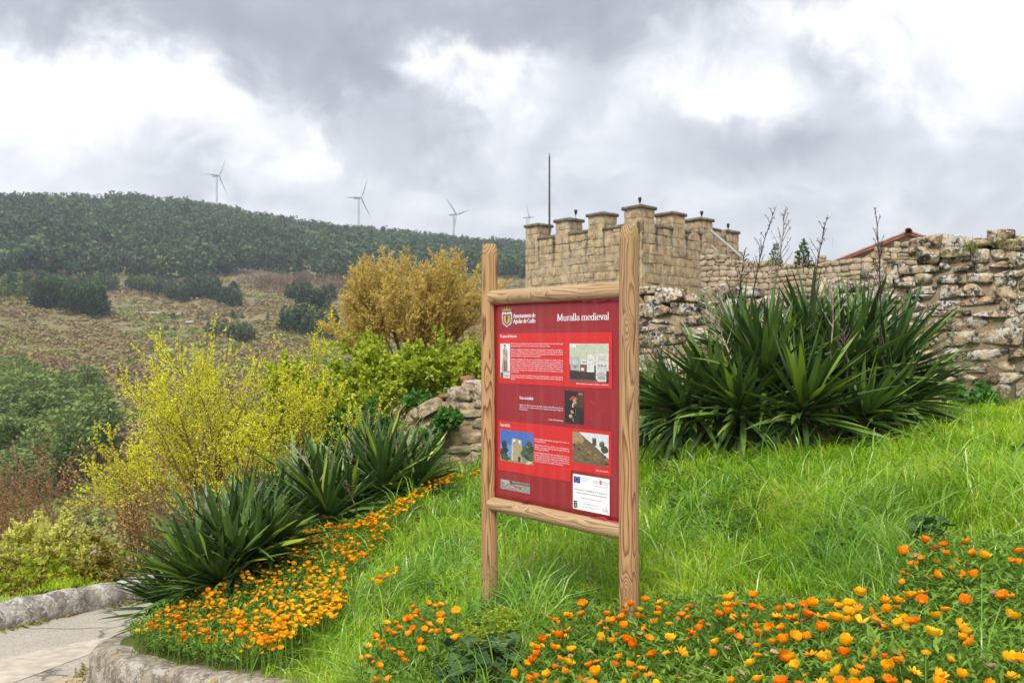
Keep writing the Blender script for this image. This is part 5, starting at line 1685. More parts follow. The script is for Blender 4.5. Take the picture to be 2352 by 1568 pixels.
for (px_, py_, d, rr, th0, k, side, lab) in (
        (497.7, 404.3, 2030, 40, 63, .45, 1, 'white wind turbine at the far left, highest on the wooded ridge'),
        (823.6, 455.1, 1900, 42, 66, .60, 1, 'wind turbine second from left, rising above the middle of the ridge'),
        (1041.8, 493, 1900, 42, 18, .60, 1, 'wind turbine above the bronze tree, left of the left sign post'),
        (1209.9, 499.8, 2300, 38, 130, .35, 1, 'wind turbine half hidden beside the left edge of the castle tower'),
        (1745.6, 560, 4200, 20, 10, .9, 1, 'tiny hazy wind turbine just right of the castle tower'),
        (1808, 545, 4200, 26, 100, .4, 1, 'tiny hazy wind turbine behind the second dead yucca stalk'),
        (1912, 549, 4200, 20, 40, .6, 1, 'tiny hazy wind turbine standing alone over the field wall')):
    hub = at(px_, py_, d)
    yaw = math.acos(k)                                   # the rotor is turned away from the viewer
    hgt = 2.05 * rr
    t = thing('wind_turbine', lab, 'wind turbine', (hub.x, hub.y, hub.z - hgt), 'wind turbines on the ridge', rot=(0, 0, yaw))
    obj('tower', tw_me, parent=t, scale=(rr * 2, rr * 2, hgt))
    obj('nacelle', nac_me, parent=t, loc=(0, 0, hgt), scale=(rr * 1.6, rr * 2.6, rr * 1.6))
    hb = obj('hub', hub_me, parent=t, loc=(0, -rr * .16, hgt), rot=(R(90), 0, 0), scale=(rr * 1.5,) * 3)
    for q in range(3):
        obj('blade', blade_me, parent=t, loc=(0, -rr * .17, hgt), rot=(0, R(90 - (th0 + 120 * q)), 0), scale=(rr * 2.3, rr * 2.3, rr))


# ---------------------------------------------------------------- shrubs and trees near the bank
class Branches:
    def __init__(s): s.P0, s.P1, s.R0, s.R1 = [], [], [], []; s.lp, s.ld, s.lt = [], [], []


def grow(br, rng, p, d, L, r, level, cfg):
    """one branch and its children; leaves go on the last level"""
    n = cfg['seg'][level]
    step = L / n
    kids = cfg['kids'][level] if level < len(cfg['kids']) else 0
    where = sorted(rng.uniform(cfg['from'][level], 1.0, kids)) if kids else []
    ki = 0
    d = unit(np.array(d, float))
    for i in range(n):
        d = unit(d + rng.normal(size=3) * cfg['wander'] + np.array([0, 0, cfg['up'][level]]))
        q = p + d * step
        ra, rb = r * (1 - .8 * i / n), r * (1 - .8 * (i + 1) / n)
        br.P0.append(p); br.P1.append(q); br.R0.append(ra); br.R1.append(rb)
        while ki < kids and where[ki] <= (i + 1) / n:
            f = where[ki]; ki += 1
            a = rng.normal(size=3); a -= d * (a @ d); a = unit(a)
            ang = R(rng.uniform(*cfg['angle']))
            nd_ = d * math.cos(ang) + a * math.sin(ang)
            grow(br, rng, p + d * step * rng.random(), nd_, L * rng.uniform(*cfg['ratio'][level]) * (1.15 - .5 * f), max(rb * .6, cfg['rmin']), level + 1, cfg)
        if level >= cfg['leaf_level']:
            m = cfg['leaves']
            for _ in range(m):
                br.lp.append(p + (q - p) * rng.random()); br.ld.append(d * cfg['along'] + rng.normal(size=3) * .75)
        p = q


def shrub(name, label, cat, base, stems, cfg, m_wood, m_leaf, seed, leaf, parts=('branches', 'foliage'), group=None, tint=None, k=4):
    rng = np.random.default_rng(seed)
    br = Branches()
    for (dx, dy, dz, L, r, ox, oy) in stems:
        grow(br, rng, np.array([ox, oy, -.08]), (dx, dy, dz), L, r, 0, cfg)
    t = thing(name, label, cat, base, group)
    P0, P1 = np.array(br.P0), np.array(br.P1)
    V, Q, tn = tubes(P0, P1, np.array(br.R0), np.array(br.R1), k)
    obj(parts[0], mesh_np(parts[0], V, Q, smooth=True), m_wood, t)
    lp, ld = np.array(br.lp), np.array(br.ld)
    n = len(lp)
    V, T = leaves(lp, ld, rng.uniform(leaf[0] * .7, leaf[0] * 1.3, n), rng.uniform(leaf[1] * .7, leaf[1] * 1.3, n), .25, rng)
    tv_ = np.clip(.5 + rng.normal(size=n) * .22, 0, 1)
    obj(parts[1], mesh_np(parts[1], V, tris=T, tint=np.repeat(tv_, 4)), m_leaf, t)
    print(name, len(P0), 'segments', n, 'leaves')
    return t


def fan(n, rng, spread, L, r, off=.12, up=1.0, bias=(0, 0)):
    out = []
    for i in range(n):
        a = 2 * math.pi * (i + rng.uniform(-.3, .3)) / n
        s = rng.uniform(.25, 1.0) * spread
        out.append((math.cos(a) * s + bias[0], math.sin(a) * s + bias[1], up, L * rng.uniform(.8, 1.1), r * rng.uniform(.75, 1.1), math.cos(a) * off * rng.random(), math.sin(a) * off * rng.random()))
    return out


M_TWIG = plain('brown_twigs', (.16, .10, .065), .85, .1, vary=.3, scale=12)
M_TWIG_O = plain('ochre_twigs', (.24, .155, .06), .85, .1, vary=.3, scale=8)
M_TWIG_R = plain('russet_twigs', (.22, .125, .07), .85, .1, vary=.3, scale=8)
M_YEL = leafy('acid_yellow_leaves', [(0, (.50, .52, .02)), (.5, (.76, .76, .035)), (1, (.88, .86, .10))], transl=.45, rough=.5)
M_BRONZE = leafy('bronze_leaves', [(0, (.40, .29, .07)), (.5, (.62, .47, .12)), (1, (.78, .64, .20))], transl=.35, rough=.6)
M_OCHRE = leafy('ochre_buds', [(0, (.30, .18, .07)), (.5, (.48, .33, .10)), (1, (.62, .52, .17))], transl=.3, rough=.6)
M_PALEY = leafy('pale_yellow_leaves', [(0, (.44, .45, .07)), (.5, (.66, .66, .15)), (1, (.80, .79, .27))], transl=.4, rough=.6)
M_LIME = leafy('lime_leaves', [(0, (.13, .22, .012)), (.5, (.36, .46, .028)), (1, (.62, .64, .06))], transl=.4, rough=.5)
M_HERB = leafy('herb_leaves', [(0, (.045, .13, .025)), (.5, (.08, .22, .035)), (1, (.15, .33, .06))], transl=.35, rough=.5)
M_RUSSET = leafy('russet_buds', [(0, (.26, .13, .06)), (.5, (.36, .20, .10)), (1, (.46, .30, .15))], transl=.3, rough=.7)
M_BRAM = leafy('bramble_leaves', [(0, (.07, .10, .02)), (.4, (.22, .22, .03)), (.7, (.40, .33, .04)), (1, (.46, .24, .05))], transl=.35, rough=.5)

rng = np.random.default_rng(101)
cfg = dict(seg=[9, 7, 5], kids=[10, 7], **{'from': [.22, .15]}, wander=.10, up=[.05, .09, .08], angle=(22, 52), ratio=[(.38, .62), (.32, .6)], rmin=.0034, leaf_level=1, leaves=5, along=.7)
st = fan(13, rng, .84, 2.0, .030, .16, 1.0)
st += [(-1.05, -.15, .50, 1.75, .022, -.05, 0), (-.95, .1, .75, 1.8, .022, -.05, 0), (.85, -.1, .9, 1.7, .022, .05, 0), (.6, -.3, 1.0, 1.95, .022, .08, 0), (-.6, -.3, 1.0, 2.0, .022, 0, 0), (.1, -.2, 1, 2.2, .03, 0, 0)]
b = at(545, 1270, 11.6)
shrub('yellow_shrub', 'broad shrub covered in tiny acid-yellow leaves on upright twigs behind the yuccas', 'shrub', (b.x, b.y, b.z), st, cfg, M_TWIG, M_YEL, 5, (.027, .019))

# bronze tree further off
cfg2 = dict(seg=[9, 7, 5], kids=[15, 9], **{'from': [.2, .12]}, wander=.09, up=[.05, .08, .06], angle=(18, 48), ratio=[(.34, .52), (.3, .48)], rmin=.005, leaf_level=1, leaves=3, along=1.0)
rng = np.random.default_rng(55)
st = fan(26, rng, .8, 2.4, .04, .8, 1.0) + [(-.9, -.1, .85, 2.0, .045, -.5, 0), (.8, -.1, .9, 2.2, .045, .5, 0), (-.75, .2, .6, 2.0, .04, -.7, 0), (-1.0, -.3, .5, 1.8, .04, -.7, 0), (0, 0, 1, 2.6, .045, 0, 0), (.35, -.2, 1, 2.55, .045, .3, 0)]
b = at(955, 815, 26)
shrub('bronze_tree', 'many-stemmed tree with dense bronze-yellow catkins left of the sign', 'tree', (b.x, b.y, b.z - .25), st, cfg2, M_TWIG_O, M_BRONZE, 8, (.075, .026), parts=('trunk', 'crown'), k=3)

# russet and pale bushes beyond the road
cfg3 = dict(seg=[8, 6, 4], kids=[9, 6], **{'from': [.2, .15]}, wander=.10, up=[.06, .08, .06], angle=(20, 50), ratio=[(.4, .6), (.35, .55)], rmin=.004, leaf_level=1, leaves=2, along=.6)
rng = np.random.default_rng(66)
b = at(372, 1385, 14.5)
shrub('brown_shrub', 'loose brown shrub with ochre buds standing below the yellow shrub beside the road', 'shrub', (b.x, b.y, b.z), fan(13, rng, .62, 2.25, .022, .2, 1.0), cfg3, M_TWIG_R, M_OCHRE, 14, (.042, .026))
b = at(30, 1420, 19)
shrub('russet_tree', 'thin russet leafless tree at the left edge behind the pale yellow bush', 'tree', (b.x, b.y, b.z), fan(9, rng, .34, 2.75, .022, .2, 1.0, bias=(.05, 0)) + fan(4, rng, .5, 2.0, .02, .3), cfg3, M_TWIG_R, M_RUSSET, 15, (.05, .022), parts=('trunk', 'crown'))
b = at(115, 1385, 15)
cfg4 = dict(cfg3, leaves=5)
shrub('pale_bush', 'rounded bush with pale yellow young leaves beyond the road kerb', 'shrub', (b.x, b.y, b.z), fan(12, rng, .7, 1.05, .016, .25, 1.0) + fan(4, rng, .3, 1.2, .016, .2), cfg4, M_TWIG, M_PALEY, 16, (.055, .036))

# lime-green bush above the low end of the town wall, and its lower outriders
cfg5 = dict(seg=[6, 5, 4], kids=[8, 5], **{'from': [.2, .15]}, wander=.16, up=[.03, .04, .03], angle=(25, 60), ratio=[(.4, .65), (.4, .6)], rmin=.003, leaf_level=1, leaves=5, along=.4)
for (px, py, d, n, L, sp, sd_n, lab) in ((900, 955, 14.4, 18, 1.15, 1.25, 21, 'dense lime-green bush above the tumbled end of the old wall'),
                                         (1030, 900, 14.2, 10, .6, 1.2, 22, 'lime-green bush tight behind the low wall beside the left sign post'),
                                         (770, 1000, 13.4, 11, .95, 1.2, 23, 'lime-green bush between the yellow shrub and the old wall'),
                                         (700, 1050, 12.8, 8, .7, 1.2, 24, 'low green bush half hidden behind the upper left yucca')):
    b = at(px, py, d)
    shrub('lime_bush', lab, 'shrub', (b.x, b.y, b.z), fan(n, rng, sp, L, .012, .45, .9), cfg5, M_TWIG, M_LIME, sd_n, (.062, .044), group='lime-green bushes above the yuccas')

# herbs growing in and over the low wall end, and straw
cfg6 = dict(seg=[4, 3], kids=[5], **{'from': [.2]}, wander=.25, up=[.0, .0], angle=(30, 70), ratio=[(.5, .8)], rmin=.002, leaf_level=0, leaves=6, along=.2)
for (px, py, d, n, L, lab) in ((975, 925, 12.4, 7, .22, 'dark green leafy weed growing over the tumbled stones'), (1010, 985, 11.55, 5, .12, 'green weed rooted in the face of the low wall end, lower one'),
                               (1040, 955, 11.6, 5, .14, 'green weed hanging from a gap in the low wall beside the flat brick'), (830, 985, 12.6, 10, .38, 'leafy green herb behind the dead yucca stalks'),
                               (760, 1010, 12.2, 9, .40, 'leafy green herb left of the tallest dead yucca stalk'), (2000, 935, 9.5, 8, .22, 'green weed at the foot of the town wall right of the yucca'),
                               (2230, 925, 9.35, 10, .24, 'low green weed in the grass at the foot of the wall near the right edge')):
    b = at(px, py, d)
    shrub('weed', lab, 'plant', (b.x, b.y, b.z), fan(n, rng, 1.1, L, .004, .12, .7), cfg6, M_HERB, M_HERB, int(px), (.075, .055), parts=('stem', 'leaf'), group='weeds about the old wall')
# brambles along the kerb
cfg7 = dict(seg=[8, 4], kids=[5], **{'from': [.1]}, wander=.30, up=[-.12, -.05], angle=(30, 80), ratio=[(.3, .5)], rmin=.003, leaf_level=0, leaves=7, along=.2)
for i_, (px, py, d, L, lab) in enumerate(((40, 1372, 13.2, .75, 'tangled bramble at the left edge behind the grass verge'), (130, 1365, 13.0, .8, 'tangled green bramble in front of the pale yellow bush'),
                                       (215, 1362, 13.2, .8, 'yellowing bramble behind the middle of the road kerb'), (290, 1350, 13.6, .85, 'yellow-leaved bramble at the far end of the kerb beside the lowest yucca'),
                                       (345, 1330, 13.8, .8, 'yellow-leaved bramble peeking out behind the lowest yucca'))):
    b = at(px, py, d)
    shrub('bramble', lab, 'shrub', (b.x, b.y, b.z), fan(16, rng, 1.3, L, .006, .45, .75), cfg7, M_TWIG_R, M_BRAM if i_ != 1 else M_LIME, 300 + i_, (.06, .045), parts=('stem', 'leaf'), group='brambles along the kerb')

# small dark green pine shoots behind the field wall
for (px, py, top, d, lab) in ((1782, 612, 560, 24, 'dark green sapling tip behind the field wall, left one'), (1845, 612, 548, 24, 'dark green bushy sapling behind the third dead stalk over the field wall')):
    b = at(px, py, d); h = (py - top) / F * d
    t = plant_tree('sapling', YOUNG[0 if px < 1800 else 2], (b.x, b.y, b.z - h * .2), h * 1.25, lab, 'tree', 'saplings at the field wall', .75)


# ---------------------------------------------------------------- yuccas
M_YUC = leafy('yucca_leaf', [(0, (.030, .064, .018)), (.45, (.066, .132, .030)), (.82, (.125, .215, .042)), (.95, (.18, .29, .045)), (1, (.30, .42, .03))], transl=.10, rough=.38, spec=.45, use='object')
M_YUCT = leafy('yucca_leaves', [(0, (.030, .064, .018)), (.5, (.066, .132, .030)), (.9, (.125, .215, .042)), (1, (.18, .29, .045))], transl=.10, rough=.38, spec=.45)
def brown_tips(m):
    nt = m.node_tree
    x = nd(nt, 'SeparateXYZ', {0: nd(nt, 'TexCoord').outputs['Object']}).outputs[0]
    n = nd(nt, 'ObjectInfo').outputs['Random']
    k = nd(nt, 'MapRange', {0: mth(nt, 'MULTIPLY_ADD', n, .08, x), 1: .96, 2: 1.0, 3: 0.0, 4: 1.0}).outputs[0]
    for s in [s for s in nt.nodes if s.type in ('BSDF_PRINCIPLED', 'BSDF_TRANSLUCENT')]:
        src = s.inputs[0].links[0].from_socket
        c = mix(nt, k, src, (.20, .13, .06))
        nt.links.new(c, s.inputs[0])


brown_tips(M_YUC)
M_YUC_Y = leafy('yellowing_leaf', [(0, (.20, .32, .025)), (1, (.36, .46, .035))], transl=.30, rough=.45, use='object')
M_YUC_D = leafy('dead_leaf', [(0, (.13, .09, .05)), (1, (.27, .20, .11))], transl=.10, rough=.8, use='object')
M_STALK = plain('dead_stalk', (.155, .115, .085), .9, .1, vary=.35, scale=30)
M_STALK_D = plain('dark_dead_stalk', (.05, .035, .032), .9, .1, vary=.35, scale=30)
M_STALK_P = plain('bleached_stalk', (.40, .34, .27), .9, .1, vary=.25, scale=30)


def yucca_leaf(seed, droop):
    """a stiff pointed leaf along +x, 1 m long, channelled"""
    rs = np.random.default_rng(seed)
    n = 7
    V = []
    for i in range(n + 1):
        t = i / n
        w = .034 * (0.55 + 1.6 * t - 2.1 * t * t) if t < .6 else .034 * (.754 + .0) * (1 - (t - .6) / .4) ** .8
        w = max(w, .0008)
        z = -droop * t ** 2.2 + .02 * math.sin(t * 3 + seed)
        x = t * (1 - droop * .25 * t)
        tw_ = .35 * t * math.sin(seed)
        for s, up in ((-1, .35), (0, -.1), (1, .35)):
            V.append((x, s * w * math.cos(tw_), z + w * up + s * w * math.sin(tw_)))
    Q = [(i * 3 + j, i * 3 + j + 1, i * 3 + j + 4, i * 3 + j + 3) for i in range(n) for j in range(2)]
    return mesh_np('leaf', V, Q, smooth=True)


YL = [yucca_leaf(k, d) for k, d in enumerate((.0, .03, .06, .10, .16, .02))]
YLD = [yucca_leaf(20 + k, d) for k, d in enumerate((.28, .42))]
for me in YL: me.materials.append(M_YUC)
YLY = [m_.copy() for m_ in YL[:2]]
for me in YLY: me.materials.clear(); me.materials.append(M_YUC_Y); me.name = 'leaf'
YDD = [m_.copy() for m_ in YLD]
for me in YDD: me.name = 'leaf'; me.materials.append(M_YUC_D)
for me in YLD: me.materials.append(M_YUC)


def stalk_mesh(seed, h, nb, arms=.16, r=.0085):
    rs = np.random.default_rng(seed)
    P0, P1, A0, A1 = [], [], [], []
    p = np.zeros(3); d = np.array([rs.normal() * .08, rs.normal() * .08, 1.0])
    n = 14
    for i in range(n):
        d = unit(d + rs.normal(size=3) * [.05, .05, .02])
        q = p + d * h / n
        f = i / n
        P0.append(p); P1.append(q); A0.append(r * (1 - .75 * f)); A1.append(r * (1 - .75 * (i + 1) / n))
        if f > .38:
            for _ in range(nb):
                a = rs.uniform(0, 6.28); L = arms * (1.25 - .95 * (f - .38) / .62) * rs.uniform(.4, 1.1)
                e = unit(np.array([math.cos(a) * .75, math.sin(a) * .75, .75]))
                m = q + e * L * .55; tip = m + unit(e + [0, 0, .4]) * L * .45
                b0 = p + (q - p) * rs.random()
                P0 += [b0, m]; P1 += [m, tip]; A0 += [.0028, .0022]; A1 += [.0022, .0014]
                for _ in range(4):
                    c = b0 + (m - b0) * rs.random() if rs.random() < .4 else m + (tip - m) * rs.random()
                    e2 = unit(rs.normal(size=3) + [0, 0, .5])
                    P0.append(c); P1.append(c + e2 * rs.uniform(.012, .03)); A0.append(.0022); A1.append(.0016)
        p = q
    V, Q, _ = tubes(P0, P1, np.array(A0), np.array(A1), 5)
    return mesh_np('flower_stalk', V, Q, smooth=True)


def yucca(label, base, heads, n_leaf, stalks, seed, limit=280, low=106, Ls=(.52, .74)):
    """heads: (dx, dy, height, lean x, lean y, size, count factor)"""
    rs = np.random.default_rng(seed)
    t = thing('yucca', label, 'yucca', base, 'yuccas on the bank')
    base = np.array(base, float)
    P0, P1, cand = [], [], []
    for (dx, dy, hz, lx, ly, size, cf) in heads:
        c = np.array([dx, dy, hz]); ax = unit(np.array([lx, ly, 1.0]))
        foot = np.array([dx * .55, dy * .55, -.15])
        P0.append(foot); P1.append(c)
        n = int(n_leaf * cf)
        u = unit(np.cross(ax, [0.3, 1, .2])); v = np.cross(ax, u)
        for k in range(n):
            f = (k + .5) / n
            th = R(6 + (low - 6) * f ** .9) + rs.normal() * .06
            az = k * 2.39996 + rs.normal() * .12
            d = ax * math.cos(th) + (u * math.cos(az) + v * math.sin(az)) * math.sin(th)
            L = size * rs.uniform(*Ls) * (1 - .18 * f) * (.85 + .15 * math.sin(th))
            p = c - ax * (.16 * f) + d * .02
            r_ = rs.random()
            if f > .84 and r_ < .55: kind = 'dead'
            elif f < .30 and r_ < .07: kind = 'yellow'
            elif f > .72 or r_ < .08: kind = 'droop'
            else: kind = 'green'
            cand.append((p, d, L, kind, f))
    V, Q, _ = tubes(P0, P1, .05, .045, 8)
    obj('stem', mesh_np('stem', V, Q, smooth=True), M_STALK, t)
    # what shows largest: leaves whose middle is nearest to the eye
    def near(cn):
        mid = base + cn[0] + cn[1] * cn[2] * .6 - np.array([0, 0, EYE])
        return np.linalg.norm(mid * [1, 1, .5]) - (.25 if cn[3] == 'yellow' else 0) - .15 * cn[1][2]
    cand.sort(key=near)
    mb = MB()
    for i, (p, d, L, kind, f) in enumerate(cand):
        me = {'green': YL, 'yellow': YLY, 'droop': YLD + YL[3:5], 'dead': YDD}[kind]
        me = me[rs.integers(len(me))]
        x = d; side = unit(np.cross([0, 0, 1.0], x) + rs.normal(size=3) * .22); z = np.cross(x, side); side = np.cross(z, x)
        M = np.eye(4); M[:3, 0] = x; M[:3, 1] = side; M[:3, 2] = z
        w = rs.uniform(.70, 1.02)
        if i < limit:
            o = obj('leaf', me, parent=t)
            o.matrix_local = Matrix.LocRotScale(Vector(p), Matrix(M[:3, :3].tolist()).to_quaternion(), Vector((L, w, w)))
            if kind == 'yellow': o['label'] = 'yellowing leaf'
            elif kind == 'dead': o['label'] = 'dry brown leaf'
        else:
            co = np.empty(len(me.vertices) * 3); me.vertices.foreach_get('co', co); co = co.reshape(-1, 3)
            lv = np.empty(len(me.loops), np.int32); me.loops.foreach_get('vertex_index', lv)
            mb.add((co * [L, w, w]) @ M[:3, :3].T + p, lv.reshape(-1, 4), tint=rs.random())
    if mb.n: obj('inner_leaves', mb.mesh('inner_leaves', True), M_YUCT, t, kind='stuff')
    for k, (dx, dy, hz, h, lx, ly, m) in enumerate(stalks):
        me = stalk_mesh(seed * 31 + k, h, 2 if seed < 10 else 1, .16 if seed < 10 else .11); me.materials.append(m)
        obj('flower_stalk', me, parent=t, loc=(dx, dy, hz), rot=(R(-ly), R(lx), R(40 * k)))
    return t


def bz(x, y): return float(bank_z(x, y))


# the big clump in front of the wall
bx_, by_ = 2.42, 8.25
K = F / 8.2                                  # measured units per metre at the clump
def off(px, py, dy=0.0):
    """head position relative to the foot of the clump"""
    y = by_ + dy
    return ((px - CX) / F * y - bx_, dy, EYE - (py - CY) / F * y - bz(bx_, by_))
H = []
for (px, py, dy, lx, ly, size, cf) in ((1755, 880, -.1, -.12, -.25, 1.12, 1.1), (1935, 870, .05, .05, -.2, 1.15, 1.1), (1850, 960, -.55, .05, -.75, 1.05, 1.1),
                                       (1640, 930, -.05, -.75, -.35, 1.05, 1.0), (2040, 880, .1, .5, -.3, 1.2, 1.1), (1560, 965, -.1, -1.1, -.5, .9, .9),
                                       (2080, 945, -.1, 1.2, -.4, 1.0, 1.0), (1700, 965, -.4, -.4, -.9, .9, .9), (1990, 980, -.45, .5, -1.0, .9, .9),
                                       (1700, 840, .35, -.25, .1, 1.0, .8), (1860, 830, .4, 0, .1, 1.1, .9), (1985, 830, .4, .25, .1, 1.05, .8), (1500, 960, .3, -.8, 0, .8, .6), (1800, 900, .0, 0, -.5, 1.0, .8)):
    o3 = off(px, py - (36 if dy > .25 else 24), dy)
    H.append((*o3, lx, ly, size * 1.1, cf * 1.1))
ST = []
for (px, pyb, pyt, dy, lean, m) in ((1722, 760, 485, .2, -3, M_STALK_D), (1775, 740, 487, .3, 4, M_STALK), (1865, 760, 495, .1, -4, M_STALK_D), (2025, 830, 485, -.1, 5, M_STALK_D), (1672, 800, 575, .1, -8, M_STALK_D), (1755, 760, 600, .0, -12, M_STALK_P), (1910, 850, 640, -.2, 3, M_STALK_P), (2010, 790, 560, .1, -2, M_STALK),
                                   (1530, 960, 760, -.1, -9, M_STALK), (1690, 870, 700, -.3, -14, M_STALK_P), (1945, 870, 760, -.3, -6, M_STALK)):
    o3 = off(px, pyb, dy)
    ST.append((*o3, (pyb - pyt) / F * (by_ + dy), lean, 0, m))
yucca('huge yucca clump with tall dead flower stalks before the old wall', (bx_, by_, bz(bx_, by_)), H, 96, ST, 3, limit=298, low=97)


def side_yucca(label, heads_px, d, n, stalks_px, seed, foot, limit=200, Ls=(.52, .76), low=108):
    fx, fy = foot
    b = (fx, fy, bz(fx, fy))
    def o_(px, py, dy): return ((px - CX) / F * (d + dy) - fx, d + dy - fy, EYE - (py - CY) / F * (d + dy) - b[2])
    H = [(*o_(px, py, dy), lx, ly, sz, cf) for (px, py, dy, lx, ly, sz, cf) in heads_px]
    S = [(*o_(px, pyb, dy), (pyb - pyt) / F * (d + dy), lean, 0, m) for (px, pyb, pyt, dy, lean, m) in stalks_px]
    return yucca(label, b, H, n, S, seed, limit, low, Ls)


# three clumps stepping down the edge of the bank
side_yucca('yucca clump at the upper end of the marigold band, nearest the low wall', [(880, 1105, -.1, 0, -.2, 1.12, 1.2), (930, 1090, .25, .3, 0, 1.0, .9), (810, 1100, .3, -.3, 0, 1.0, .9), (955, 1120, 0, .8, -.2, .95, .9), (850, 1060, .5, -.1, .1, 1.0, .8), (985, 1065, .9, .15, 0, .7, .5), (800, 1150, -.1, -.3, -.5, .8, .6)],
           9.6, 84, [(840, 1050, 935, .1, 0, M_STALK), (905, 1050, 960, .2, 3, M_STALK_D), (960, 1020, 920, .4, 6, M_STALK_D), (795, 1060, 990, .3, -28, M_STALK_P), (885, 1080, 990, 0, -2, M_STALK), (990, 1040, 985, .5, -6, M_STALK_P)], 41, (-1.25, 9.7), limit=220)
side_yucca('middle yucca clump with bleached stalks, between its two neighbours above the marigolds', [(745, 1175, -.1, -.35, -.45, 1.05, 1.1), (700, 1180, .2, -.7, -.2, .9, .8), (800, 1160, .1, .2, -.2, .8, .7), (690, 1120, .6, -.5, 0, .95, .8), (640, 1190, .3, -.6, -.2, 1.0, .9), (600, 1180, .5, -.5, 0, .9, .7), (740, 1110, .6, -.2, 0, .9, .8)],
           9.0, 82, [(735, 1110, 1000, .2, -28, M_STALK_P), (705, 1130, 1020, .3, -26, M_STALK_P), (765, 1120, 1040, .1, -3, M_STALK), (660, 1140, 1060, .3, -30, M_STALK_P), (790, 1110, 1030, .2, -15, M_STALK_P), (820, 1180, 1100, -.1, 14, M_STALK), (720, 1140, 1050, .2, -35, M_STALK_P)], 43, (-1.75, 8.95), limit=220)
side_yucca('lowest yucca clump at the bottom left corner of the bank beside the road', [(455, 1340, -.15, -.5, -.5, 1.15, 1.2), (520, 1265, .1, -.1, -.15, 1.05, 1.0), (560, 1240, .3, .15, 0, 1.0, .9), (470, 1260, .4, -.4, 0, 1.0, .8), (590, 1270, 0, .35, -.3, .85, .8), (405, 1395, -.1, -.85, -.5, .98, .9), (620, 1250, .2, .4, -.2, .9, .8), (500, 1340, -.3, -.2, -.9, .9, .7), (540, 1290, -.2, .1, -.6, .85, .7), (600, 1210, .6, .1, 0, .9, .6)],
           8.0, 92, [(465, 1250, 1150, .2, -22, M_STALK_P), (505, 1230, 1130, .3, -20, M_STALK_P), (440, 1280, 1200, .1, -28, M_STALK_P), (545, 1220, 1130, .3, -6, M_STALK), (430, 1310, 1220, .1, -24, M_STALK_P), (400, 1310, 1245, .1, -26, M_STALK), (570, 1200, 1110, .4, -15, M_STALK_P)], 47, (-2.45, 8.1), limit=240)
# a few leaves of a clump that stands behind the right post
side_yucca('small yucca tuft just right of the right sign post at the wall foot', [(1478, 990, 0, 0, -.3, .75, .5)], 9.0, 34, [], 53, (1.2, 9.05), limit=40)


# ---------------------------------------------------------------- marigolds
M_OR = leafy('orange_petals', [(0, (.84, .22, .003)), (.35, (.90, .32, .004)), (.8, (.93, .40, .006)), (1, (.94, .46, .008))], transl=.30, rough=.5, spec=.2, use='object')
M_YO = leafy('golden_petals', [(0, (.92, .43, .005)), (.5, (.94, .52, .010)), (1, (.95, .60, .016))], transl=.30, rough=.5, spec=.2, use='object')
M_MIX = leafy('marigold_petals', [(0, (.86, .25, .003)), (.45, (.93, .45, .006)), (1, (.95, .60, .014))], transl=.30, rough=.5, spec=.2)
M_CEN = plain('flower_centre', (.55, .22, .01), .8, .1, vary=.3, scale=200)
M_DRY = leafy('dried_head', [(0, (.26, .16, .09)), (.6, (.40, .28, .17)), (1, (.52, .38, .24))], transl=.1, rough=.9, use='object')
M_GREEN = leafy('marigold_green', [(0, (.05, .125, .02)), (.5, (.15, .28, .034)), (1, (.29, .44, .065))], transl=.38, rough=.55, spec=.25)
M_CAL = plain('calyx', (.075, .10, .03), .7, .2)


def flower_mesh(name, seed, opening, petals, rad=.5, ragged=0.0):
    """head of unit width; opening 0 closed cup, 1 flat"""
    rs = np.random.default_rng(seed)
    mb = MB()
    for ringi, (n, sc, op) in enumerate(((petals, 1.0, opening), (petals - 2, .93, opening * .82))):
        for k in range(n):
            if ragged and rs.random() < ragged: continue
            a = 2 * math.pi * (k + .5 * ringi) / n + rs.normal() * .06
            L = rad * sc * rs.uniform(.9, 1.1) * (1.15 if opening < .6 else 1.05)
            o = np.clip(op + rs.normal() * (.09 + .25 * ragged), .05, 1.15)
            V = []
            m = 4
            x, z, e = .10 * rad, 0.0, R(70)
            w0 = 2 * math.pi * rad / n * (.95 if opening < .6 else .70)
            pts = [(x, z)]
            for i in range(m):
                f = (i + 1) / m
                e = R(88) * (1 - o) + R(12) * o if i > 0 else R(25)
                if opening < .6: e = e + R(18) * (f - .3)
                x += math.cos(e) * L / m * 1.15; z += math.sin(e) * L / m * 1.15
                pts.append((x, z))
            ws = [.45, .85, 1.0, .95, .45]
            for i, (x, z) in enumerate(pts):
                hw = w0 * ws[i] * .55
                for s in (-1, 1):
                    V.append((math.cos(a) * x - math.sin(a) * hw * s, math.sin(a) * x + math.cos(a) * hw * s, z + (.01 if s > 0 else 0)))
            mb.add(V, [(2 * i, 2 * i + 1, 2 * i + 3, 2 * i + 2) for i in range(m)], tint=float(np.clip(.5 + rs.normal() * .2, 0, 1)))
    V = np.concatenate(mb.V); w_ = (V[:, 0].max() - V[:, 0].min() + V[:, 1].max() - V[:, 1].min()) / 2
    mb.V = [v / w_ * [1, 1, .84 if opening < .6 else 1.0] for v in mb.V]
    return mb.mesh(name, True)


def disc(r, z, k=8):
    return lathe([(0.001, z + .05), (r * .7, z + .045), (r, z)], k)


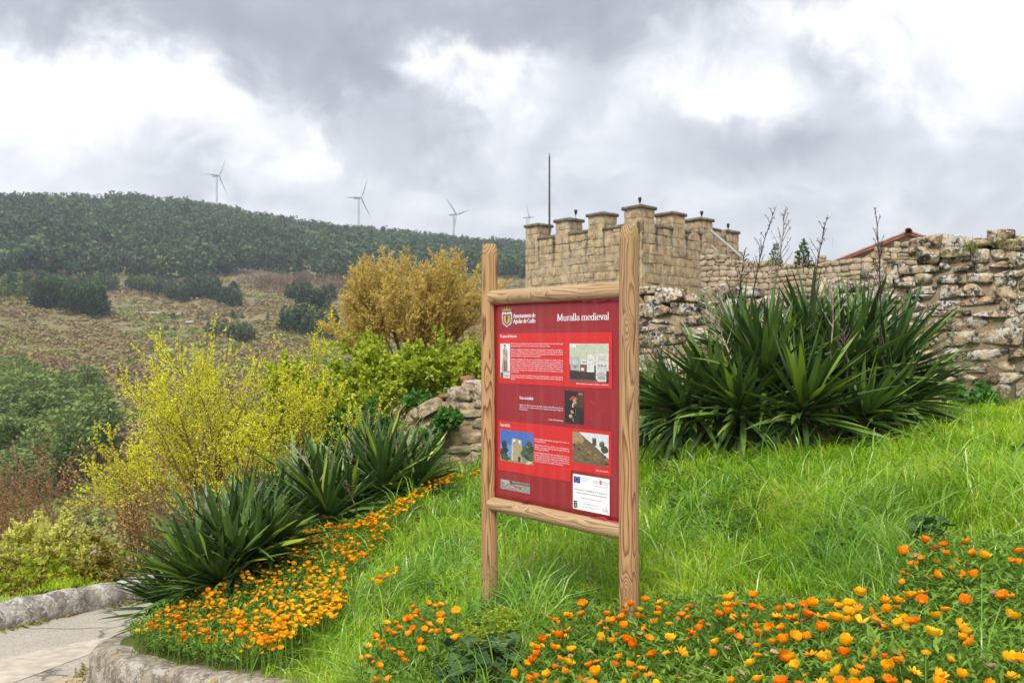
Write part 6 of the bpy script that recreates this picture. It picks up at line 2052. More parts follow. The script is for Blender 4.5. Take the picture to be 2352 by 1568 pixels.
CUPS = [flower_mesh('flower_head', 900 + k, o, 10 + k % 5, ragged=.05 * (k % 3)) for k, o in enumerate((.34, .44, .52, .57, .40, .25, .48, .56))]
OPENS = [flower_mesh('flower_head', 920 + k, o, 12, ragged=rg) for k, (o, rg) in enumerate(((.75, .05), (.95, .25), (.7, .35), (1.05, .2)))]
def twin(me, m): c = me.copy(); c.name = 'flower_head'; c.materials.clear(); c.materials.append(m); return c
CUP_O = [twin(m_, M_OR) for m_ in CUPS]; CUP_Y = [twin(m_, M_YO) for m_ in CUPS]
OPEN_O = [twin(m_, M_OR) for m_ in OPENS]; OPEN_Y = [twin(m_, M_YO) for m_ in OPENS]
DRYM = [flower_mesh('dried_head', 940 + k, .55, 9, ragged=.35) for k in range(2)]
for m_ in DRYM: m_.materials.append(M_DRY)
calyx = MB().add(*lathe([(.02, -.14), (.16, -.10), (.22, .0), (.15, .04)], 8)).mesh('calyx', True); calyx.materials.append(M_CAL)
centre = MB().add(*disc(.16, .08)).mesh('flower_centre', True); centre.materials.append(M_CEN)


def stem_mesh(seed):
    rs = np.random.default_rng(seed)
    P = np.array([(rs.normal() * .10 * (1 - t) + .02 * math.sin(t * 5), rs.normal() * .02 + .10 * (1 - t) * math.cos(seed), t - 1) for t in np.linspace(0, 1, 5)]); P[-1] = 0
    V, Q, tn = tubes(P[:-1], P[1:], .013, .011, 5)
    return mesh_np('stem', V, Q, tint=np.full(len(V), .55), smooth=True)


STEMS = [stem_mesh(k) for k in range(4)]
for m_ in STEMS: m_.materials.append(M_GREEN)


def marigold_leaves(seed, n=7):
    rs = np.random.default_rng(seed)
    t = rs.uniform(.05, .75, n)
    a = rs.uniform(0, 6.28, n)
    P = np.stack([np.cos(a) * .03, np.sin(a) * .03, t - 1], -1)
    D = np.stack([np.cos(a), np.sin(a), rs.uniform(-.1, .9, n)], -1)
    V, T = leaves(P, D, rs.uniform(.20, .42, n), rs.uniform(.07, .12, n), .25, rs, side=np.tile([0, 0, 1.0], (n, 1)) + rs.normal(size=(n, 3)) * .3)
    return mesh_np('leaves', V, tris=T, tint=np.repeat(np.clip(.5 + rs.normal(size=n) * .22, 0, 1), 4))


LVS = [marigold_leaves(k) for k in range(5)]
for m_ in LVS: m_.materials.append(M_GREEN)

FL = []                                                            # px, py, width, open?, place


def load(txt, ox, oy, k, place):
    for w in txt.split():
        v = w.split(',')
        FL.append(((ox + float(v[0]) / k) / 1.0884, (oy + float(v[1]) / k) / 1.0884, float(v[2]) / k / 1.0884, v[3] if len(v) > 3 else '', place))


load('1272,447,75 1595,458,75 1360,500,90,o 1425,483,55 1113,545,75 1445,552,50 1655,550,65 1725,565,80 2010,535,70 1515,610,40 1250,585,55 1355,612,60,o 1187,640,70 1945,605,45 2005,622,80 1477,672,55 1115,695,80,o 1355,710,75 1310,733,75 1555,705,75,o 1660,720,90 1107,782,50 1265,838,85,o 1875,868,105 1940,880,60,o 1578,923,85 1435,980,75 1940,1028,100 1540,1090,70,o 1805,860,45,d 1610,645,50,d 1200,570,50,d 1250,905,85', 1900, 1200, 3.0924, 'top')
load('780,858,90 1163,865,105 960,915,80 1065,912,85 550,925,85 685,935,85 383,937,80 330,945,60 220,965,75 150,985,70 755,960,75,o 610,960,70 890,990,115,o 975,985,70 1055,972,40 125,1030,85,o 250,1040,100,o 365,1020,95 480,1015,110,o 580,1035,100 685,1008,90 675,1063,85 785,1060,100,o 880,1065,100 1065,1087,80 1125,1060,60 1190,1075,110 1362,1025,105 1070,1040,60,o 980,1110,80,o 1120,1137,60 75,1110,70 180,1125,70 285,1100,35 470,1125,85 1335,1160,120 1580,1145,80 1570,1200,75 1640,1220,110 265,1180,95 360,1200,65 100,1230,80 190,1225,75 650,1230,90 895,1240,30 650,1318,95 170,1335,105 260,1350,65 395,1305,120,o 515,1355,115 880,1320,120,o 965,1350,60 1075,1300,110,o 1075,1370,100 1280,1325,65 1460,1370,60 1930,1355,120 2010,1355,90 278,1405,75 1000,1420,85 725,1475,95 605,1445,140,o 770,1425,80,o 1190,1440,115,o 1380,1480,120,o 1550,1480,90 1000,1520,95 1360,1535,95 170,1530,110 300,1560,75 470,1535,100,o 615,1540,90 725,1560,85 835,1550,100 1120,1555,50 350,1500,30 810,1390,30 1790,1420,70,d 1740,1370,50,d 90,1310,70,d 330,1075,40,d 1950,1500,90 1760,1555,80', 1900, 1200, 3.0924, 'right')
load('1388,650,62 1505,662,75,o 1552,695,28 862,680,75 853,770,65 1260,690,55 1205,700,65,o 1220,747,60 1345,737,62 1495,730,62 1495,772,58 1335,785,90 1062,770,60 1740,745,40 1790,692,90,o 1990,708,60 2065,640,85 2120,622,70 2290,618,70 2085,697,75 2150,690,70 2280,710,70 2335,722,60 2085,755,75 2000,775,75 2115,808,75 2225,803,62 1690,780,65 1650,822,25 1760,800,62 1590,853,62 1870,838,75 1465,835,80,o 1390,890,60 1198,870,70 1200,797,80 1085,830,90 1120,820,50 1000,845,50,o 1055,903,42 755,800,70 725,780,55 665,848,65 630,825,50 583,812,45 715,900,80,o 617,930,65 665,955,70 700,955,55 575,950,45,o 510,985,62 430,1045,45 470,1055,65 520,1040,40,o 490,1110,62 455,1095,40 605,1045,70 655,1062,50 770,1072,70 440,1155,80 390,1185,60 665,1150,65 745,1175,85 627,1220,58 703,1258,68 575,1272,75 310,1270,75 408,1315,52 467,1300,60 550,1345,45 835,1310,95,o 965,1258,85 990,1155,85,o 925,1195,75 945,1345,85,o 1015,958,60 1010,1000,40 1098,995,78 1152,953,45 1232,988,78 1295,1027,75 1420,967,72 1600,960,85 1590,985,70 1775,910,95,o 1850,892,78 1760,965,60,o 2105,920,80 2197,865,62 2315,875,60 2165,962,70 1980,1005,88 1173,1130,72 1130,1200,75 1258,1200,78 1310,1277,90 1350,1228,70 1418,1265,90,o 1455,1108,70 1570,1090,80,o 1690,1070,100,o 1710,1115,72 1955,1115,60 2275,1180,90 2100,1330,70 1675,1318,36 1330,1135,30 2330,940,70 2330,1040,70 2330,1120,70 2335,1310,90 1215,1350,85 1470,1360,70 420,1360,50 645,1360,50 1340,935,45,d 915,1090,55,d 2060,1065,55,d 2180,1260,60,d 1905,1230,55,d 1750,1305,40,d 2220,700,40,d 1910,870,40,d 2260,1025,45,d 1385,1175,35,d 755,1130,45,d', 1200, 1300, 3.36, 'middle')
load('963,1138,36 1108,1128,38 1080,1132,30 1045,1118,30 1200,1157,46 1112,1178,44 1115,1220,40 1140,1195,30,o 1047,1230,40,o 1150,1272,40 1095,1272,42 1065,1275,30 1020,1262,40 1010,1208,34 985,1168,34 940,1200,40 930,1210,35 905,1205,36 970,1190,30 960,1255,36 938,1285,46 878,1252,40 850,1287,36 815,1265,34 812,1222,44 860,1225,30 790,1330,34 790,1360,38 747,1298,38 745,1320,34 710,1345,36,o 845,1375,34 885,1400,36 908,1430,42 1003,1375,42 995,1330,36 1197,1305,46 708,1410,40 672,1420,26,o 743,1443,24 697,1455,20 770,1460,40 825,1525,44,o 762,1535,44,o', 600, 1000, 2.217, 'clump')
def where_in(px, py, place):
    if place == 'clump':
        return ('at the upper' if py < 1440 else 'at the lower' if py > 1500 else 'amid the middle') + (' left' if px < 905 else ' right' if px > 985 else '') + ' of the round clump left of the sign'
    if place == 'top':
        return ('high' if py < 1290 else 'lower') + ' on the raised right edge of the bank' + (', far right' if px > 2230 else '')
    row = 'in the ' + ('back row' if py < 1420 else 'front row' if py > 1500 else 'middle row')
    if place == 'middle':
        return row + (' well left of the right post' if px < 1370 else ' at the right post foot' if px < 1500 else ' right of the right post' if px < 1640 else ' far right of the right post')
    return row + ' of the lower right bed' + (', left part' if px < 1900 else ', right part' if px > 2080 else ', centre')


PLACE = {'top': 'on the raised right edge of the bank', 'right': 'in the front bed at the lower right', 'middle': 'in the bed at the foot of the right post', 'clump': 'in the round clump left of the sign'}
rs = np.random.default_rng(17)
fpx = np.array([f[0] for f in FL]); fpy = np.array([f[1] for f in FL])
STEM_H = np.array([.30 if f[4] in ('clump', 'middle') else .28 for f in FL]) * rs.uniform(.9, 1.12, len(FL))
fx, fy, okf = hit_bank(fpx, fpy, STEM_H[:, None])
n_ind = 0
FLOWER_XY = []
for k, (px, py, w, kind, place) in enumerate(FL):
    if not okf[k]: continue
    x, y = fx[k], fy[k]
    z = EYE - (py - CY) / F * y
    g = bz(x, y)
    size = float(np.clip(w / F * y * 1.16, .02, .075))
    gold = rs.random() < (.62 if place == 'right' and px > 1880 else .22)
    col = 'golden' if gold else 'orange'
    if kind == 'd': lab = 'withered brown marigold head '
    elif kind == 'o': lab = 'open ragged %s marigold ' % col
    elif w / F * y < .026: lab = 'small orange marigold bud '; gold = False
    else: lab = '%s cup-shaped marigold ' % col
    if kind != 'd' and w / F * y > .052: lab = 'large ' + lab
    lab += where_in(px, py, place)
    t = thing('marigold', lab, 'flower', (x, y, z - size * .35), lab.replace('marigold', 'marigolds'), rot=(rs.normal() * .32 + .15, rs.normal() * .32, rs.uniform(0, 6.28)))
    t.scale = (size * rs.uniform(.92, 1.08), size, size * rs.uniform(.82, 1.2))
    if kind == 'd': me = DRYM[rs.integers(2)]
    elif kind == 'o': me = (OPEN_Y if gold else OPEN_O)[rs.integers(4)]
    else: me = (CUP_Y if gold else CUP_O)[rs.integers(8)]
    hd = obj('flower_head', me, parent=t)
    obj('calyx', calyx, parent=hd)
    obj('flower_centre', centre, parent=hd)
    sh = max(.12, z - g + .03) / size
    obj('stem', STEMS[rs.integers(4)], parent=t, loc=(0, 0, -.05), scale=(.35 / size * .014 / .013 * .5,) * 2 + (sh,))
    obj('leaves', LVS[rs.integers(5)], parent=t, scale=(.27 / size, .27 / size, sh))
    FLOWER_XY.append((x, y)); n_ind += 1
print('marigolds', n_ind)

def kerb_gap(x, y):
    d = np.full(np.shape(x), 9.)
    for q in rp[::3]: d = np.minimum(d, np.hypot(x - q[0], y - q[1]))
    return d


# the long band of smaller marigolds down the edge of the bank: too many to part, one object
BAND = [[(285, 1452), (330, 1418), (450, 1365), (600, 1285), (700, 1215), (765, 1200), (880, 1190), (905, 1212), (862, 1262), (790, 1300), (800, 1365), (772, 1415), (690, 1440), (640, 1500), (560, 1532), (480, 1520), (330, 1490)],
        [(790, 1205), (870, 1172), (960, 1118), (1000, 1092), (1050, 1083), (1040, 1105), (985, 1130), (930, 1170), (880, 1195), (800, 1215)], [(845, 1320), (905, 1298), (915, 1308), (865, 1345)], [(1050, 1088), (1102, 1078), (1102, 1086), (1055, 1095)]]
rs = np.random.default_rng(23)
bpx, bpy_ = [], []
for poly, n in zip(BAND, (2200, 210, 18, 12)):
    pts = in_poly(poly, n, rs)
    for p in pts:
        # drifts: two dense streaks through the band
        if n > 400:
            q = math.sin(p[0] * .013 + p[1] * .021) + .6 * math.sin(p[0] * .05 - p[1] * .04)
            if rs.random() > .68 + .32 * q: continue
        bpx.append(p[0]); bpy_.append(p[1])
bpx, bpy_ = np.array(bpx), np.array(bpy_)
bh = rs.uniform(.16, .27, len(bpx))
x, y, ok_ = hit_bank(bpx, bpy_, bh[:, None])
ok_ &= inside(_POLY, x, y) & (kerb_gap(x, y) > .05)
x, y, bh = x[ok_], y[ok_], bh[ok_]
protos = CUPS + OPENS[:2]
pd = []
for me in protos:
    co = np.empty(len(me.vertices) * 3); me.vertices.foreach_get('co', co)
    lv = np.empty(len(me.loops), np.int32); me.loops.foreach_get('vertex_index', lv)
    pd.append((co.reshape(-1, 3), lv.reshape(-1, 4)))
mb = MB(); st = MB()
for k in range(len(x)):
    co, lv = pd[rs.integers(len(pd))]
    s = rs.uniform(.022, .043)
    rot = np.array(Euler((rs.normal() * .3, rs.normal() * .3, rs.uniform(0, 6.28))).to_matrix())
    z = bz(x[k], y[k])
    top_ = np.array([x[k], y[k], z + bh[k]])
    tone = np.clip(.55 + .22 * math.sin(x[k] * 4 + y[k] * 2) + rs.normal() * .22, 0, 1)
    mb.add(co @ rot.T * s + top_ - [0, 0, .35 * s], lv, tint=tone)
    ax, ay = rs.normal(size=2) * .04
    V, Q, _ = tubes([(x[k] + ax, y[k] + ay, z - .02)], [top_ - [0, 0, .3 * s]], .0028, .0024, 4)
    mb2 = st.add(V, Q, tint=.6)
obj('marigold_band', mb.mesh('marigold_band', True), M_MIX, kind='stuff')
obj('marigold_stalks', st.mesh('marigold_stalks', True), M_GREEN, kind='stuff')
print('band flowers', len(x))

# leaf mass under the flowers
BEDS = [(BAND[0], 15000, .0), (BAND[1], 1900, .0), ([(830, 1560), (840, 1480), (880, 1440), (960, 1400), (1050, 1395), (1060, 1480), (1010, 1575), (860, 1600)], 2600, .03),
        ([(1180, 1590), (1215, 1520), (1270, 1460), (1330, 1420), (1480, 1385), (1640, 1375), (1800, 1390), (2050, 1400), (2075, 1260), (2150, 1245), (2420, 1240), (2420, 1700), (1180, 1700)], 26000, .02)]
P, D, L_, Wd, Tn = [], [], [], [], []
for poly, n, ex in BEDS:
    pts = np.array(in_poly(poly, n, rs))
    h = rs.uniform(.02, .19, n) if n != 26000 else rs.uniform(.04, .25, n)
    x, y, ok_ = hit_bank(pts[:, 0], pts[:, 1], (h * .8)[:, None])
    ok_ &= inside(_POLY, x, y) & (kerb_gap(x, y) > .01)
    x, y, h = x[ok_], y[ok_], h[ok_]
    m = len(x)
    P.append(np.stack([x, y, bank_z(x, y) + h], -1))
    a = rs.uniform(0, 6.28, m)
    D.append(np.stack([np.cos(a), np.sin(a), rs.uniform(-.2, 1.1, m)], -1))
    L_.append(rs.uniform(.025, .065, m)); Wd.append(rs.uniform(.008, .017, m))
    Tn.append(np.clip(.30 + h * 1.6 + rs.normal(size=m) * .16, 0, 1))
P, D = np.concatenate(P), np.concatenate(D); L_, Wd, Tn = map(np.concatenate, (L_, Wd, Tn))
V, T = leaves(P, D, L_, Wd, .3, rs, side=np.tile([0, 0, 1.], (len(P), 1)) + rs.normal(size=(len(P), 3)) * .35)
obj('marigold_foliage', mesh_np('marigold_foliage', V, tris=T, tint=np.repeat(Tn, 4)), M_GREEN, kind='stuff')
FOOT = P[:, :2]

# ---------------------------------------------------------------- grass on the bank
M_GRASS = leafy('spring_grass', [(0, (.06, .18, .008)), (.28, (.21, .43, .012)), (.6, (.44, .66, .025)), (.85, (.64, .77, .07)), (1, (.78, .78, .34))], transl=.45, rough=.33, spec=.5, patch=(2.0, .7))


def grass(name, m, n, seed, region, hr, wr, lean, keep=None, lift=0.0, zf=None):
    rng = np.random.default_rng(seed)
    zf = zf or bank_z
    px = rng.uniform(region[0], region[2], n); py = region[1] + (region[3] - region[1]) * rng.random(n)
    x, y, ok_ = hit_bank(px, py, lift, lo=2.4, hi=14)
    if keep is not None: ok_ &= keep(x, y, px, py)
    ok_ &= inside(_POLY, x, y)
    x, y = x[ok_], y[ok_]
    n = len(x)
    p2 = np.stack([x, y], -1)
    tuft = vnoise(p2 * 2.6, 4, 3)
    tall = vnoise(p2 * 1.1, 8, 2)
    H = rng.uniform(*hr, n) * (1 + .42 * tuft + .30 * tall) * np.where(rng.random(n) < .04, 1.3, 1)
    H = np.maximum(H, .05)
    W = rng.uniform(*wr, n) * np.clip(y / 5.5, .8, 2.2)
    wind = vnoise(p2 * 1.7, 6, 2) * 1.5 + .6
    cell = .17
    ci, cj = np.floor(x / cell), np.floor(y / cell)
    hsh = np.sin(ci * 12.9898 + cj * 78.233) * 43758.5453; hsh -= np.floor(hsh)
    hs2 = np.sin(ci * 39.346 + cj * 11.135) * 24634.6345; hs2 -= np.floor(hs2)
    cx_, cy_ = (ci + .2 + .6 * hsh) * cell, (cj + .2 + .6 * hs2) * cell
    gx, gy = x - cx_, y - cy_
    loose = rng.random(n) < .35
    x = np.where(loose, x, cx_ + gx * .5); y = np.where(loose, y, cy_ + gy * .5)
    H = H * (.72 + .56 * hs2)
    a = np.where(loose, wind + rng.normal(size=n) * 1.6, np.arctan2(gy, gx) + rng.normal(size=n) * .6 + .25 * np.sin(wind))
    ld = np.stack([np.cos(a), np.sin(a)], -1) * (lean * rng.uniform(.15, 1.3, n) * (1 + .5 * tuft))[:, None]
    sa = rng.uniform(0, 6.28, n)
    sd = np.stack([np.cos(sa), np.sin(sa), np.zeros(n)], -1)
    base = np.stack([x + rng.normal(size=n) * .012, y + rng.normal(size=n) * .012, zf(x, y) - .02], -1)
    seg = 4
    rows = []
    for i in range(seg + 1):
        t = i / seg
        off = np.concatenate([ld * (t ** 1.9 * H)[:, None] if np.ndim(t ** 1.9 * H) else ld * t, (np.sin(t * 1.45) / 1.0 * H * (1 - .28 * np.linalg.norm(ld, axis=1) * t ** 2.2))[:, None]], 1)
        w = W * (1 - t ** 1.6) * (.75 + .5 * t if t < .5 else 1.0)
        c = base + off
        if i < seg:
            rows.append(c - sd * w[:, None] * .5); rows.append(c + sd * w[:, None] * .5)
        else: rows.append(c)
    V = np.stack(rows, 1)
    k = V.shape[1]
    q = np.array([(2 * i, 2 * i + 1, 2 * i + 3, 2 * i + 2) for i in range(seg - 1)])
    b = np.arange(n)[:, None, None] * k
    Q = (b + q[None]).reshape(-1, 4)
    T = (b[:, 0] + np.array([[2 * (seg - 1), 2 * (seg - 1) + 1, 2 * seg]])).reshape(-1, 3)
    tint = np.clip(.42 + .18 * hsh + rng.normal(size=n) * .17 + .10 * tuft + np.where(rng.random(n) < .03, .45, 0), 0, 1)
    o = obj(name, mesh_np(name, V.reshape(-1, 3), Q, T, np.repeat(tint, k)), m, kind='stuff')
    print(name, n)
    return o


MALLOW = np.array([(1025, 1640), (1035, 1520), (1090, 1500), (1170, 1505), (1200, 1540), (1190, 1640)], float)
bed_polys = [np.array(b[0], float) for b in BEDS]


def in_bed(px, py):
    r = np.zeros(len(px), bool)
    for b in bed_polys: r |= inside(b, px, py)
    return r


def keep_grass(x, y, px, py):
    rng = np.random.default_rng(1)
    r = rng.random(len(x))
    bed = in_bed(px, py)
    k = ~(bed & (r > .30))
    s = (x - WALL_A[0]) * (-nfront[0]) + (y - WALL_A[1]) * (-nfront[1])
    k &= (s < -.05) | (x < -1.2)
    d = np.hypot((x - bx_) / 1.0, (y - by_) / .45)
    k &= ~((d < 1) & (r > .2))
    k &= ~((px < 640) & (py < 1240))
    k &= (vnoise(np.stack([x, y], -1) * 1.9, 71, 3) > -.62) | (rng.random(len(x)) < .45)
    k &= ~(inside(MALLOW, px, py) & (r > .12))
    # margin on the kerb top
    dmin = np.full(len(x), 9.)
    for q in rp[::3]: dmin = np.minimum(dmin, np.hypot(x - q[0], y - q[1]))
    k &= dmin > np.where(x < -1.4, .2, .03)
    return k


M_GRASS2 = leafy('bluish_grass', [(0, (.05, .15, .012)), (.4, (.155, .35, .022)), (.75, (.30, .52, .045)), (1, (.55, .66, .26))], transl=.35, rough=.28, spec=.6, patch=(1.5, .4))


def cool_patch(x, y, px, py):
    return keep_grass(x, y, px, py) & (vnoise(np.stack([x, y], -1) * 1.5, 33, 2) > .38)


def warm_patch(x, y, px, py):
    return keep_grass(x, y, px, py) & (vnoise(np.stack([x, y], -1) * 1.5, 33, 2) < .55)


grass('grass', M_GRASS, 112000, 51, (560, 985, 2420, 1720), (.09, .20), (.0045, .009), 1.1, warm_patch)
grass('grass', M_GRASS2, 70000, 58, (560, 985, 2420, 1720), (.10, .24), (.005, .010), 1.25, cool_patch)
grass('grass', M_GRASS, 34000, 52, (1100, 900, 2420, 1120), (.09, .19), (.004, .006), .8, keep_grass)
grass('grass', M_GRASS, 9000, 55, (1960, 890, 2420, 980), (.07, .14), (.004, .006), .8, keep_grass)
# the bank goes on beyond the view
grass('grass', M_GRASS, 60000, 61, (2420, 880, 3900, 2300), (.09, .20), (.006, .011), 1.1, keep_grass)
# broad long arching blades scattered through the grass
grass('grass', M_GRASS2, 6000, 53, (640, 1060, 2420, 1700), (.22, .38), (.007, .012), 1.35, keep_grass)
M_STRAW = leafy('straw', [(0, (.22, .16, .07)), (1, (.46, .36, .18))], transl=.2, rough=.8)
grass('dry_grass', M_STRAW, 16000, 54, (640, 985, 2420, 1600), (.05, .19), (.003, .005), 1.6, keep_grass)
# low broad-leaved weeds scattered in patches through the grass
M_WEED = leafy('low_weeds', [(0, (.03, .085, .02)), (.5, (.065, .16, .03)), (1, (.13, .25, .05))], transl=.3, rough=.6)
rng = np.random.default_rng(90)
wp = np.stack([rng.uniform(640, 2420, 40000), rng.uniform(1000, 1600, 40000)], -1)
x, y, ok_ = hit_bank(wp[:, 0], wp[:, 1], .04)
ok_ &= keep_grass(x, y, wp[:, 0], wp[:, 1]) & inside(_POLY, x, y) & (vnoise(np.stack([x, y], -1) * 2.1, 44, 3) > .42)
x, y = x[ok_][:9000], y[ok_][:9000]; n = len(x)
a = rng.uniform(0, 6.28, n)
V, T = leaves(np.stack([x, y, bank_z(x, y) + rng.uniform(.02, .14, n)], -1), np.stack([np.cos(a), np.sin(a), rng.uniform(-.3, .7, n)], -1), rng.uniform(.02, .05, n), rng.uniform(.016, .035, n), .2, rng, side=np.tile([0, 0, 1.], (n, 1)) + rng.normal(size=(n, 3)) * .4)
obj('low_weeds', mesh_np('low_weeds', V, tris=T, tint=np.repeat(rng.random(n), 4)), M_WEED, kind='stuff')
# verge beyond the kerb
rng = np.random.default_rng(8)
vx = rng.uniform(-8.5, -4.0, 26000); vy = rng.uniform(8.0, 13.5, 26000)
sdist = curb_side(vx, vy)
kk = (sdist > .16) & (sdist < 1.3) & (vnoise(np.stack([vx, vy], -1) * 1.5, 2, 2) > -.35 + .5 * sdist)
kk &= (vx / vy * F + CX < 150 + 60 * rng.random(len(vx))) & (sdist < .9)
vx, vy = vx[kk][:9000], vy[kk][:9000]
n = len(vx)
base = np.stack([vx, vy, land_z(vx, vy) + .06], -1)
tip = base + np.stack([rng.normal(size=n) * .05, rng.normal(size=n) * .05, rng.uniform(.06, .17, n)], -1)
V, T = leaves(base, tip - base, np.linalg.norm(tip - base, axis=1), .008, .1, rng)
obj('verge_grass', mesh_np('verge_grass', V, tris=T, tint=np.repeat(rng.uniform(.3, .8, n), 4)), M_GRASS, kind='stuff')

# moss and litter caught along the foot of the kerbs
rng = np.random.default_rng(12)
P = []
for k in range(2600):
    i = rng.integers(40, len(kp)); q = kp[i] + rng.normal(size=2) * .03
    t_ = kp[min(i + 1, len(kp) - 1)] - kp[max(i - 1, 0)]; t_ = t_ / np.linalg.norm(t_)
    q = q + np.array([t_[1], -t_[0]]) * (.17 + abs(rng.normal()) * .05)
    if vnoise(q * 2.2, 3, 2) > -.1: P.append((q[0], q[1], road_z(*q) + .006))
for k in range(900):
    i = rng.integers(0, len(rp) // 2); q = rp[i]
    t_ = rp[min(i + 1, len(rp) - 1)] - rp[max(i - 1, 0)]; t_ = t_ / np.linalg.norm(t_)
    q = q + np.array([t_[1], -t_[0]]) * (.19 + abs(rng.normal()) * .07)
    P.append((q[0], q[1], road_z(*q) + .006))
P = np.array(P); n = len(P)
D = np.stack([rng.normal(size=n), rng.normal(size=n), rng.uniform(0, .9, n)], -1)
V, T = leaves(P, D, rng.uniform(.02, .06, n), rng.uniform(.012, .03, n), .2, rng)
obj('moss_and_litter', mesh_np('moss_and_litter', V, tris=T, tint=np.repeat(rng.random(n), 4)),
    leafy('moss', [(0, (.17, .12, .06)), (.4, (.20, .17, .05)), (.7, (.22, .24, .05)), (1, (.34, .27, .06))], transl=.1, rough=.9), kind='stuff')

# ---------------------------------------------------------------- weeds at the front: spurge and a mallow patch
M_SPURGE = leafy('spurge_leaves', [(0, (.14, .25, .012)), (.5, (.27, .38, .018)), (1, (.46, .48, .03))], transl=.35, rough=.55)
sp = [(1115, 1510, 1402), (1150, 1500, 1398), (1092, 1500, 1440), (1178, 1500, 1402), (1075, 1530, 1425), (1105, 1540, 1450), (1160, 1520, 1425), (1345, 1390, 1340), (1096, 1300, 1252)]
for k, (px, pyb, pyt) in enumerate(sp):
    x, y, _ = hit_bank([px], [pyb], .04)
    x, y = float(x[0]), float(y[0]); g = bz(x, y)
    h = max(.12, EYE - (pyt - CY) / F * y - g)
    rs = np.random.default_rng(60 + k)
    lab = 'yellow-green spurge stalk in the group between the marigold clump and the right post' if k < 7 else ('yellow-green spurge sprig in front of the right post foot' if k == 7 else 'yellow-green spurge sprig beside the left sign post')
    t = thing('spurge', lab, 'plant', (x, y, g), 'spurge stalks in the grass')
    V, Q, tn = tubes([(0, 0, -.02), (.01, 0, h * .5)], [(.01, 0, h * .5), (.0, .01, h)], .004, .003, 5)
    obj('stem', mesh_np('stem', V, Q, tint=np.full(len(V), .3)), M_SPURGE, t)
    n = 130
    f = rs.uniform(.12, 1, n) ** .8; a = rs.uniform(0, 6.28, n)
    Pq = np.stack([np.cos(a) * .012 + rs.normal(size=n) * .018, np.sin(a) * .012 + rs.normal(size=n) * .018, f * h], -1)
    V, T = leaves(Pq, np.stack([np.cos(a), np.sin(a), rs.uniform(-.2, .6, n)], -1), rs.uniform(.014, .034, n), rs.uniform(.008, .014, n), .2, rs)
    obj('leaves', mesh_np('leaves', V, tris=T, tint=np.repeat(np.clip(f * .8 + rs.normal(size=n) * .15, 0, 1), 4)), M_SPURGE, t)
M_MALLOW = leafy('mallow_leaves', [(0, (.025, .06, .022)), (.5, (.048, .105, .035)), (1, (.095, .17, .06))], transl=.25, rough=.6)
def round_leaf(seed):
    rs = np.random.default_rng(seed)
    k = 11
    ang = np.linspace(R(20), R(340), k)
    rr = 1 + .10 * np.cos(np.arange(k) * np.pi) + rs.normal(size=k) * .03
    V = [(0, 0, 0)] + [(-math.cos(a) * r + .0, math.sin(a) * r, .14 * math.cos(a * 4) + .12 * r) for a, r in zip(ang, rr)]
    return np.array(V), np.array([(0, i + 2, i + 1) for i in range(k - 1)])
mp = in_poly([(1030, 1600), (1040, 1515), (1090, 1500), (1170, 1505), (1200, 1540), (1190, 1600)], 34, np.random.default_rng(5)) + in_poly([(2080, 1285), (2130, 1240), (2170, 1265), (2110, 1300)], 4, np.random.default_rng(6))
for k, p in enumerate(mp):
    x, y, _ = hit_bank([p[0]], [p[1]], .08)
    x, y = float(x[0]), float(y[0]); g = bz(x, y)
    rs = np.random.default_rng(400 + k)
    t = thing('mallow', 'dark round-leaved mallow plant ' + ('in the patch at the bottom edge beside the marigold clump' if k < 34 else 'in the grass behind the raised right marigolds'), 'plant', (x, y, g),
              'mallow plants of the bottom patch' if k < 34 else 'mallow plants on the raised bank')
    P0, P1 = [], []
    for j in range(9):
        a = rs.uniform(0, 6.28); r_ = rs.uniform(.02, .10); hh_ = rs.uniform(.07, .21)
        c = np.array([math.cos(a) * r_, math.sin(a) * r_, hh_])
        P0.append((0, 0, -.02)); P1.append(c)
        lv, lt = round_leaf(k * 10 + j)
        e = np.array(Euler((rs.normal() * .45, rs.normal() * .45, a)).to_matrix())
        me = mesh_np('leaf', lv @ e.T * rs.uniform(.024, .042), tris=lt, tint=np.full(len(lv), rs.uniform(.15, .95)), smooth=False)
        obj('leaf', me, M_MALLOW, t, loc=tuple(c))
    V, Q, _ = tubes(P0, P1, .002, .0016, 4)
    obj('stem', mesh_np('stem', V, Q, tint=np.full(len(V), .5)), M_MALLOW, t)
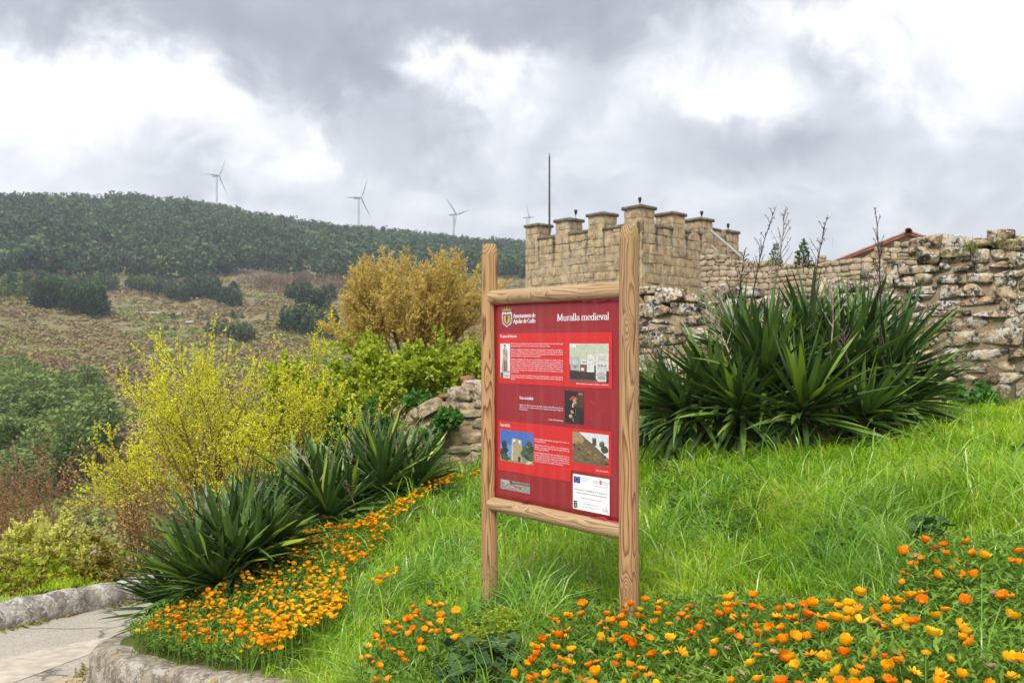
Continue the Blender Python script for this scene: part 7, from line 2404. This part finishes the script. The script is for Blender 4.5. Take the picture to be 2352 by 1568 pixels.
# grasses rooted on top of the old wall
for k, (px, py, d) in enumerate(((2192, 585, 9.5), (2230, 572, 9.4), (2125, 590, 9.7), (2310, 562, 9.3))):
    b = at(px, py, d)
    rs = np.random.default_rng(k)
    n = 70
    D = np.stack([rs.normal(size=n) * .5, rs.normal(size=n) * .5, rs.uniform(.4, 1.3, n)], -1)
    V, T = leaves(np.tile([0, 0, -.04], (n, 1)) + rs.normal(size=(n, 3)) * [.05, .03, .01], D, rs.uniform(.08, .22, n), .006, .1, rs)
    o = obj('grass_tuft', mesh_np('grass_tuft', V, tris=T, tint=np.repeat(rs.random(n), 4)), leafy('tuft_grass', [(0, (.16, .20, .05)), (1, (.36, .33, .12))], transl=.4), loc=b)
    tag(o, 'small yellowing grass tuft growing on the wall top, ' + ('left of the highest cap stone', 'beside the highest cap stone', 'leftmost above the yucca tips', 'rightmost at the edge of the view')[k], 'grass tuft', 'grass tufts on the wall top')
# dry twigs
for k, (px0, py0, px1, py1, d, lab) in enumerate(((1020, 890, 1108, 925, 11.3, 'bleached bare twig leaning over the low wall end'), (1475, 862, 1590, 905, 8.9, 'bleached bare twig sticking out left of the big yucca'),
                                               (2110, 960, 2175, 1020, 8.3, 'thin dark bare twig arching down to the grass right of the big yucca'))):
    a, b = at(px0, py0, d), at(px1, py1, d)
    L = (b - a).length
    P = [np.array(a) + (np.array(b) - np.array(a)) * t + np.array([0, 0, .06 * math.sin(t * 3.1) * L]) for t in np.linspace(0, 1, 7)]
    P0, P1 = list(P[:-1]), list(P[1:])
    rs = np.random.default_rng(k)
    for _ in range(5):
        c = P[rs.integers(1, 6)]; P0.append(c); P1.append(c + rs.normal(size=3) * .06 + [0, 0, .05])
    V, Q, _ = tubes(np.array(P0) - np.array(a), np.array(P1) - np.array(a), .006, .003, 5)
    tag(obj('twig', mesh_np('twig', V, Q, smooth=True), (M_STALK_P, M_STALK_P, M_STALK_D)[k], loc=a), lab, 'twig')

# ---------------------------------------------------------------- air
if HAZE_DENSITY:
    m, nt, out = new_mat('air')
    v = nd(nt, 'VolumePrincipled', {'Color': (.80, .87, .97, 1), 'Density': HAZE_DENSITY, 'Anisotropy': .2})
    nt.links.new(v.outputs[0], out.inputs['Volume'])
    lo = float(VZ.min()) - 1.0
    hz = obj('haze', MB().box((-8500, -40, lo), (8500, 4600, 420)).mesh('haze'), m, kind='stuff')

print('tris', sum((len(o.data.loops) - 2 * len(o.data.polygons)) for o in {o.data: o for o in bpy.data.objects if o.type == 'MESH'}.values()))
